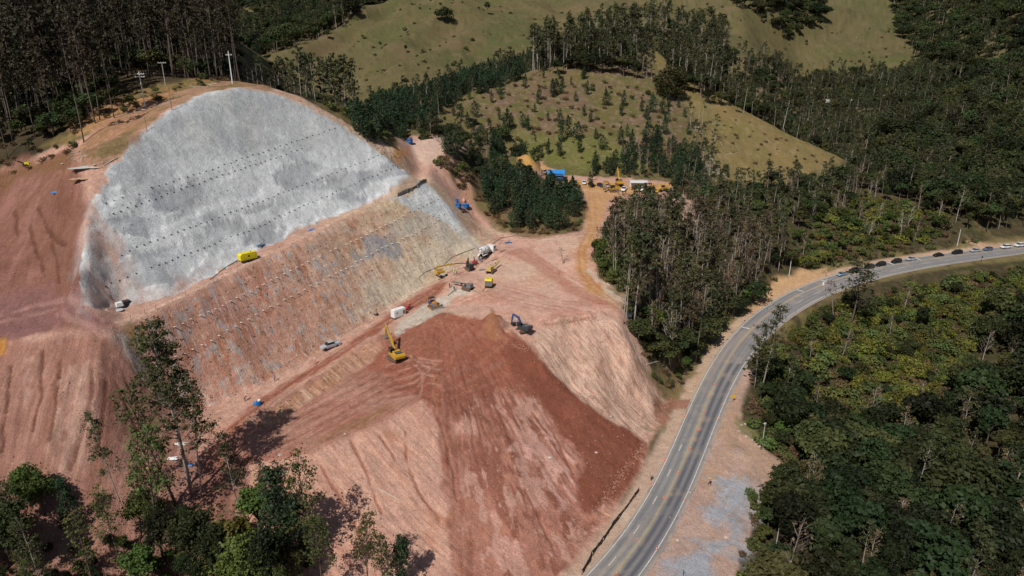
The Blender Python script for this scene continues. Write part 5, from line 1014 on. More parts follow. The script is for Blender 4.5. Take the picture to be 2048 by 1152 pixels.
scatter([(60,285),(100,300),(150,290),(140,320),(60,340),(0,350),(-30,330),(0,290)], 3.4, mix([(3, 'dry_shrub', .8, 1.6, 'dry shrub beside the light cart at the left edge', 'dry shrubs near the light cart'), (1, 'green_shrub', 1, 2, 'olive shrub beside the light cart at the left edge', 'olive shrubs near the light cart')]), seed=46)
scatter([(-20,215),(100,195),(240,190),(235,205),(165,262),(70,288),(-20,305)], 3.4, mix([(4, 'broadleaf_tree', 3.5, 7, 'dark low tree under the front of the dark plantation', 'understorey at the front of the plantation'), (2, 'plantation_tree', 20, 28, 'straight trunked tree at the front of the dark plantation', 'front trees of the plantation')]), seed=47)
scatter([(1182,518),(1208,482),(1240,470),(1262,640),(1246,600),(1212,560)], 2.3, mix([(3, 'green_shrub', 1.2, 3, 'olive shrub between the orange dirt road and the stand', 'olive shrubs by the orange dirt road'), (2, 'dry_shrub', 1, 2, 'dry shrub between the orange dirt road and the stand', 'dry shrubs by the orange road edge'), (2, 'bushy_tree', 3, 5.5, 'green bush between the orange dirt road and the stand', 'green bushes by the orange road edge')]), seed=48)
scatter([(945,395),(968,432),(1012,464),(1080,474),(1155,462),(1172,432),(1150,448),(1080,462),(1015,450),(970,420),(958,385)], 2.3, mix([(4, 'dry_shrub', .8, 1.8, 'dry shrub around the foot of the young tree block', 'dry shrubs around the young tree block'), (2, 'green_shrub', .8, 1.8, 'olive shrub around the foot of the young tree block', 'olive shrubs around the young tree block')]), seed=49)
scatter([(255,1075),(330,1040),(480,1070),(560,1085),(625,1120),(650,1240),(220,1240)], 4.3, mix([(3, 'leafy_bush', 3.5, 6.5, 'green bush in the lower left thicket', 'bushes of the lower left thicket'), (3, 'airy_tree', 6, 11, 'airy thin tree in the lower left thicket', 'airy trees of the lower left thicket'), (1.5, 'leafy_tree', 5, 8, 'dark leafy tree in the lower left thicket', 'leafy trees of the lower left thicket')]), seed=50)
scatter([(-40,1040),(60,1040),(110,1120),(130,1240),(-60,1240)], 3.6, mix([(2, 'leafy_bush', 3.5, 6, 'green bush at the lower left corner', 'bushes at the lower left corner'), (3, 'airy_tree', 6, 10, 'airy thin tree at the lower left corner', 'airy trees at the lower left corner'), (1, 'leafy_tree', 6, 8, 'dark leafy tree at the lower left corner', 'leafy trees at the lower left corner')]), seed=51)
scatter([(1640,640),(1720,600),(1790,590),(1830,640),(1850,720),(1820,790),(1720,780),(1660,720)], 2.6, mix([(5, 'yellow_shrub', 2, 3.6, 'bright yellow-green shrub in the patch below the highway bend', 'bright shrubs in the patch below the bend')]), seed=52, keep=lambda x, y: fbm(x / 9, y / 9, 3, 77) > .05)
scatter([(-260,430),(60,430),(60,760),(-120,900),(-200,760)], 13, mix([(2, 'dry_shrub', 1.2, 2.6, '', ''), (2, 'green_shrub', 1.2, 3.0, '', '')]), world=True, seed=53, jit=1.8, keep=lambda x, y: (np.random.default_rng(8).random(len(x)) < .5) & (fbm(x / 40, y / 40, 3, 78) > -.1))
scatter([(200,640),(460,620),(460,860),(220,900)], 13, mix([(2, 'dry_shrub', 1.2, 2.6, '', ''), (2, 'green_shrub', 1.2, 3.0, '', '')]), world=True, seed=54, jit=1.8, keep=lambda x, y: (np.random.default_rng(8).random(len(x)) < .5) & (fbm(x / 40, y / 40, 3, 78) > -.1))
scatter([(1440,210),(1550,262),(1680,325),(1640,345),(1540,360),(1450,340)], 9, mix([(3, 'dry_shrub', .7, 1.5, 'small dry shrub on the golden pasture ridge', 'small shrubs on the pasture ridge')]), seed=55)
scatter([(-40,1120),(110,1100),(300,1085),(480,1085),(620,1110),(655,1240),(-60,1240)], 2.7, mix([(5, 'leafy_bush', 1.8, 3.6, 'low dark bush in the scrub along the bottom left edge', 'low scrub at the bottom left', L_DIM), (3, 'leafy_bush', 1.8, 3.4, 'low green bush in the scrub along the bottom left edge', 'low green scrub at the bottom left')]), seed=56)
# --- write the plants out: the largest in view one by one, the far mass together
def plant_matrix(p):
    return Matrix.Translation((p['x'], p['y'], p['z'])) @ Matrix.Rotation(p['lean'][1], 4, 'Y') @ Matrix.Rotation(p['lean'][0], 4, 'X') @ Matrix.Rotation(p['r'], 4, 'Z') @ Matrix.Diagonal((p['s'] * p['sx'], p['s'] * p['sx'], p['s'], 1))
byk = {}
for p in PL:
    q = frame_px(p['x'], p['y'], p['z'] + p['h'] * .6); p['vis'] = 0
    if q and -30 < q[0] < 2080 and -20 < q[1] < 1180: p['vis'] = p['h'] / q[2]
    if p.get('solo'): p['vis'] += 5
    byk.setdefault(p['kind'], []).append(p)
_lmcache = {}
def with_leaf(me, lm):
    if lm is None: return me
    if (me.name, lm.name) not in _lmcache:
        c = me.copy(); c.materials[len(c.materials) - 1] = lm; _lmcache[(me.name, lm.name)] = c
    return _lmcache[(me.name, lm.name)]
CAP = {'eucalyptus_tree': 290, 'plantation_tree': 220, 'young_tree': 290, 'broadleaf_tree': 290, 'bushy_tree': 290, 'yellow_shrub': 290, 'green_shrub': 290, 'dry_shrub': 290, 'twiggy_tree': 290, 'bare_tree': 60, 'giant_eucalyptus': 99, 'leafy_tree': 99, 'round_tree': 9, 'conical_tree': 99, 'leafy_bush': 290, 'airy_tree': 99}
MASS = {'eucalyptus_tree': ('eucalyptus_woodland', 'far eucalyptus woodland'), 'plantation_tree': ('tree_plantation', 'dark plantation'), 'young_tree': ('young_woodland', ''), 'broadleaf_tree': ('broadleaf_forest', ''), 'bushy_tree': ('bushy_woodland', ''), 'yellow_shrub': ('yellow_shrubland', ''), 'green_shrub': ('green_shrubland', ''), 'dry_shrub': ('dry_shrubland', ''), 'twiggy_tree': ('open_woodland', ''), 'bare_tree': ('bare_woodland', ''), 'giant_eucalyptus': ('x', ''), 'leafy_tree': ('x', ''), 'round_tree': ('x', ''), 'conical_tree': ('x', ''), 'leafy_bush': ('x', ''), 'airy_tree': ('x', '')}
LAB = {'yellow_shrub': 'yellow', 'green_shrub': 'olive'}
def mass_object(name, pts, meshes):
    """one object that places the far plants nobody could count"""
    pc = bpy.data.collections.new(name + '_models')
    for k, me in enumerate(meshes): o = bpy.data.objects.new('%s_model_%02d' % (name, k), me); pc.objects.link(o)
    me = bpy.data.meshes.new(name); me.vertices.add(len(pts)); me.vertices.foreach_set('co', np.array([(p['x'], p['y'], p['z']) for p in pts], np.float32).ravel())
    a = me.attributes.new('turn', 'FLOAT_VECTOR', 'POINT'); a.data.foreach_set('vector', np.array([(p['lean'][0], p['lean'][1], p['r']) for p in pts], np.float32).ravel())
    a = me.attributes.new('size', 'FLOAT_VECTOR', 'POINT'); a.data.foreach_set('vector', np.array([(p['s'] * p['sx'], p['s'] * p['sx'], p['s']) for p in pts], np.float32).ravel())
    a = me.attributes.new('model', 'INT', 'POINT'); a.data.foreach_set('value', np.array([p['v'] for p in pts], np.int32))
    ng = bpy.data.node_groups.new(name + '_nodes', 'GeometryNodeTree'); ng.interface.new_socket('Geometry', in_out='INPUT', socket_type='NodeSocketGeometry'); ng.interface.new_socket('Geometry', in_out='OUTPUT', socket_type='NodeSocketGeometry')
    N = ng.nodes; L = ng.links; gi = N.new('NodeGroupInput'); go = N.new('NodeGroupOutput'); ci = N.new('GeometryNodeCollectionInfo'); ci.inputs['Collection'].default_value = pc; ci.inputs['Separate Children'].default_value = True; ci.inputs['Reset Children'].default_value = True
    ip = N.new('GeometryNodeInstanceOnPoints'); ip.inputs['Pick Instance'].default_value = True
    def at(nm, ty):
        q = N.new('GeometryNodeInputNamedAttribute'); q.data_type = ty; q.inputs['Name'].default_value = nm; return q.outputs['Attribute']
    L.new(gi.outputs[0], ip.inputs['Points']); L.new(ci.outputs[0], ip.inputs['Instance']); L.new(at('model', 'INT'), ip.inputs['Instance Index']); L.new(at('size', 'FLOAT_VECTOR'), ip.inputs['Scale'])
    er = N.new('FunctionNodeEulerToRotation'); L.new(at('turn', 'FLOAT_VECTOR'), er.inputs[0]); L.new(er.outputs[0], ip.inputs['Rotation']); L.new(ip.outputs[0], go.inputs[0])
    o = bpy.data.objects.new(name, me); COL.objects.link(o); md_ = o.modifiers.new('plants', 'NODES'); md_.node_group = ng; o['kind'] = 'stuff'; return o
SHOWN = []
NAME_OF = {'giant_eucalyptus': 'eucalyptus_tree', 'leafy_tree': 'broadleaf_tree', 'conical_tree': 'young_tree', 'leafy_bush': 'bushy_tree', 'airy_tree': 'twiggy_tree', 'plantation_tree': 'plantation_eucalyptus'}
for kind, ps in byk.items():
    ps.sort(key=lambda p: -p['vis']); n = CAP[kind]
    one = [p for p in ps[:n] if p['vis'] > .018 and p['label']]; rest = [p for p in ps if id(p) not in set(map(id, one))]
    for p in one:
        tm, cm, jm, H = KIND[kind][p['v']]; M = plant_matrix(p); near = p['vis'] > .045
        if near and cm:
            e = bpy.data.objects.new(NAME_OF.get(kind, kind), None); COL.objects.link(e); e.matrix_world = M; e.empty_display_size = .2
            a = bpy.data.objects.new('trunk', tm); b = bpy.data.objects.new('crown', with_leaf(cm, p['lm'])); COL.objects.link(a); COL.objects.link(b); a.parent = e; b.parent = e
        else:
            e = bpy.data.objects.new(NAME_OF.get(kind, kind), with_leaf(jm, p['lm'])); COL.objects.link(e); e.matrix_world = M
        e['label'] = p['label']; e['category'] = CROWNED[kind]
        if p['group']: e['group'] = p['group']; SHOWN.append((e, p))
    if rest: o = mass_object(MASS[kind][0], rest, [k[2] for k in KIND[kind]])
    print('PLANTS', kind, len(one), len(rest))

# alike plants: say in which part of their stand each one grows, and how high it is
_gr = {}
for e, p in SHOWN: _gr.setdefault(p['label'], []).append((e, p))
for lb, es in _gr.items():
    if len(es) < 4: continue
    Q = np.array([frame_px(p['x'], p['y'], p['z'] + p['h'] * .6)[:2] for _, p in es]); hx = np.quantile(Q[:, 0], [.25, .5, .75]); hy = np.quantile(Q[:, 1], [.25, .5, .75]); hh = np.quantile([p['h'] for _, p in es], [.3, .7]); base = ' '.join(lb.split()[:11])
    for k, (e, p) in enumerate(es):
        cx = ('far left', 'left', 'right', 'far right')[int(np.searchsorted(hx, Q[k, 0]))]; cy = ('top', 'upper', 'lower', 'bottom')[int(np.searchsorted(hy, Q[k, 1]))]; sz = ('low', '', 'high')[int(np.searchsorted(hh, p['h']))]
        w = lb.split(); tail = (', ' + cy + ' ' + cx + ' part').replace('far left', 'leftmost').replace('far right', 'rightmost')
        if len(w) + 3 > 16: tail = ', ' + cy + ' ' + cx.replace('far left', 'leftmost').replace('far right', 'rightmost')
        if len(w) + 2 > 16: continue
        e['label'] = (sz + ' ' if sz and len(w) + len(tail.split()) - 1 < 16 else '') + lb + tail
# ================================================================== THINGS ON THE SITE AND THE ROAD
def at_px(x, y): p = cast([(x, y)])[0]; return Vector(p)
def head(a, b):
    """direction on the ground between two places of the photograph"""
    p, q = at_px(*a), at_px(*b); return math.atan2(q.y - p.y, q.x - p.x)
def thing(name, label, cat, loc, rz=0.0, group=None, tilt=None):
    o = bpy.data.objects.new(name, None); COL.objects.link(o); o.location = loc; o.rotation_euler = (tilt[0] if tilt else 0, tilt[1] if tilt else 0, rz); o.empty_display_size = .3
    o['label'] = label; o['category'] = cat
    if group: o['group'] = group
    return o
def part(name, mb, mats, par, label=None, smooth=False, loc=None):
    me = mb if isinstance(mb, bpy.types.Mesh) else mb.mesh(name, mats, smooth); o = bpy.data.objects.new(name, me); COL.objects.link(o); o.parent = par
    if loc: o.location = loc
    if label: o['label'] = label
    return o
def single(name, mb, mats, label, cat, loc, rz=0.0, group=None, smooth=False, rot=None):
    me = mb if isinstance(mb, bpy.types.Mesh) else mb.mesh(name, mats, smooth); o = bpy.data.objects.new(name, me); COL.objects.link(o); o.location = loc; o.rotation_euler = rot or (0, 0, rz)
    o['label'] = label; o['category'] = cat
    if group: o['group'] = group
    return o
def slope_at(p, rz):
    e = 1.5; dx = (float(look(p.x + e, p.y)) - float(look(p.x - e, p.y))) / (2 * e); dy = (float(look(p.x, p.y + e)) - float(look(p.x, p.y - e))) / (2 * e)
    f = dx * math.cos(rz) + dy * math.sin(rz); s = -dx * math.sin(rz) + dy * math.cos(rz); return (math.atan(s) * .8, -math.atan(f) * .8)
def copy_tree(o, par=None):
    c = o.copy(); COL.objects.link(c); c.parent = par
    for ch in list(o.children): copy_tree(ch, c)
    return c

GLASS = mat('dark_glass', (.02, .025, .03), .08, spec=.6, noise=.0); RUB = mat('tyre_rubber', (.025, .024, .023), .85, noise=.2); RIM = mat('wheel_rim', (.35, .35, .36), .35, .7, noise=.1)
YEL = mat('machine_yellow', (.50, .29, .03), .45, noise=.16, nscale=1.5); YELC = mat('compressor_yellow', (.72, .58, .02), .4, noise=.08); BLKM = mat('machine_black', (.028, .028, .03), .5, noise=.3); GRYM = mat('machine_grey', (.16, .16, .16), .5, noise=.3, nscale=3)
BLUM = mat('machine_blue', (.035, .085, .24), .45, noise=.2); STEEL = mat('worn_steel', (.30, .27, .24), .45, .5, noise=.3, nscale=3); MUD = mat('muddy_tracks', (.14, .085, .06), .9, noise=.4, nscale=4); WHT = mat('white_paint', (.72, .73, .72), .4, noise=.08); DWHT = mat('dusty_white', (.60, .58, .54), .6, noise=.15, nscale=2)
TANK = mat('tank_blue', (.012, .12, .36), .4, noise=.1); ORM = mat('machine_orange', (.50, .20, .045), .5, noise=.2); REDM = mat('machine_red', (.42, .045, .06), .5, noise=.2); TAN = mat('dusty_yellow', (.50, .36, .12), .7, noise=.25, nscale=2)
CONC = mat('pole_concrete', (.50, .49, .47), .8, noise=.15, nscale=2); WOOD = mat('weathered_wood', (.20, .15, .11), .9, noise=.3, nscale=2); LOGP = mat('pale_log', (.46, .38, .30), .9, noise=.25, nscale=2)
ORC = mat('cone_orange', (.75, .10, .025), .5, noise=.1); NETB = mat('black_netting', (.035, .034, .032), .8, noise=.4, nscale=3); PIPEW = mat('white_pipe', (.70, .66, .60), .5, noise=.1); RUSTM = mat('rust', (.10, .055, .035), .8, noise=.4)
TARP = mat('blue_tarp', (.04, .22, .55), .5, noise=.2, nscale=2); HOSE = mat('black_hose', (.03, .028, .026), .6); REDL = mat('tail_light', (.30, .01, .01), .3); LMP = mat('headlight', (.6, .6, .58), .15); STONE = mat('stone', (.42, .36, .31), .9, noise=.3, nscale=2, rnd=.3); SLAB = mat('grey_slab', (.42, .41, .40), .85, noise=.25, nscale=1)

def loft(mb, secs, m=0):
    """rounded body from cross-sections (x, half width, bottom, top, shoulder drop)"""
    V = []; F = []; n = 8
    for (x, w, z0, z1, sh) in secs:
        V += [(x, -w * .9, z0), (x, w * .9, z0), (x, w, z0 + (z1 - z0) * .25), (x, w, z1 - sh), (x, w * .86, z1), (x, -w * .86, z1), (x, -w, z1 - sh), (x, -w, z0 + (z1 - z0) * .25)]
    for i in range(len(secs) - 1):
        for k in range(n): F.append((i * n + k, (i + 1) * n + k, (i + 1) * n + (k + 1) % n, i * n + (k + 1) % n))
    F.append(tuple(range(n))); F.append(tuple(range((len(secs) - 1) * n, len(secs) * n))[::-1]); mb.add(V, F, m); return mb
def wheel_parts(par, x, y, r, w, loc_z=None):
    t = MB().lathe([(r * .62, -w / 2), (r * .96, -w / 2), (r, -w * .3), (r, w * .3), (r * .96, w / 2), (r * .62, w / 2)], axis='y', n=14)
    wo = part('wheel', t, RUB, par, loc=(x, y, loc_z if loc_z is not None else r)); part('rim', MB().lathe([(r * .2, -w * .42), (r * .6, -w * .42), (r * .6, w * .42), (r * .2, w * .42)], axis='y', n=10), RIM, wo); return wo
def make_car(style, paint, label, loc, rz, group=None, tilt=None):
    L = {'hatch': 3.9, 'sedan': 4.4, 'suv': 4.4, 'pickup': 5.3}[style]; W = {'hatch': .84, 'sedan': .87, 'suv': .91, 'pickup': .93}[style]; hb = {'hatch': .92, 'sedan': .90, 'suv': 1.05, 'pickup': 1.08}[style]; ht = {'hatch': 1.47, 'sedan': 1.43, 'suv': 1.68, 'pickup': 1.76}[style]; z0 = .24 if style in ('hatch', 'sedan') else .34
    t = thing('pickup_truck' if style == 'pickup' else 'car', label, 'pickup' if style == 'pickup' else 'car', loc, rz, group, tilt); h = L / 2
    b = MB()
    if style == 'pickup':
        loft(b, [(h, W * .80, z0 + .1, hb * .78, .1), (h - .15, W * .93, z0, hb * .92, .1), (h - 1.0, W, z0, hb, .08), (.9 - .3, W, z0, hb + .04, .06), (-.75, W, z0, hb + .04, .06)])
        b.box((-1.6, W - .05, (z0 + hb) / 2 + .04), (1.75, .1, hb - z0)); b.box((-1.6, -W + .05, (z0 + hb) / 2 + .04), (1.75, .1, hb - z0)); b.box((-h + .12, 0, (z0 + hb) / 2 + .04), (.1, 2 * W - .02, hb - z0)); b.box((-1.6, 0, z0 + .25), (1.75, 2 * W - .22, .2))
    else:
        loft(b, [(h, W * .78, z0 + .12, hb * .70, .1), (h - .12, W * .92, z0 + .02, hb * .80, .1), (h - .55, W, z0, hb * .88, .08), (h - 1.15, W, z0, hb, .06), (-h + 1.0, W, z0, hb + .02, .06), (-h + .25, W * .97, z0, hb * .98, .08), (-h, W * .85, z0 + .1, hb * .85, .1)])
    part('body', b, paint, t, smooth=False)
    xr = {'hatch': (h - 1.05, h - 1.75, -h + .55, -h + .12), 'sedan': (h - 1.15, h - 1.95, -h + 1.35, -h + .62), 'suv': (h - 1.05, h - 1.65, -h + .40, -h + .10), 'pickup': (h - 1.35, h - 2.05, -.75, -.95 + .1)}[style]
    def wedge(xa, xb, za, zb, wa, wb): m_ = MB(); m_.add([(xa, -wa, za), (xa, wa, za), (xb, wb, zb), (xb, -wb, zb), (xa - .04 * (1 if xb < xa else -1), -wa, za - .02), (xa - .04 * (1 if xb < xa else -1), wa, za - .02), (xb - .04 * (1 if xb < xa else -1), wb, zb - .02), (xb - .04 * (1 if xb < xa else -1), -wb, zb - .02)], [(0, 1, 2, 3), (7, 6, 5, 4), (0, 4, 5, 1), (1, 5, 6, 2), (2, 6, 7, 3), (3, 7, 4, 0)]); return m_
    wt = W * .78; zc = hb + .02
    part('windscreen', wedge(xr[0], xr[1], zc, ht - .03, W * .86, wt), GLASS, t); part('rear_window', wedge(xr[3], xr[2], zc, ht - .03, W * .86, wt), GLASS, t)
    part('roof', loft(MB(), [(xr[1] + .04, wt * .96, ht - .06, ht - .01, .01), (xr[1] - .3, wt, ht - .06, ht + .02, .02), (xr[2] + .3, wt, ht - .06, ht + .02, .02), (xr[2] - .04, wt * .96, ht - .06, ht - .01, .01)]), paint, t)
    for sg in (-1, 1):
        m_ = MB(); m_.add([(xr[0] - .06, sg * W * .865, zc), (xr[1] - .02, sg * wt, ht - .05), (xr[2] + .02, sg * wt, ht - .05), (xr[3] + .06, sg * W * .865, zc), (xr[0] - .06, sg * W * .80, zc), (xr[1] - .02, sg * wt * .93, ht - .05), (xr[2] + .02, sg * wt * .93, ht - .05), (xr[3] + .06, sg * W * .80, zc)], [(0, 1, 2, 3), (7, 6, 5, 4), (0, 4, 5, 1), (1, 5, 6, 2), (2, 6, 7, 3), (3, 7, 4, 0)]); part('side_window', m_, GLASS, t)
        part('headlight', MB().box((h - .1, sg * W * .66, hb * .68), (.12, .34, .14)), LMP, t); part('tail_light', MB().box((-h + .06, sg * W * .72, hb * .78), (.1, .22, .2)), REDL, t); part('mirror', MB().box((xr[0] - .25, sg * (W + .08), hb + .06), (.14, .2, .14)), paint, t)
    r = .31 if style in ('hatch', 'sedan') else .37
    for x in (h - .82, -h + (.85 if style != 'pickup' else 1.15)):
        for sg in (-1, 1): wheel_parts(t, x, sg * (W - .1), r, .21)
    return t
def paintm(n, c, r=.3): return mat('car_paint_' + n, c, r, .15, noise=.05, spec=.5)
P_BLK = paintm('black', (.012, .012, .014)); P_SIL = paintm('silver', (.42, .45, .48)); P_LBL = paintm('light_blue', (.26, .36, .46)); P_BLG = paintm('blue_grey', (.12, .16, .24)); P_WHT = paintm('white', (.78, .78, .78)); P_DGR = paintm('dark_grey', (.05, .05, .055)); P_DBL = paintm('dark_blue', (.03, .05, .11))

# --- the queue on the left lane
QG = 'cars queuing in the left lane of the highway'
queue = [(1681, 549, 'hatch', P_LBL, 'light blue hatchback at the head of the queue, beside the white warning board'), (1706, 542, 'suv', P_BLK, 'black car second in the queue, behind the light blue hatchback'), (1739, 535, 'suv', P_DGR, 'dark car third in the queue, partly behind the tree crown'), (1762, 530, 'suv', P_BLK, 'black car fourth in the queue, right of the tree crown'), (1792, 523.5, 'suv', P_BLK, 'black car just left of the white stop line, behind the silver sedan ahead of it'),
         (1820, 518, 'sedan', P_SIL, 'silver sedan alone between two white stop lines'), (1876, 510.5, 'sedan', P_BLK, 'black low car in the gap right of the silver sedan'), (1914, 506, 'suv', P_BLK, 'large black car left of the two blue-grey cars'), (1951, 502, 'sedan', P_SIL, 'silver-grey sedan with blue-grey car close behind it'), (1976, 499, 'hatch', P_BLG, 'blue-grey hatchback with a pale bonnet behind the silver-grey sedan'), (2013, 495.5, 'suv', P_WHT, 'white car second from the right end of the queue'), (2042, 492.5, 'suv', P_WHT, 'white car at the right end of the queue, cut by the photo edge')]
for px, py, stl, pm, lb in queue:
    p = at_px(px, py + 2); st, of, _ = road_frame([p.x], [p.y]); s = float(st[0]); off = float(OFF_L(s)) * .52; x, y, z = road_pt(s, off); x2, y2, _ = road_pt(s - 1, off)
    make_car(stl, pm, lb, (x, y, z + .01), math.atan2(y2 - y, x2 - x), QG)
# stop lines and hatch bars across the left lane
for px, py, n in ((1489, 656, 'x'), (1600, 582, 'x'), (1783, 528, 'x'), (1837, 519, 'x'), (1652, 564, 'x')):
    p = at_px(px, py); s = float(road_frame([p.x], [p.y])[0][0]); paint_line('cross_line', [(s, s + .5, lambda q: OFF_L(q) - .2, .5)], WP)
paint_line('lane_line', [(s, s + 3, lambda q: OFF_L(q) * .5 + .07, lambda q: OFF_L(q) * .5 - .07) for s in np.arange(S_A + 60, S_A + 150, 11.0)], WP)

# --- traffic cones
cb = MB().lathe([(.19, .03), (.17, .12), (.10, .45), (.045, .72), (.03, .75)], n=10); cbase = MB().box((0, 0, .02), (.42, .42, .04)); cst = MB().lathe([(.142, .26), (.108, .42)], n=10)
c0 = thing('traffic_cone', '', 'traffic cone', (0, 0, 0)); bo = part('body', cb, ORC, c0, smooth=True); part('stripe', cst, WHT, bo, smooth=True); part('base', cbase, ORC, c0)
CG = 'traffic cones along the highway markings'; first = True
for px, py, lb in ((1234,1148,'red traffic cone on the yellow line nearest the bottom edge'),(1274,1080,'traffic cone on the yellow line, second from the bottom edge'),(1328,997,'traffic cone on the yellow line beside the upper end of the black silt fence'),(1357,946,'traffic cone on the yellow line, fourth from the bottom'),(1381,898,'traffic cone on the yellow line, fifth from the bottom'),(1397,861,'traffic cone on the yellow line, sixth from the bottom'),(1408,824,'traffic cone on the yellow line level with the yellow sign'),(1418,794,'traffic cone on the yellow line just above the level of the yellow sign'),(1429,770,'traffic cone on the yellow line below the first overhanging tree'),(1447,736,'traffic cone on the yellow line left of the overhanging tree'),(1467,712,'traffic cone on the yellow line beside the tree shadow'),(1483,682,'traffic cone on the yellow line just below the first white cross line'),
    (1627,579,'traffic cone just right of the second white cross line'),(1675,560,'traffic cone beside the light blue hatchback'),(1742,544,'traffic cone beside the third car of the queue'),(1648,573,'traffic cone at the foot of the white warning board'),
    (1313,1099,'bright red traffic cone on the right edge line, nearest the bottom'),(1369,1003,'traffic cone on the right edge line opposite the silt fence end'),(1438,837,'traffic cone on the right edge line above the lay-by'),(1445,811,'traffic cone on the right edge line left of the yellow sign'),(1369,833,'traffic cone on the left edge line by the mud patch'),(1329,921,'dark traffic cone on the left edge line'),(1391,771,'traffic cone on the left shoulder above the mud patch'),(1396,758,'upper traffic cone on the left shoulder above the mud patch'),(1301,968,'traffic cone on the left shoulder near the fence end')):
    p = at_px(px, py); o = c0 if first else copy_tree(c0); first = False; o.location = (p.x, p.y, p.z + .05); o.scale = (.9,) * 3; o['label'] = lb; o['group'] = CG

# --- excavators
def ribbon_track(mb, L, r, w, y, m=0):
    pr = []
    for k in range(7): a = math.pi / 2 + math.pi * k / 6; pr.append((-L / 2 + r * math.cos(a), r + r * math.sin(a)))
    for k in range(7): a = -math.pi / 2 + math.pi * k / 6; pr.append((L / 2 + r * math.cos(a), r + r * math.sin(a)))
    mb.prism(pr, y - w / 2, y + w / 2, m)
    for k in range(int(L / .35)): x = -L / 2 + .35 * k + .1; mb.box((x, y, 2 * r + .02), (.07, w, .06), m); mb.box((x, y, .01), (.07, w, .05), m)
def beam(mb, pts, w, hs, m=0):
    """a boom: outline along pts (x,z) with depths hs, width w"""
    up = []; dn = []
    for i, (x, z) in enumerate(pts):
        a = Vector(pts[min(i + 1, len(pts) - 1)]) - Vector(pts[max(i - 1, 0)]); n = Vector((-a.y, a.x)).normalized() * hs[i] / 2; up.append((x + n.x, z + n.y)); dn.append((x - n.x, z - n.y))
    for i in range(len(pts) - 1): mb.prism([dn[i], dn[i + 1], up[i + 1], up[i]], -w / 2, w / 2, m)
    return mb
def make_excavator(label, loc, rz, swing, paint, pose, scale=1.0, group=None, hood=None, tilt=None, armp=None):
    armp = armp or paint
    t = thing('excavator', label, 'excavator', loc, rz, group, tilt); t.scale = (scale,) * 3
    for sg in (-1, 1):
        m_ = MB(); ribbon_track(m_, 3.2, .42, .6, sg * 1.2); tr = part('track', m_, MUD, t); w_ = MB()
        for k in range(5): w_.lathe([(.2, -.1), (.2, .1)], (-1.3 + .65 * k, sg * 1.52, .34), 8, axis='y')
        part('roller', w_, GRYM, tr)
    part('undercarriage', MB().box((0, 0, .62), (2.4, 2.0, .35)).cyl((0, 0, .75), (0, 0, 1.05), .75, 14), GRYM, t)
    R = Matrix.Rotation(swing, 4, 'Z')
    def rp(name, mb, m, par=t, label=None):
        mb.V = [tuple(R @ Vector(v)) for v in mb.V]; return part(name, mb, m, par, label)
    rp('body', MB().box((-.6, 0, 1.55), (3.9, 2.7, .9), taper=(.98, .98)).box((-.9, -.2, 2.15), (2.2, 2.2, .4), taper=(.94, .92)), paint)
    rp('counterweight', MB().prism([(-2.5, 1.1), (-3.05, 1.3), (-3.15, 1.9), (-2.95, 2.35), (-2.4, 2.38)], -1.35, 1.35), paint)
    hd = rp('engine_hood', MB().box((-1.55, -.15, 2.40), (1.5, 1.7, .1)), hood or BLKM); g = MB()
    for k in range(6): g.box((-2.1 + .2 * k, -.15, 2.47), (.07, 1.5, .04))
    rp('grille', g, GRYM, hd); rp('exhaust', MB().cyl((-1.0, -.9, 2.3), (-1.0, -.9, 2.95), .08, 8), BLKM)
    cabo = rp('cab', MB().box((.75, .80, 2.0), (1.7, 1.02, .5)).box((.72, .80, 3.02), (1.55, 1.0, .1)).box((0.0, .32, 2.6), (.1, .08, .8)).box((0.0, 1.28, 2.6), (.1, .08, .8)).box((1.5, .34, 2.6), (.08, .08, .8)).box((1.5, 1.26, 2.6), (.08, .08, .8)), BLKM)
    rp('window', MB().box((1.54, .8, 2.6), (.04, .84, .74)).box((.75, 1.29, 2.6), (1.4, .04, .74)).box((.75, .31, 2.6), (1.4, .04, .74)), GLASS, cabo)
    b0, b1, b2, s1, k0 = pose      # boom foot, boom bend, boom tip, stick tip, bucket turn
    rp('boom', beam(MB(), [b0, b1, b2], .42, [.55, .75, .42]), armp); rp('stick', beam(MB(), [(b2[0] - .25 * (s1[0] - b2[0]) / 3, b2[1] - .25 * (s1[1] - b2[1]) / 3), ((b2[0] + s1[0]) / 2, (b2[1] + s1[1]) / 2), s1], .34, [.45, .5, .3]), armp)
    mid = ((b0[0] + b1[0]) / 2, (b0[1] + b1[1]) / 2)
    for sg in (-1, 1): rp('hydraulic_cylinder', MB().cyl((b0[0] + .7, sg * .33, b0[1] - .5), (b1[0], sg * .33, b1[1] - .1), .09, 6), STEEL)
    rp('hydraulic_cylinder', MB().cyl((b1[0], 0, b1[1] + .45), (b2[0] - .1, 0, b2[1] + .45), .09, 6), STEEL)
    c, s_ = math.cos(k0), math.sin(k0); bk = [(0, 0), (.55, -.15), (.95, -.7), (.75, -1.25), (.15, -1.35), (-.1, -.7)]; poly = [(s1[0] + x * c - z * s_, s1[1] + x * s_ + z * c) for x, z in bk]
    bo_ = rp('bucket', MB().prism(poly, -.62, .62), STEEL if hood is None else BLKM); th = MB(); p5 = poly[4]; p3 = poly[3]
    for k in range(5): th.box((p5[0] - .12 * c, -.5 + .25 * k, p5[1] - .12 * s_), (.3, .09, .08))
    rp('tooth', th, STEEL, bo_); return t
EXG = 'excavators working on the site'
a = at_px(792, 718); rz = head((792, 722), (765, 690))
make_excavator('large yellow excavator with high folded arm digging beside the haul road', a, head((758, 735), (800, 758)) + 0.0, rz - head((758, 735), (800, 758)), YEL, ((.5, 1.9), (2.9, 4.9), (5.4, 7.6), (6.2, 4.0), -2.2), 1.0, EXG)
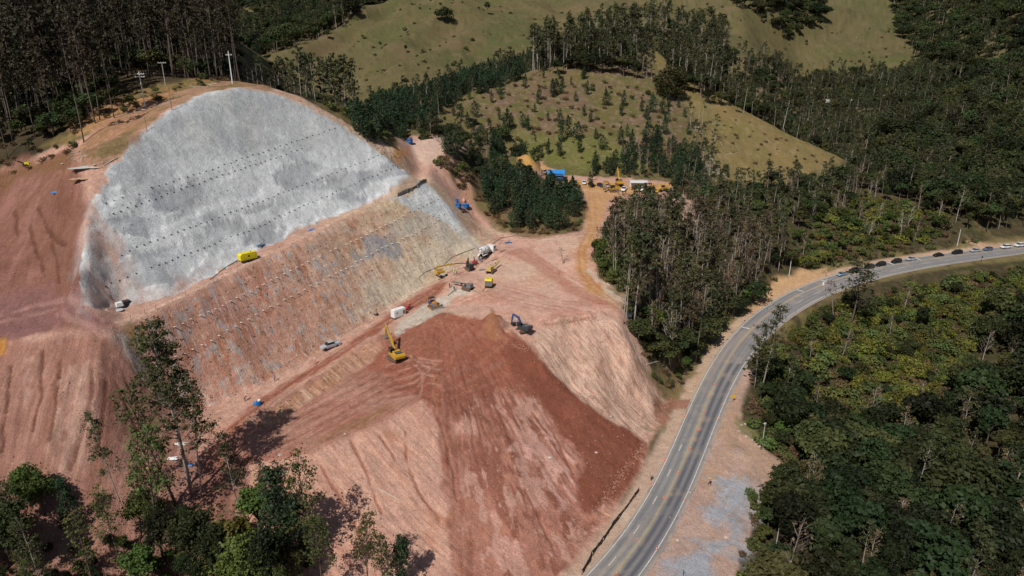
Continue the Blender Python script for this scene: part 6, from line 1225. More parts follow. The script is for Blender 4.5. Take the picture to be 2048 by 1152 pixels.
a = at_px(1046, 662)
make_excavator('dark blue excavator with black cab digging at the spoil edge', a, head((1030, 668), (1062, 664)), head((1046, 660), (1028, 652)) - head((1030, 668), (1062, 664)), mat('faded_black', (.05, .055, .06), .5, noise=.3), ((.5, 1.9), (1.9, 4.4), (4.2, 4.9), (4.9, 1.8), -1.9), .78, EXG, hood=GRYM, armp=BLUM)
PKG = 'excavators parked beside the dirt road junction'
make_excavator('yellow excavator parked in front, by the junction of the orange dirt road', at_px(1225, 383), math.radians(200), math.radians(10), YEL, ((.5, 1.9), (2.7, 4.4), (5.2, 5.0), (5.2, 2.0), -1.6), .95, PKG)
make_excavator('excavator parked behind the first one with its yellow arm raised', at_px(1238, 371), math.radians(100), math.radians(0), YEL, ((.5, 1.9), (2.0, 5.2), (3.2, 7.6), (4.6, 5.2), -1.6), .95, PKG)

# --- crawler dozer
def make_dozer(label, loc, rz, tilt=None):
    t = thing('bulldozer', label, 'bulldozer', loc, rz, None, tilt)
    for sg in (-1, 1): m_ = MB(); ribbon_track(m_, 2.5, .42, .55, sg * 1.0); part('track', m_, MUD, t)
    part('hood', MB().box((.9, 0, 1.35), (1.7, 1.1, 1.0), taper=(.96, .85)).box((0, 0, .9), (2.8, 1.3, .5)), ORM, t); part('fuel_tank', MB().box((-1.2, 0, 1.35), (.7, 1.7, .8), taper=(.9, .95)), BLUM, t, 'blue rear tank')
    part('side_panel', MB().box((.95, .62, 1.2), (1.1, .14, .6)).box((.95, -.62, 1.2), (1.1, .14, .6)), TARP, t, 'blue side panels'); part('seat', MB().box((-.4, 0, 1.5), (.6, .6, .25)).box((-.65, 0, 1.85), (.12, .6, .6)), BLKM, t)
    c = part('canopy', MB().box((-.4, 0, 2.95), (1.7, 1.7, .12), taper=(.92, .92)), BLKM, t)
    for x in (-1.1, .3):
        for sg in (-1, 1): part('post', MB().cyl((x, sg * .72, 1.3), (x, sg * .72, 2.9), .06, 6), BLKM, c)
    bl = part('blade', MB().prism([(2.55, .05), (2.75, .05), (2.62, .45), (2.66, .85), (2.85, 1.2), (2.7, 1.22), (2.48, .85), (2.44, .4)], -1.75, 1.75), STEEL, t, 'bare steel front blade')
    for sg in (-1, 1): part('push_arm', MB().cyl((-.3, sg * 1.42, .55), (2.5, sg * 1.45, .45), .11, 6), ORM, t)
    part('exhaust', MB().cyl((1.0, .25, 1.8), (1.0, .25, 2.6), .07, 8), BLKM, t); rip = part('ripper', MB().box((-1.9, 0, .95), (.5, 1.2, .3)), GRYM, t); part('tooth', MB().box((-2.15, .35, .55), (.16, .1, .9)).box((-2.15, -.35, .55), (.16, .1, .9)), GRYM, rip); return t
make_dozer('orange and blue crawler bulldozer pushing red earth over the fan edge', at_px(868, 615), head((868, 612), (890, 622)), slope_at(at_px(868, 615), head((868, 612), (890, 622))))

# --- concrete mixer truck
def make_mixer(label, loc, rz):
    t = thing('mixer_truck', label, 'truck', loc, rz)
    part('chassis', MB().box((0, .42, .85), (8.2, .14, .28)).box((0, -.42, .85), (8.2, .14, .28)).box((0, 0, .8), (7.6, .8, .16)), BLKM, t)
    cb = MB(); cb.prism([(4.35, .75), (4.45, 1.5), (4.28, 2.75), (4.0, 2.9), (2.75, 2.9), (2.75, .75)], -1.2, 1.2); ca = part('cab', cb, WHT, t)
    part('windscreen', MB().add([(4.455, -1.02, 1.72), (4.455, 1.02, 1.72), (4.31, 1.0, 2.6), (4.31, -1.0, 2.6)], [(0, 1, 2, 3)]) or (lambda m_: m_)(None) if False else MB().box((4.40, 0, 2.15), (.06, 2.0, .85), R=Matrix.Rotation(math.radians(-8), 3, 'Y')), GLASS, ca)
    part('window', MB().box((3.7, 1.205, 2.2), (.8, .03, .6)).box((3.7, -1.205, 2.2), (.8, .03, .6)), GLASS, ca); part('bumper', MB().box((4.42, 0, .72), (.2, 2.4, .35)), GRYM, ca)
    for sg in (-1, 1): part('mirror', MB().box((4.3, sg * 1.38, 2.3), (.12, .12, .5)), BLKM, ca)
    ang = math.radians(11); R = Matrix.Rotation(ang, 3, 'Y'); dr = MB().lathe([(.25, -3.1), (.55, -2.9), (.75, -2.4), (1.12, -1.3), (1.26, -.4), (1.24, .6), (1.0, 1.5), (.6, 2.1), (.5, 2.2)], axis='x', n=20)
    for k in range(3):
        x = (-1.6, -.3, 1.0)[k]; rr = (1.06, 1.28, 1.19)[k]; dr.lathe([(rr, x), (rr + .04, x + .05), (rr + .04, x + .22), (rr, x + .27)], axis='x', n=20, m=1)
    dr.V = [tuple(R @ Vector(v) + Vector((-.45, 0, 2.35))) for v in dr.V]; part('drum', dr, [WHT, GRYM], t, smooth=False)
    part('drum_support', MB().box((1.9, 0, 1.5), (.3, 1.4, 1.2)).box((-2.9, .6, 1.8), (.2, .14, 1.8)).box((-2.9, -.6, 1.8), (.2, .14, 1.8)), WHT, t)
    part('hopper', MB().prism([(-3.9, 3.5), (-3.1, 3.6), (-3.2, 2.95), (-3.5, 2.9)], -.45, .45), WHT, t); part('chute', MB().box((-4.25, .1, 1.7), (1.7, .5, .1), R=Matrix.Rotation(math.radians(-40), 3, 'Y')).box((-3.8, 0, 2.3), (.7, .7, .1)), DWHT, t); part('ladder', MB().cyl((-3.3, .85, .9), (-3.5, .75, 3.4), .03, 4).cyl((-3.6, .85, .9), (-3.8, .75, 3.4), .03, 4), GRYM, t); part('water_tank', MB().cyl((2.35, -.8, 1.35), (2.35, .8, 1.35), .32, 12), WHT, t)
    for sg in (-1, 1): part('mudguard', MB().box((-2.1, sg * 1.05, 1.15), (2.7, .5, .06)), DWHT, t)
    for x in (3.6, 2.1, -1.45, -2.8):
        for sg in (-1, 1): wheel_parts(t, x, sg * 1.0, .5, .36)
    return t
a = at_px(972, 512); make_mixer('white concrete mixer truck parked on the pad at the foot of the cut', a, head((958, 518), (984, 497)))

# --- lifting platform with a long boom
t = thing('boom_lift', 'yellow boom lift with its long grey boom lowered towards the crew', 'boom lift', at_px(884, 553), head((884, 553), (925, 538)))
part('base', MB().box((0, 0, .75), (2.6, 1.9, .5)).box((0, 0, 1.1), (1.6, 1.4, .3)), DWHT, t)
for x in (-1.0, 1.0):
    for sg in (-1, 1): wheel_parts(t, x, sg * 1.05, .48, .34)
tu = part('turret', MB().box((-.5, -.35, 1.6), (2.6, .6, .75)).box((-.5, .5, 1.55), (2.2, .45, .65)), YEL, t); part('counterweight', MB().box((-1.9, 0, 1.75), (.5, 1.7, .9)), YEL, t); part('riser', MB().box((-1.7, .1, 2.6), (.35, .3, 2.0)).box((-.6, .1, 2.4), (2.4, .26, .3)), YEL, t)
part('boom', beam(MB(), [(-1.9, 3.45), (2.5, 3.4), (5.0, 3.2)], .34, [.42, .4, .36]), YEL, t); part('boom_extension', beam(MB(), [(5.0, 3.2), (8.0, 2.75), (10.5, 2.3)], .26, [.3, .28, .26]), GRYM, t)
bk = MB()
for z in (.1, .6, 1.1):
    bk.box((11.1, .85, 1.4 + z), (.9, .05, .05)).box((11.1, -.85, 1.4 + z), (.9, .05, .05)).box((10.7, 0, 1.4 + z), (.05, 1.7, .05)).box((11.5, 0, 1.4 + z), (.05, 1.7, .05))
for x in (10.7, 11.5):
    for y in (-.85, 0, .85): bk.box((x, y, 2.0), (.05, .05, 1.1))
part('basket', bk.box((11.1, 0, 1.45), (.85, 1.7, .05)), BLKM, t)

# --- drill rigs
def make_rig(label, loc, rz, paint, mastp, sc=1.0, tilt=None):
    t = thing('drill_rig', label, 'drill rig', loc, rz, 'drill rigs on the pad', tilt); t.scale = (sc,) * 3
    for sg in (-1, 1): m_ = MB(); ribbon_track(m_, 2.1, .3, .32, sg * .75); part('track', m_, MUD, t)
    part('frame', MB().box((0, 0, .6), (1.9, 1.3, .3)), GRYM, t); part('power_pack', MB().box((-.75, 0, 1.25), (1.5, 1.25, 1.0), taper=(.95, .9)), paint, t); part('control_panel', MB().box((.1, .75, 1.3), (.3, .4, .5)), BLKM, t)
    part('arm', MB().cyl((.3, 0, .9), (mastp[0][0] * .5 + mastp[1][0] * .5, 0, mastp[0][1] * .5 + mastp[1][1] * .5), .14, 6), paint, t)
    ms = part('mast', beam(MB(), list(mastp), .28, [.3] * len(mastp)), paint, t); (x0, z0), (x1, z1) = mastp[0], mastp[-1]
    part('drill_rod', MB().cyl((x0, .25, z0), (x1, .25, z1), .06, 6), STEEL, ms); part('drill_head', MB().box(((x0 + x1) / 2, .22, (z0 + z1) / 2), (.5, .3, .4)), BLKM, ms)
    part('hose', MB().tube([(-.3, .3, 1.6), (.5, .6, 1.9), (1.2, .5, 1.2), (1.6, .3, 1.3)], .05, 5), HOSE, t); return t
make_rig('dusty yellow crawler drill with folded mast right of the crew', at_px(983, 545), head((975, 550), (1000, 530)), TAN, ((1.2, 1.1), (4.2, 1.9)), 1.25)
make_rig('grey drill rig with its mast lying flat on the pad, beside the small yellow compressor', at_px(935, 579), head((952, 582), (915, 572)), GRYM, ((-1.5, 1.5), (1.5, 1.3), (5.0, 1.0)), 1.15)
make_rig('dark drill rig with upright hoses beside the workers in green vests', at_px(939, 540), head((939, 540), (925, 530)), BLKM, ((.9, .6), (.6, 3.2)), 1.15)
make_rig('small pink-red crawler drill next to the white generator container', at_px(818, 619), head((812, 622), (826, 612)), REDM, ((.6, .8), (1.2, 2.6)), .75)
make_rig('small red grout machine between the drill rig and the mixer truck', at_px(951, 529), .9, REDM, ((.6, .7), (1.6, 1.1)), .7)

# --- compressors
def make_comp(label, loc, rz, L=3.4, W=1.6, H=1.6, paint=YELC, endm=GRYM, sc=1.0):
    t = thing('compressor', label, 'compressor', loc, rz, 'towable compressors'); t.scale = (sc,) * 3; h = L / 2; z0 = .62
    part('housing', MB().prism([(-h, z0), (-h, z0 + H * .72), (-h + .25, z0 + H), (h - .45, z0 + H), (h, z0 + H * .75), (h, z0)], -W / 2, W / 2), paint, t); part('end_grille', MB().box((-h - .03, 0, z0 + H * .42), (.08, W * .94, H * .78)), endm, t)
    for sg in (-1, 1):
        for x in (-h * .55, .0, h * .5): part('side_panel', MB().box((x, sg * (W / 2 + .012), z0 + H * .48), (L * .25, .03, H * .55)), paint, t)
    part('badge', MB().box((0, -W / 2 - .035, z0 + H * .55), (.46, .02, .4)).box((0, W / 2 + .035, z0 + H * .55), (.46, .02, .4)), BLKM, t); part('chassis', MB().box((0, 0, z0 - .1), (L * .98, W * .8, .18)), BLKM, t); part('drawbar', MB().cyl((h, .3, .5), (h + 1.1, 0, .45), .05, 5).cyl((h, -.3, .5), (h + 1.1, 0, .45), .05, 5).cyl((h + .9, 0, .45), (h + .9, 0, 0), .04, 5), BLKM, t)
    part('exhaust', MB().cyl((-h * .4, .2, z0 + H), (-h * .4, .2, z0 + H + .25), .08, 8), BLKM, t)
    for x in (-.45, .4):
        for sg in (-1, 1): wheel_parts(t, x, sg * (W / 2 + .02), .33, .2)
    return t
make_comp('long bright yellow compressor trailer on the upper bench below the grey slope', at_px(496, 522), head((502, 519), (484, 526)), 4.4, 1.8, 1.75)
make_comp('short yellow compressor with grey end on the pad below the drill rigs', at_px(978, 574), head((980, 566), (973, 580)) + math.pi, 2.3, 1.9, 1.9, YELC, GRYM, 1.05)
# generator in a white container
t = thing('generator_container', 'white generator container on the edge of the haul road', 'container', at_px(797, 633), head((788, 635), (806, 626)))
part('box', MB().box((0, 0, 1.25), (3.9, 1.7, 2.1)), WHT, t); part('roof', MB().box((0, 0, 2.36), (3.8, 1.6, .1)).box((-1.0, 0, 2.45), (.9, .9, .12)), WHT, t); part('skid', MB().box((0, 0, .1), (4.0, 1.75, .2)), BLKM, t)
for x in (-1.3, -.4, .5): part('door', MB().box((x, -.87, 1.2), (.8, .03, 1.7)), WHT, t)
part('louvre', MB().box((1.4, -.875, 1.3), (.7, .03, 1.1)).box((1.97, 0, 1.3), (.03, 1.2, 1.2)), GRYM, t); part('control_hatch', MB().box((-1.0, -.89, 1.5), (.3, .02, .5)), BLKM, t)
ty = MB()
_n = 18
for k in range(_n):
    pass
ty.lathe([(.40, 0), (.62, 0), (.68, .1), (.62, .24), (.40, .24), (.36, .12), (.40, 0)], n=18); single('old_tyre', ty, RUB, 'old black tyre lying at the foot of the nailed cut', 'tyre', at_px(752, 629) + Vector((0, 0, .05)))

# --- silver pickup at the toe of the cut
a = at_px(661, 695); make_car('pickup', P_SIL, 'silver double cab pickup parked at the foot of the nailed cut', a, head((672, 688), (650, 698)))
VG = 'vehicles parked at the dirt road junction'
for px, py, stl, pm, lb, r in ((1168, 368, 'hatch', P_WHT, 'white hatchback parked leftmost at the junction, next to the black car', -95), (1182, 371, 'sedan', P_BLK, 'black car parked between the white hatchback and the dark blue car', -75), (1201, 373, 'hatch', P_DBL, 'dark blue car parked left of the yellow excavators', -60), (1215, 374, 'sedan', P_SIL, 'silver car half hidden behind the parked yellow excavator', -80), (1248, 381, 'pickup', P_WHT, 'white pickup parked right of the yellow excavators', -110), (1056, 341, 'sedan', P_SIL, 'silver car parked below the orange sand heap, alone', 170), (1090, 346, 'hatch', P_WHT, 'white car half hidden by young trees left of the blue shed', -100), (1281, 381, 'pickup', P_WHT, 'white pickup parked under the white canopy', -95)):
    a = at_px(px, py); make_car(stl, pm, lb, a, math.radians(r), VG)
a = at_px(1258, 632); make_car('suv', P_DGR, 'dark grey car hidden behind the bare trunks at the edge of the stand', a, math.radians(-100))
# canopy, loader, shed
t = thing('canopy_shelter', 'white flat canopy shelter at the right end of the parking place', 'shelter', at_px(1277, 378), math.radians(-5))
part('roof', MB().box((0, 0, 3.2), (7.6, 5.0, .18)), WHT, t); part('back_wall', MB().box((0, 2.35, 1.6), (7.4, .12, 3.0)), DWHT, t)
for x in (-3.6, 3.6):
    for y in (-2.3, 2.2): part('post', MB().box((x, y, 1.55), (.14, .14, 3.1)), WHT, t)
t = thing('wheel_loader', 'yellow wheel loader parked at the right end among the trees', 'loader', at_px(1326, 383), math.radians(200))
part('rear_body', MB().box((-1.3, 0, 1.6), (2.2, 1.6, 1.0), taper=(.9, .9)), YEL, t); cc = part('cab', MB().box((.1, 0, 2.9), (1.3, 1.3, .12)).box((.1, 0, 1.7), (1.2, 1.2, .5)), YEL, t); part('window', MB().box((.1, 0, 2.4), (1.15, 1.15, .9)), GLASS, cc)
part('front_frame', MB().box((1.5, 0, 1.1), (1.4, 1.0, .6)), YEL, t); part('lift_arm', beam(MB(), [(1.0, 1.8), (2.3, 1.2), (3.0, .6)], .9, [.3, .35, .25]), YEL, t); part('bucket', MB().prism([(2.9, .9), (3.0, .1), (4.0, .05), (3.7, .35), (3.3, .5), (3.2, 1.1)], -1.3, 1.3), YEL, t)
for x in (-1.3, 1.6):
    for sg in (-1, 1): wheel_parts(t, x, sg * .95, .68, .5)
t = thing('site_shed', 'blue site shed with bright blue corrugated roof behind the young trees', 'shed', at_px(1112, 358), math.radians(-8)); SHB = mat('shed_wall_blue', (.02, .055, .14), .6); RFB = mat('roof_blue', (.035, .24, .62), .45, noise=.1)
part('wall', MB().box((0, 0, 1.3), (6.6, 4.2, 2.6)), SHB, t)
for k in range(4): part('roof_sheet', MB().box((-2.85 + 1.9 * k, 0, 2.85 + (.03 if k % 2 else 0)), (1.86, 5.4, .07), R=Matrix.Rotation(math.radians(16), 3, 'X')), RFB, t)
d_ = part('door', MB().box((-1.6, -2.12, 1.0), (.9, .06, 2.0)), BLKM, t); w_ = part('window', MB().box((1.4, -2.12, 1.5), (1.2, .06, .8)), GLASS, t); part('frame', MB().box((1.4, -2.16, 1.95), (1.3, .04, .07)).box((1.4, -2.16, 1.06), (1.3, .04, .07)), WHT, w_)
# far houses in the valley
RFR = mat('roof_tile_grey', (.40, .38, .36), .8, noise=.2)
for px, py, w, d, r, lb in ((1659, 262, 9, 7, .4, 'small white house with pale gable roof in the dark valley'), (1606, 205, 7, 5, .2, 'small grey roofed house high in the valley behind the ridge'), (1655, 215, 5, 4, .9, 'tiny pale house between trees in the middle of the valley'), (1704, 212, 7, 5, -.2, 'long pale roofed house half hidden by valley trees')):
    a = at_px(px, py); t = thing('house', lb, 'house', a + Vector((0, 0, 3.0)), r, 'houses in the valley')
    part('wall', MB().box((0, 0, .6), (w, d, 5.2)), WHT, t); rf = part('roof', MB().prism([(-w / 2 - .5, 3.1), (0, 5.0), (w / 2 + .5, 3.1), (0, 4.75)], -d / 2 - .5, d / 2 + .5), RFR if w != 9 or d != 7 else WHT, t)
    part('door', MB().box((0, -d / 2 - .03, 1.0), (1.0, .06, 2.1)), WOOD, t)
    for x in (-w * .3, w * .3): part('window', MB().box((x, -d / 2 - .03, 1.5), (1.1, .06, 1.0)), GLASS, t)

# --- water tanks
def make_tank(label, loc, r, h, rz=0, paint=TANK):
    t = thing('water_tank', label, 'water tank', loc, rz, 'blue water tanks'); pr = [(r * .80, 0), (r * .84, .1)]
    for k in range(4): z = .15 + h * .8 * k / 4; q = r * (.85 + .14 * k / 4); pr += [(q, z), (q + .03, z + .05), (q + .03, z + .16), (q + .01, z + .2)]
    pr += [(r, h * .86), (r * 1.04, h * .88)]; part('tank_body', MB().lathe(pr, n=24), paint, t, smooth=False)
    lid = part('lid', MB().lathe([(r * 1.06, h * .88), (r * 1.04, h * .93), (r * .6, h), (r * .25, h * 1.03), (r * .22, h * 1.08), (.02, h * 1.09)], n=24), paint, t); part('label_plate', MB().box((0, -r * .97, h * .45), (r * .8, .06, h * .18)), TARP, t); return t
make_tank('blue water tank alone on the upper bend above the grey slope', at_px(820, 287), 1.15, 1.7)
make_tank('left blue water tank of the pair, with a smaller tank behind it', at_px(917, 416), 1.05, 1.7); make_tank('right and wider blue water tank of the pair', at_px(932, 416), 1.25, 1.5); make_tank('small blue tank standing behind the pair of water tanks', at_px(914, 405), .55, 1.3)
single('pallet', MB().box((0, 0, .06), (4.8, 1.6, .12)).box((0, .5, .15), (4.6, .1, .06)).box((0, -.5, .15), (4.6, .1, .06)), WOOD, 'low timber platform under the two blue water tanks', 'platform', at_px(924, 420) + Vector((0, 0, .02)), head((915, 422), (935, 418)))
single('pink_bag', MB().lathe([(.55, 0), (.6, .4), (.4, .9), (.12, 1.3), (.18, 1.45)], n=10), mat('pink_sack', (.62, .30, .24), .8), 'pink sack standing behind the wider water tank', 'sack', at_px(928, 403))
single('pipe_post', MB().cyl((0, 0, 0), (.3, .2, 2.6), .05, 6).cyl((.3, .2, 2.6), (-.3, .1, 2.2), .04, 6), RUSTM, 'thin leaning pipe behind the pair of water tanks', 'pipe', at_px(931, 402))

# --- utility poles
def make_pole(label, base, ytop, arms, thick=.16, paint=CONC, rz=0.0, transf=False, group='utility poles'):
    h = top_h(base, ytop); t = thing('utility_pole', label, 'utility pole', base, rz, group)
    part('pole', MB().tube([(0, 0, -.3), (0, 0, h)], [thick, thick * .62], 8), paint, t)
    for f, L in arms:
        z = h - f; a_ = part('crossarm', MB().box((0, thick * .8, z), (L, .14, .16)), paint, t)
        for x in (-L / 2 + .12, -L / 6, L / 6, L / 2 - .12): part('insulator', MB().lathe([(.05, z + .08), (.09, z + .14), (.05, z + .2), (.08, z + .26), (.03, z + .3)], (x, thick * .8, 0), 6), DWHT, a_)
    if transf: part('transformer', MB().cyl((.4, 0, h - 2.6), (.4, 0, h - 1.8), .3, 10), GRYM, t)
    return t
make_pole('white concrete pole with two crossarms on the left shoulder of the grey slope', at_px(290, 213), 143, ((.7, 2.6), (1.5, 2.6)), .20, WHT, .2)
make_pole('slim pole with one flat crossarm in front of the dark plantation', at_px(331, 171), 125, ((.1, 2.6),), .12, CONC, .1); make_pole('thin wooden pole at the upper left rim of the grey slope', at_px(344, 220), 166, (), .10, WOOD)
make_pole('short wooden pole lowest on the left rim of the grey slope', at_px(294, 263), 233, (), .08, WOOD); make_pole('tall white concrete pole with one crossarm on the crest of the grey slope', at_px(465, 167), 102, ((1.2, 1.9),), .20, WHT, .3)
make_pole('white pole beside the sandy verge above the highway', at_px(1578, 552), 522, (), .13, WHT); make_pole('white pole above the queue of black cars', at_px(1914, 492), 458, (), .13, WHT)
make_pole('pole with small top arm at the forest edge beside the gravel lay-by', at_px(1524, 892), 846, ((.25, .7),), .10, CONC, .3); make_pole('thin pole in the forest edge at the bottom right', at_px(1552, 1092), 1052, (), .09)
make_pole('dark thin pole on the lay-by cut by the bottom edge', at_px(1366, 1151), 1138, (), .07, BLKM)

# --- road signs and the warning board
def make_sign(label, base, ytop, shape, m, post=BLKM, sz=.6, rz=0.0):
    h = max(1.6, top_h(base, ytop)); t = thing('road_sign', label, 'road sign', base, rz, 'road signs'); part('post', MB().cyl((0, 0, 0), (0, 0, h), .045, 6), post, t)
    b_ = MB(); z = h - sz * .6
    if shape == 'diamond': b_.prism([(0, z - sz), (sz, z), (0, z + sz), (-sz, z)], -.07, -.03)
    elif shape == 'round': b_.prism([(sz * math.cos(k * .5236), z + sz * math.sin(k * .5236)) for k in range(12)], -.07, -.03)
    else: b_.box((0, -.05, z), (sz * 1.5, .04, sz * 1.6))
    part('board', b_, m, t); return t
YS = mat('sign_yellow', (.72, .45, .0), .4, noise=.05); _ra = head((1420, 793), (1446, 734))
make_sign('yellow diamond warning sign beside the lay-by below the forest edge', at_px(1466, 803), 790, 'diamond', YS, STEEL, .62, .2); make_sign('dark backed sign on the grass verge left of the silver sedan', at_px(1789, 512), 502, 'rect', BLKM, BLKM, .55, .6)
make_sign('dark backed round sign on the near verge of the upper highway', at_px(1962, 524), 513, 'round', BLKM, BLKM, .5, .5); make_sign('dark sign at the entrance of the side track by the upper highway', at_px(1942, 485), 478, 'rect', BLKM, BLKM, .5)
make_sign('dark backed sign on the left shoulder at the foot of the stand', at_px(1372, 748), 737, 'rect', BLKM, BLKM, .45, .3)
t = thing('warning_board', 'white folding warning board with slanted top standing across the closed lane', 'warning board', at_px(1650, 570), head((1640, 572), (1660, 560)))
part('panel', MB().prism([(-.9, .1), (.5, .1), (1.1, 2.2), (-1.3, 1.6)], -.05, .05), WHT, t); part('leg', MB().box((-.6, .35, .6), (.08, .7, 1.2)).box((.4, .35, .6), (.08, .7, 1.2)), WHT, t); part('stripe', MB().prism([(-.8, .6), (-.4, .6), (.3, 1.5), (-.1, 1.5)], -.07, -.053), ORC, t)

# --- fences
def fence_run(name, label, pix, h, step, netm, sag, lean, npan=None, back=0):
    P = [at_px(*q) for q in pix]; t = thing(name, label, 'fence', P[0]); run = []; 
    for a_, b_ in zip(P, P[1:]):
        n = max(1, int((b_ - a_).length / step)); run += [a_.lerp(b_, k / n) for k in range(n)]
    run.append(P[-1])
    for p in run: p.z = float(look(p.x, p.y))
    rng = random.Random(5); tops = []
    for i, p in enumerate(run):
        d = Vector((rng.uniform(-1, 1) * lean, rng.uniform(-1, 1) * lean, h + rng.uniform(-.12, .12))); q = p - P[0]; part('post', MB().cyl(q, q + d, .045, 5), WOOD, t); tops.append(q + d)
    for i in range(len(run) - 1):
        a_, b_ = run[i] - P[0], run[i + 1] - P[0]; A, B = tops[i], tops[i + 1]; V = []; n = 5
        for k in range(n + 1):
            f = k / n; lo = a_.lerp(b_, f); hi = A.lerp(B, f); dz = sag * math.sin(math.pi * f) * rng.uniform(.6, 1.3); w = Vector((rng.uniform(-.08, .08), rng.uniform(-.08, .08), 0)); V += [lo + w + Vector((0, 0, .03)), lo.lerp(hi, .5) + w * 2 + Vector((.06, .05, 0)), hi - Vector((0, 0, dz)), hi - Vector((0, 0, dz)) + Vector((.02, .02, 0)), lo.lerp(hi, .5) + w * 2 + Vector((.08, .07, 0)), lo + w + Vector((.02, .02, .03))]
        F = []
        for k in range(n):
            for j in range(6): F.append((k * 6 + j, (k + 1) * 6 + j, (k + 1) * 6 + (j + 1) % 6, k * 6 + (j + 1) % 6))
        m_ = MB(); m_.add(V, F); part('netting', m_, netm, t)
fence_run('silt_fence', 'sagging black netting silt fence between the spoil toe and the highway', [(1163, 1150), (1185, 1112), (1215, 1068), (1238, 1038), (1258, 1008), (1276, 984)], 1.25, 2.2, NETB, .25, .18)
fence_run('mesh_fence', 'dark mesh fence along the outer edge at the right end of the upper bench', [(796, 394), (815, 386), (835, 376), (853, 365)], 1.3, 2.2, mat('grey_mesh', (.16, .155, .14), .7, noise=.3), .1, .05)
rp_ = thing('rope_fence', 'row of thin stakes along the outer edge of the upper bench', 'fence', at_px(300, 628))
for px, py in ((262,640),(290,628),(312,620),(345,606),(372,592),(395,582),(428,566),(476,540),(520,520),(560,501),(610,480),(660,453),(705,430),(745,412)):
    q = at_px(px, py) - rp_.location; part('stake', MB().cyl(q, q + Vector((.03, .02, 1.25)), .035, 5), RUSTM, rp_)

# --- mortar anchors and drain pipes, each a small part of its face
def along(pix, n):
    P = cast(dens_open(pix, 12)); s = np.r_[0, np.cumsum(np.linalg.norm(np.diff(P, axis=0), axis=1))]; q = np.linspace(0, s[-1], n); return np.stack([np.interp(q, s, P[:, k]) for k in range(3)], 1)
def dens_open(pts, step):
    out = []
    for a, b in zip(pts, pts[1:]):
        n = max(1, int(math.hypot(b[0] - a[0], b[1] - a[1]) / step)); out += [(a[0] + (b[0] - a[0]) * k / n, a[1] + (b[1] - a[1]) * k / n) for k in range(n)]
    return out + [pts[-1]]
NOUT = Vector((-P_DIR[0] * .7, -P_DIR[1] * .7, .7)).normalized()
am = MB().cyl((0, 0, -.1), NOUT * .24, .10, 6); am.box(NOUT * .05, (.32, .32, .06), R=NOUT.to_track_quat('Z', 'Y').to_matrix()); AM = am.mesh('anchor_head', BLKM); am2 = MB().cyl((0, 0, -.1), NOUT * .2, .08, 6); AM2 = am2.mesh('anchor_head', BLKM)
dp = MB().cyl((0, 0, -.2), Vector((-P_DIR[0], -P_DIR[1], .15)) * .95, .11, 6); DP = dp.mesh('drain_pipe', PIPEW); nh = MB().cyl((0, 0, -.1), NOUT * .22, .07, 6); nh.box(NOUT * .03, (.26, .26, .05), R=NOUT.to_track_quat('Z', 'Y').to_matrix()); NH = nh.mesh('nail_head', RUSTM)
arng = random.Random(11)
def row(pix, n, me, nm, par, miss=.05, jit=.12):
    for p in along(pix, n):
        if arng.random() < miss: continue
        x = p[0] + arng.uniform(-jit, jit); y = p[1] + arng.uniform(-jit, jit); o = bpy.data.objects.new(nm, me); COL.objects.link(o); o.parent = par; o.location = (x, y, float(look(x, y))); o.rotation_euler = (arng.uniform(-.15, .15), arng.uniform(-.15, .15), 0)
SG_ = GROUND['shotcrete_slope']; CG_ = GROUND['nailed_cut_slope']; FG_ = GROUND['fresh_shotcrete']
row([(212,407),(295,379),(372,355),(489,316),(599,280),(669,257)], 38, AM, 'anchor_head', SG_); row([(227,415),(350,375),(490,326),(600,290)], 30, AM2, 'anchor_head', SG_, .35)
row([(226,427),(296,402),(373,376),(434,354),(490,336),(544,318),(603,297)], 33, AM, 'anchor_head', SG_); row([(228,462),(298,438),(400,400),(500,364),(588,334),(645,314),(738,283)], 40, AM2, 'anchor_head', SG_, .3)
row([(243,510),(300,485),(368,460),(440,434),(512,406),(596,374),(689,338),(770,307)], 50, AM, 'anchor_head', SG_); row([(210,572),(291,540),(361,514),(435,485),(510,456),(573,427),(660,389),(738,356),(794,333)], 56, AM, 'anchor_head', SG_, .03)
row([(820,424),(850,412),(876,398)], 8, AM, 'anchor_head', FG_, 0); row([(878,434),(905,422)], 4, AM2, 'anchor_head', FG_, 0)
row([(276,689),(369,643),(427,617),(480,592),(550,555),(617,522),(668,497),(718,474),(805,431)], 43, DP, 'drain_pipe', CG_); row([(311,733),(358,708),(403,687),(446,664),(483,643),(531,616),(591,588),(657,551),(706,526),(760,496),(814,472),(875,439)], 46, DP, 'drain_pipe', CG_)
row([(300,650),(420,597),(560,532),(700,462),(800,412)], 40, NH, 'nail_head', CG_, .15); row([(300,712),(420,645),(560,580),(700,505),(840,440),(900,425)], 44, NH, 'nail_head', CG_, .15); row([(380,742),(480,690),(620,612),(760,532),(900,455)], 40, NH, 'nail_head', CG_, .15); row([(440,760),(560,700),(660,640),(780,570),(920,480)], 36, NH, 'nail_head', CG_, .2); row([(470,790),(580,722),(680,660),(790,598)], 22, NH, 'nail_head', CG_, .2)
# stub nails along the outer edge of the haul road
SFG = GROUND['haul_road']; row([(560,815),(640,760),(700,722),(740,690),(800,660),(840,640)], 16, NH, 'nail_head', SFG, .1)

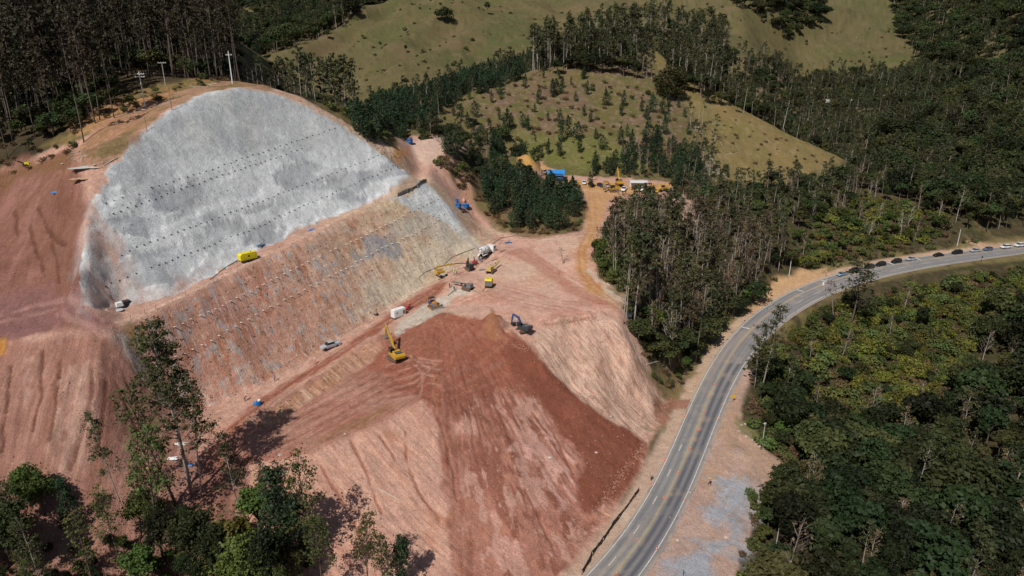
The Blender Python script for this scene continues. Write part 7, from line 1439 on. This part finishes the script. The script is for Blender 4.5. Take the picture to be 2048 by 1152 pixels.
# --- hoses
def hose(label, pix, r=.06):
    P = [Vector(p) for p in cast(dens_open(pix, 6))]; c = P[0]
    pts = [p - c + Vector((random.uniform(-.1, .1), random.uniform(-.1, .1), .1)) for p in P]; single('hose', MB().tube(pts, r, 5), HOSE, label, 'hose', c)
hose('long black hose climbing the pale foot of the nailed cut to the mixer truck', [(845,568),(838,556),(850,545),(868,538),(888,530),(903,516),(925,506),(950,497)], .07); hose('thin black hose joining the small compressor to the grey drill rig', [(972,576),(965,583),(955,586),(946,580),(940,577)], .06); hose('black hose line lying on the upper edge of the pad behind the mixer truck', [(985,488),(1003,476),(1030,472),(1060,474)], .07)
hose('black hose lying on the upper bench left of the yellow compressor', [(420,560),(450,536),(480,518),(498,503)], .08)

# --- tarps, bundles, barrels, odds and ends
def crumple(label, p, w, d, h, m, seed, name='tarp', cat='tarp', rz=0.0):
    rng = np.random.default_rng(seed); V = []; n = 7
    for i in range(n):
        for j in range(n): e = 1 - max(abs(i - 3), abs(j - 3)) / 3; V.append(((i - 3) / 3 * w / 2 * (1 + .2 * rng.normal()), (j - 3) / 3 * d / 2 * (1 + .2 * rng.normal()), h * e * (.4 + .8 * rng.random()) + .06))
    V2 = [(x, y, z - .05) for x, y, z in V]; F = [(i * n + j, (i + 1) * n + j, (i + 1) * n + j + 1, i * n + j + 1) for i in range(n - 1) for j in range(n - 1)]; F2 = [tuple(q + n * n for q in f[::-1]) for f in F]
    B = [(i * n) for i in range(n)] + [(n - 1) * n + j for j in range(1, n)] + [i * n + n - 1 for i in range(n - 2, -1, -1)] + [j for j in range(n - 2, 0, -1)]; F3 = [(B[k], B[(k + 1) % len(B)], B[(k + 1) % len(B)] + n * n, B[k] + n * n) for k in range(len(B))]
    m_ = MB(); m_.add(V + V2, F + F2 + F3); return single(name, m_, m, label, cat, p, rz)
crumple('crumpled blue tarp lying on the red plateau at the left', at_px(111, 385), 2.2, 1.2, .35, TARP, 1); crumple('folded blue tarp on the upper bench above the nailed cut', at_px(624, 460), 2.0, 1.1, .5, TARP, 2, rz=.6); crumple('white sheet lying on the ground behind the very tall eucalyptus', at_px(355, 888), 3.0, 1.2, .3, DWHT, 3); crumple('second white sheet on the slope lower left of the first', at_px(342, 917), 2.4, 1.0, .25, WHT, 4); crumple('small blue bundle on the slope right of the white sheets', at_px(381, 930), .9, .8, .6, TARP, 5, 'bundle', 'bundle'); crumple('small yellow bundle on the slope left of the white sheets', at_px(297, 936), .7, .5, .4, YELC, 6, 'bundle', 'bundle')
crumple('large flat grey slab of hardened mortar on the red shoulder', at_px(170, 336), 7.0, 2.2, .5, SLAB, 7, 'slab', 'slab', .3); crumple('tan broken slab below the grey one on the red shoulder', at_px(166, 358), 5.0, 1.6, .5, mat('tan_slab', (.42, .28, .18), .9, noise=.2), 8, 'slab', 'slab', .35); crumple('pink rubble patch near the base of the two armed pole', at_px(283, 220), 2.5, 1.6, .5, mat('pink_rubble', (.45, .28, .21), .9), 9, 'rubble_pile', 'rubble')
crumple('dark mound of spoil sacks under the pipes at the pad edge', at_px(966, 540), 2.6, 1.0, .5, GRYM, 10, 'cable_pile', 'pile'); crumple('blue hose reel heap near the top edge of the pad', at_px(1017, 486), 2.6, .9, .6, BLUM, 11, 'hose_heap', 'pile', .2)
pb = MB()
for k in range(18): x = -1.4 + random.uniform(0, .8); y = random.uniform(-.5, .5); pb.cyl((x, y, .15 + .12 * (k % 3)), (x + 2.2, y + random.uniform(-.3, .3), .2 + .12 * (k % 3)), .07, 5)
single('pipe_bundle', pb, mat('blue_grey_pipe', (.20, .27, .38), .5), 'bundle of blue-grey pipes leaning at the foot of the grey slope', 'pipes', at_px(521, 492), head((512, 495), (530, 486)))
t = thing('barrel_stand', 'blue barrel with white sacks on top at the lower end of the haul road', 'barrel', at_px(518, 810)); part('barrel', MB().lathe([(.55, 0), (.6, .1), (.6, .9), (.55, 1.0)], n=14), TANK, t); part('sack', MB().lathe([(.3, 1.0), (.42, 1.15), (.35, 1.4), (.1, 1.5)], (.15, .1, 0), 8), WHT, t); part('basin', MB().box((-.75, .1, .3), (.9, .8, .5)), TARP, t)
t = thing('shotcrete_pump', 'white and black shotcrete pump at the left end of the upper bench', 'pump', at_px(247, 614), head((236, 616), (255, 610))); part('engine_cover', MB().box((-.8, 0, .95), (1.5, 1.3, .9), taper=(.85, .8)), WHT, t); part('hopper', MB().prism([(.2, .5), (1.1, .5), (1.5, 1.4), (.0, 1.4)], -.7, .7), BLKM, t); part('frame', MB().box((.1, 0, .35), (3.2, 1.2, .15)), BLKM, t); part('drawbar', MB().cyl((-1.6, 0, .4), (-3.6, 0, .25), .06, 6), RUSTM, t)
for sg in (-1, 1): wheel_parts(t, .2, sg * .75, .32, .2)
single('mixing_pan', MB().lathe([(.9, 0), (1.0, .1), (1.0, .2), (.7, .24)], n=16), SLAB, 'round grey mixing pan beside the white and black pump', 'pan', at_px(238, 621))
t = thing('light_tower', 'yellow light cart with black panels beside the forest track at the left edge', 'light cart', at_px(52, 332), .4); part('body', MB().box((.3, 0, .7), (1.3, .9, .7), taper=(.8, .8)), YELC, t); part('panel', MB().box((-.9, .1, 1.0), (1.9, 1.4, .08), R=Matrix.Rotation(.5, 3, 'Y')), BLKM, t); part('drawbar', MB().cyl((.9, 0, .4), (2.1, 0, .3), .05, 5), BLKM, t)
for sg in (-1, 1): wheel_parts(t, .3, sg * .5, .3, .18)
rng_ = random.Random(9)
for px, py, a2, L, lb in ((1410,300,(1448,352),0,'long pale felled log leaning down the right edge of the cleared hill'),(1404,318,(1420,345),0,'pale felled log lower on the right edge of the cleared hill'),(1525,346,(1560,331),0,'long pale log lying alone on the pasture ridge'),(1415,340,(1440,330),0,'pale log crossing the felled pile at the foot of the ridge'),(1425,345,(1455,350),0,'lowest pale log of the felled pile at the foot of the ridge'),(1452,310,(1478,306),0,'short pale log on the left flank of the pasture ridge'),(1293,730,(1322,722),0,'thin pale log at the lower corner of the stand'),(896,592,(908,582),0,'steel rod lying on the grey patch of the pad'),(876,560,(890,556),0,'short steel rod lying beside the boom lift'),(1000,505,(1012,500),0,'dark plank lying on the pad right of the mixer truck'),(984,522,(995,518),0,'dark plank lying on the pad below the mixer truck'),(235,316,(208,332),0,'long pale pole lying along the orange bank of the shoulder'),(328,205,(350,196),0,'dark pole lying on the crest path behind the grey slope'),(620,1080,(600,1040),0,'thin fallen stem on the pink slope beside the thicket'),(760,980,(800,1002),0,'fallen leafless branch on the pink fill slope')):
    p = at_px(px, py); q = at_px(*a2); dark_ = lb.startswith(('steel', 'dark', 'short steel')); v = q - p; single('log' if 'log' in lb else 'rod' if 'rod' in lb else 'plank' if 'plank' in lb else 'fallen_stem', MB().tube([(0, 0, .12), v * .5 + Vector((0, 0, .2)), v + Vector((0, 0, .12))], [.17, .15, .09] if not dark_ else [.08, .08, .08], 6), BLKM if dark_ else LOGP, lb, 'log' if 'log' in lb else 'rod' if 'rod' in lb else 'plank' if 'plank' in lb else 'branch', p)
# cut branches littering the felled pile, the hillside and the banks
lt = MB()
for pg, n in (([(1395,290),(1450,290),(1470,355),(1400,360)], 90), ([(900,190),(1250,150),(1400,230),(1330,300),(1050,300),(900,250)], 240), ([(300,205),(400,170),(440,168),(330,215)], 30), ([(140,300),(165,300),(170,335),(150,335)], 25), ([(1490,985),(1530,990),(1530,1010),(1495,1010)], 22), ([(700,240),(780,300),(800,330),(760,300)], 50)):
    Pp = cast(dens(pg, 40))[:, :2]; k = 0
    while k < n:
        x = rng_.uniform(*[f(Pp[:, 0]) for f in (np.min, np.max)]); y = rng_.uniform(*[f(Pp[:, 1]) for f in (np.min, np.max)])
        if not inpoly(np.array([x]), np.array([y]), Pp)[0]: continue
        a_ = rng_.uniform(0, 6.28); L = rng_.uniform(.8, 3.2); x2 = x + math.cos(a_) * L; y2 = y + math.sin(a_) * L; lt.cyl((x, y, float(look(x, y)) + .15), (x2, y2, float(look(x2, y2)) + .25), rng_.uniform(.03, .08), 4); k += 1
o = bpy.data.objects.new('branch_litter', lt.mesh('branch_litter', LOGP)); COL.objects.link(o); o['kind'] = 'stuff'
_gs = MB(); _r2 = np.random.default_rng(14); _w = (LAY * _bl * (RG < 235)).ravel() * (RG ** 2).ravel(); _pk = _r2.choice(len(_w), 2500, p=_w / _w.sum())
for i_ in _pk:
    p = Vector((float(VX.flat[i_]) + _r2.normal() * .3, float(VY.flat[i_]) + _r2.normal() * .3, float(VH.flat[i_]))); r = float(.04 + .10 * _r2.random() ** 2)
    _gs.add([p + Vector(v) for v in ((r, 0, 0), (0, r * 1.1, 0), (-r, 0, 0), (0, -r, 0), (0, 0, r * .8))], [(0, 1, 4), (1, 2, 4), (2, 3, 4), (3, 0, 4)])
o = bpy.data.objects.new('gravel', _gs.mesh('gravel', mat('grey_gravel', (.33, .34, .36), .9, noise=.35, nscale=.8))); COL.objects.link(o); o['kind'] = 'stuff'
# loose stones
def rock_mesh(seed, m=STONE):
    rng = random.Random(seed); me = MB().lathe([(.2, -.3), (.75, -.15), (1, .1), (.85, .45), (.45, .75), (.1, .8)], n=8); me.V = [(x * rng.uniform(.75, 1.25), y * rng.uniform(.75, 1.25), z * rng.uniform(.7, 1.2)) for x, y, z in me.V]; return me.mesh('stone', m)
RM = [rock_mesh(k) for k in range(4)]
for k, (px, py) in enumerate(((1483,850),(1478,862),(1492,873),(1505,880),(1511,888),(1520,893),(1527,896),(1498,1000),(1505,1005),(1500,1012),(1510,1015),(1516,1022),(1508,1028),(1490,848),(1380,985),(1410,925),(1452,1075),(1468,905),(1355,1080),(1340,1035),(153,290),(158,303),(150,320),(163,312),(125,328),(190,330),(206,325),(860,292),(845,305),(1190,317+70),(1100,915),(1192,905),(1160,792),(1163,797),(1222,833),(1195,640),(640,890),(690,868),(560,910))):
    p = at_px(px, py); s_ = random.uniform(.22, .5); o = single('stone', RM[k % 4], None, 'loose pale stone lying on the bare ground', 'stone', p, random.random() * 6, 'loose stones on the bare ground'); o.scale = (s_, s_ * random.uniform(.7, 1.2), s_ * .7)
# clods: earth crumbs along the toes and over the windrows
cl_ = MB(); crg = random.Random(21)
for a_, b_, n, w in (((1292,884),(1200,1010),260,12),((1160,1040),(1150,1140),160,14),((1085,650),(1190,634),260,7),((985,640),(1000,680),90,10),((760,690),(800,700),120,14),((1020,690),(1060,700),60,10),((620,905),(860,800),120,6),((870,640),(1050,690),80,8),((900,545),(990,600),60,40),((1340,800),(1290,880),160,10)):
    for k in range(n):
        f = crg.random(); px = a_[0] + (b_[0] - a_[0]) * f + crg.gauss(0, w * .5); py = a_[1] + (b_[1] - a_[1]) * f + crg.gauss(0, w * .4); p = at_px(px, py); r = crg.uniform(.07, .22)
        V = [Vector((r, 0, 0)), Vector((0, r * crg.uniform(.6, 1.2), 0)), Vector((-r, 0, 0)), Vector((0, -r, 0)), Vector((0, 0, r * .9)), Vector((0, 0, -r * .5))]; cl_.add([v + p for v in V], [(0, 1, 4), (1, 2, 4), (2, 3, 4), (3, 0, 4), (1, 0, 5), (2, 1, 5), (3, 2, 5), (0, 3, 5)])
_r = np.random.default_rng(4); _w = np.clip(SITE * (1 - SHOT) * (RG < 235) * (.25 + 1.5 * np.clip(n_m, 0, 1) + 2 * FANALL * (1 - FAND) * ss(25, 55, _fr)), 0, None) * (np.abs(AG) < .85) * (1 - core); _w = _w * RG ** 2; _w = _w.ravel(); _pk = _r.choice(len(_w), 6000, p=_w / _w.sum())
for i_ in _pk:
    p = Vector((float(VX.flat[i_]) + _r.normal() * .2, float(VY.flat[i_]) + _r.normal() * .2, float(VH.flat[i_]))); r = float(.05 + .11 * _r.random() ** 3 * 2)
    cl_.add([p + Vector(v) for v in ((r, 0, 0), (0, r * 1.1, 0), (-r, 0, 0), (0, -r, 0), (0, 0, r * .9))], [(0, 1, 4), (1, 2, 4), (2, 3, 4), (3, 0, 4)])
o = bpy.data.objects.new('earth_clods', cl_.mesh('earth_clods', mat('red_clod', (.36, .19, .13), .95, noise=.3, nscale=.7))); COL.objects.link(o); o['kind'] = 'stuff'

# --- people: one skinned body per pose, vest and helmet as clothing
def person_body(pose):
    """joint chain grown into one surface; pose gives hand and foot places"""
    J = {'pel': (0, 0, .95), 'ches': (0.02, 0, 1.28), 'neck': (0.02, 0, 1.50), 'head': (.04, 0, 1.64), 'crown': (.04, 0, 1.76), 'hl': (0, .10, .90), 'hr': (0, -.10, .90), 'sl': (0, .19, 1.43), 'sr': (0, -.19, 1.43)}
    J.update(pose); E = [('pel', 'ches'), ('ches', 'neck'), ('neck', 'head'), ('head', 'crown'), ('pel', 'hl'), ('hl', 'kl'), ('kl', 'fl'), ('fl', 'tl'), ('pel', 'hr'), ('hr', 'kr'), ('kr', 'fr'), ('fr', 'tr'), ('ches', 'sl'), ('sl', 'el'), ('el', 'wl'), ('wl', 'ul'), ('ches', 'sr'), ('sr', 'er'), ('er', 'wr'), ('wr', 'ur')]
    Rr = dict(pel=.14, ches=.16, neck=.06, head=.10, crown=.075, hl=.10, hr=.10, kl=.062, kr=.062, fl=.045, fr=.045, tl=.045, tr=.045, sl=.065, sr=.065, el=.045, er=.045, wl=.032, wr=.032, ul=.04, ur=.04)
    nm = list(J); me = bpy.data.meshes.new('b'); me.from_pydata([J[k] for k in nm], [(nm.index(a), nm.index(b)) for a, b in E], []); o = bpy.data.objects.new('b', me); COL.objects.link(o); md_ = o.modifiers.new('s', 'SKIN')
    for i, k in enumerate(nm): me.skin_vertices[0].data[i].radius = (Rr[k], Rr[k]); me.skin_vertices[0].data[i].use_root = (k == 'pel')
    o.modifiers.new('d', 'SUBSURF').levels = 1; dg = bpy.context.evaluated_depsgraph_get(); r = bpy.data.meshes.new_from_object(o.evaluated_get(dg)); bpy.data.objects.remove(o); return r
POSES = {'stand': dict(kl=(.02, .11, .5), fl=(0, .12, .08), tl=(.16, .13, .04), kr=(.02, -.11, .5), fr=(0, -.12, .08), tr=(.16, -.13, .04), el=(.03, .27, 1.16), wl=(.14, .26, .93), ul=(.18, .25, .84), er=(.03, -.27, 1.16), wr=(.14, -.26, .93), ur=(.18, -.25, .84)),
         'walk': dict(kl=(.20, .10, .52), fl=(.26, .11, .08), tl=(.42, .11, .06), kr=(-.05, -.10, .50), fr=(-.32, -.11, .12), tr=(-.18, -.11, .04), el=(-.12, .26, 1.18), wl=(-.10, .27, .94), ul=(-.08, .27, .86), er=(.12, -.25, 1.18), wr=(.28, -.22, 1.0), ur=(.34, -.21, .95)),
         'work': dict(ches=(.16, 0, 1.24), neck=(.28, 0, 1.42), head=(.36, 0, 1.52), crown=(.40, 0, 1.63), sl=(.22, .19, 1.36), sr=(.22, -.19, 1.36), kl=(.10, .13, .5), fl=(.0, .14, .08), tl=(.16, .15, .04), kr=(.06, -.13, .5), fr=(-.05, -.14, .08), tr=(.11, -.15, .04), el=(.42, .22, 1.14), wl=(.60, .12, 1.05), ul=(.67, .08, 1.03), er=(.42, -.22, 1.14), wr=(.60, -.12, 1.05), ur=(.67, -.08, 1.03))}
BODY = {k: person_body(v) for k, v in POSES.items()}
SKIN = mat('skin', (.30, .17, .11), .6); _c = {}
def cloth(n, c): return mat('cloth_' + n, c, .85, noise=.1)
def make_person(label, p, rz, pose, shirt, trousers, helmet, vest=None, scale=1.0):
    t = thing('person', label, 'person', p, rz, 'workers on the site'); key = (pose, shirt.name, trousers.name)
    if key not in _c:
        me = BODY[pose].copy(); me.materials.clear(); [me.materials.append(q) for q in (shirt, trousers, SKIN, BLKM)]
        hz = POSES[pose].get('head', (0, 0, 1.64))[2]
        for f in me.polygons:
            z = f.center.z; hand = min((Vector(POSES[pose][q]) - f.center).length for q in ('ul', 'ur')) < .10; f.material_index = 3 if z < .12 else 2 if (z > hz - .12 or hand) else 1 if z < .98 and not (abs(f.center.y) > .19 and z > .8) else 0; f.use_smooth = True
        _c[key] = me
    b_ = part('body', _c[key], None, t); hc = POSES[pose].get('head', (.04, 0, 1.64)); part('helmet', MB().lathe([(.165, -.01), (.16, .02), (.135, .04), (.125, .1), (.08, .16), (.01, .185)], (hc[0], hc[1], hc[2] + .03), 10), helmet, t)
    if vest:
        cc_ = POSES[pose].get('ches', (.02, 0, 1.28)); v = part('vest', MB().lathe([(.19, -.26), (.20, -.05), (.205, .08), (.16, .2)], (cc_[0], 0, cc_[2]), 10), vest, t); part('reflective_band', MB().lathe([(.208, -.06), (.209, -.01)], (cc_[0], 0, cc_[2]), 10), WHT, v)
    t.scale = (scale,) * 3; return t
ORV = cloth('orange', (.72, .14, .03)); GRV = cloth('lime', (.45, .68, .05)); GYC = cloth('grey', (.22, .22, .23)); BLC = cloth('blue', (.06, .12, .28)); DKC = cloth('dark', (.04, .04, .05)); SAL = cloth('salmon', (.70, .26, .20)); HW_ = mat('helmet_white', (.75, .75, .72), .3); HY = mat('helmet_yellow', (.75, .5, .03), .3); HB = mat('helmet_blue', (.05, .15, .45), .3)
for px, py, rz, pose, sh_, trs, he, ve, lb in ((630, 729, 1.2, 'stand', SAL, SAL, HW_, None, 'worker in salmon overalls and white helmet standing on the haul road'), (550, 763, -2.2, 'walk', GYC, DKC, HB, None, 'worker in grey shirt and dark trousers walking at the foot of the cut'), (908, 550, .3, 'stand', GYC, DKC, HW_, GRV, 'worker in lime vest and white helmet, left one of the pair by the boom lift'), (914, 549, 2.6, 'stand', BLC, DKC, HW_, GRV, 'worker in lime vest, right one of the pair by the boom lift'),
        (899, 576, .5, 'stand', DKC, DKC, HY, None, 'worker in dark clothes standing left of the grey drill rig'), (909, 583, 2.0, 'work', DKC, DKC, HY, None, 'worker in dark clothes bending over a rod on the pad'), (945, 529, .9, 'work', GYC, BLC, HW_, ORV, 'worker in orange vest leaning over the dark drill rig'), (933, 530, -.6, 'stand', ORV, DKC, HW_, None, 'worker in orange shirt left of the small red grout machine'), (949, 524, 2.4, 'work', BLC, DKC, HB, None, 'worker in blue bending behind the red grout machine'), (958, 522, 1.4, 'stand', BLC, BLC, HW_, GRV, 'worker in lime vest at the tail of the mixer truck'), (962, 525, 3.9, 'stand', GYC, BLC, HW_, None, 'worker in grey beside the chute of the mixer truck'), (490, 803, .9, 'work', DKC, DKC, HW_, ORV, 'worker crouching in the tree shadow at the end of the haul road'),
        (1419, 970, 2.4, 'walk', DKC, DKC, HY, ORV, 'worker in orange vest on the lay-by beside the highway'), (1302, 961, .4, 'stand', GYC, DKC, HY, None, 'worker in dark clothes on the left shoulder above the silt fence'), (1652, 552, 3.0, 'stand', ORV, ORV, HW_, None, 'flag worker in orange overalls in front of the halted queue'), (896, 302 - 2, 0, 'stand', GYC, DKC, HW_, None, 'worker in grey standing on the rim above the pink bank')):
    if px == 896: px, py = 874, 282
    make_person(lb, at_px(px, py), rz, pose, sh_, trs, he, ve, 1.04)
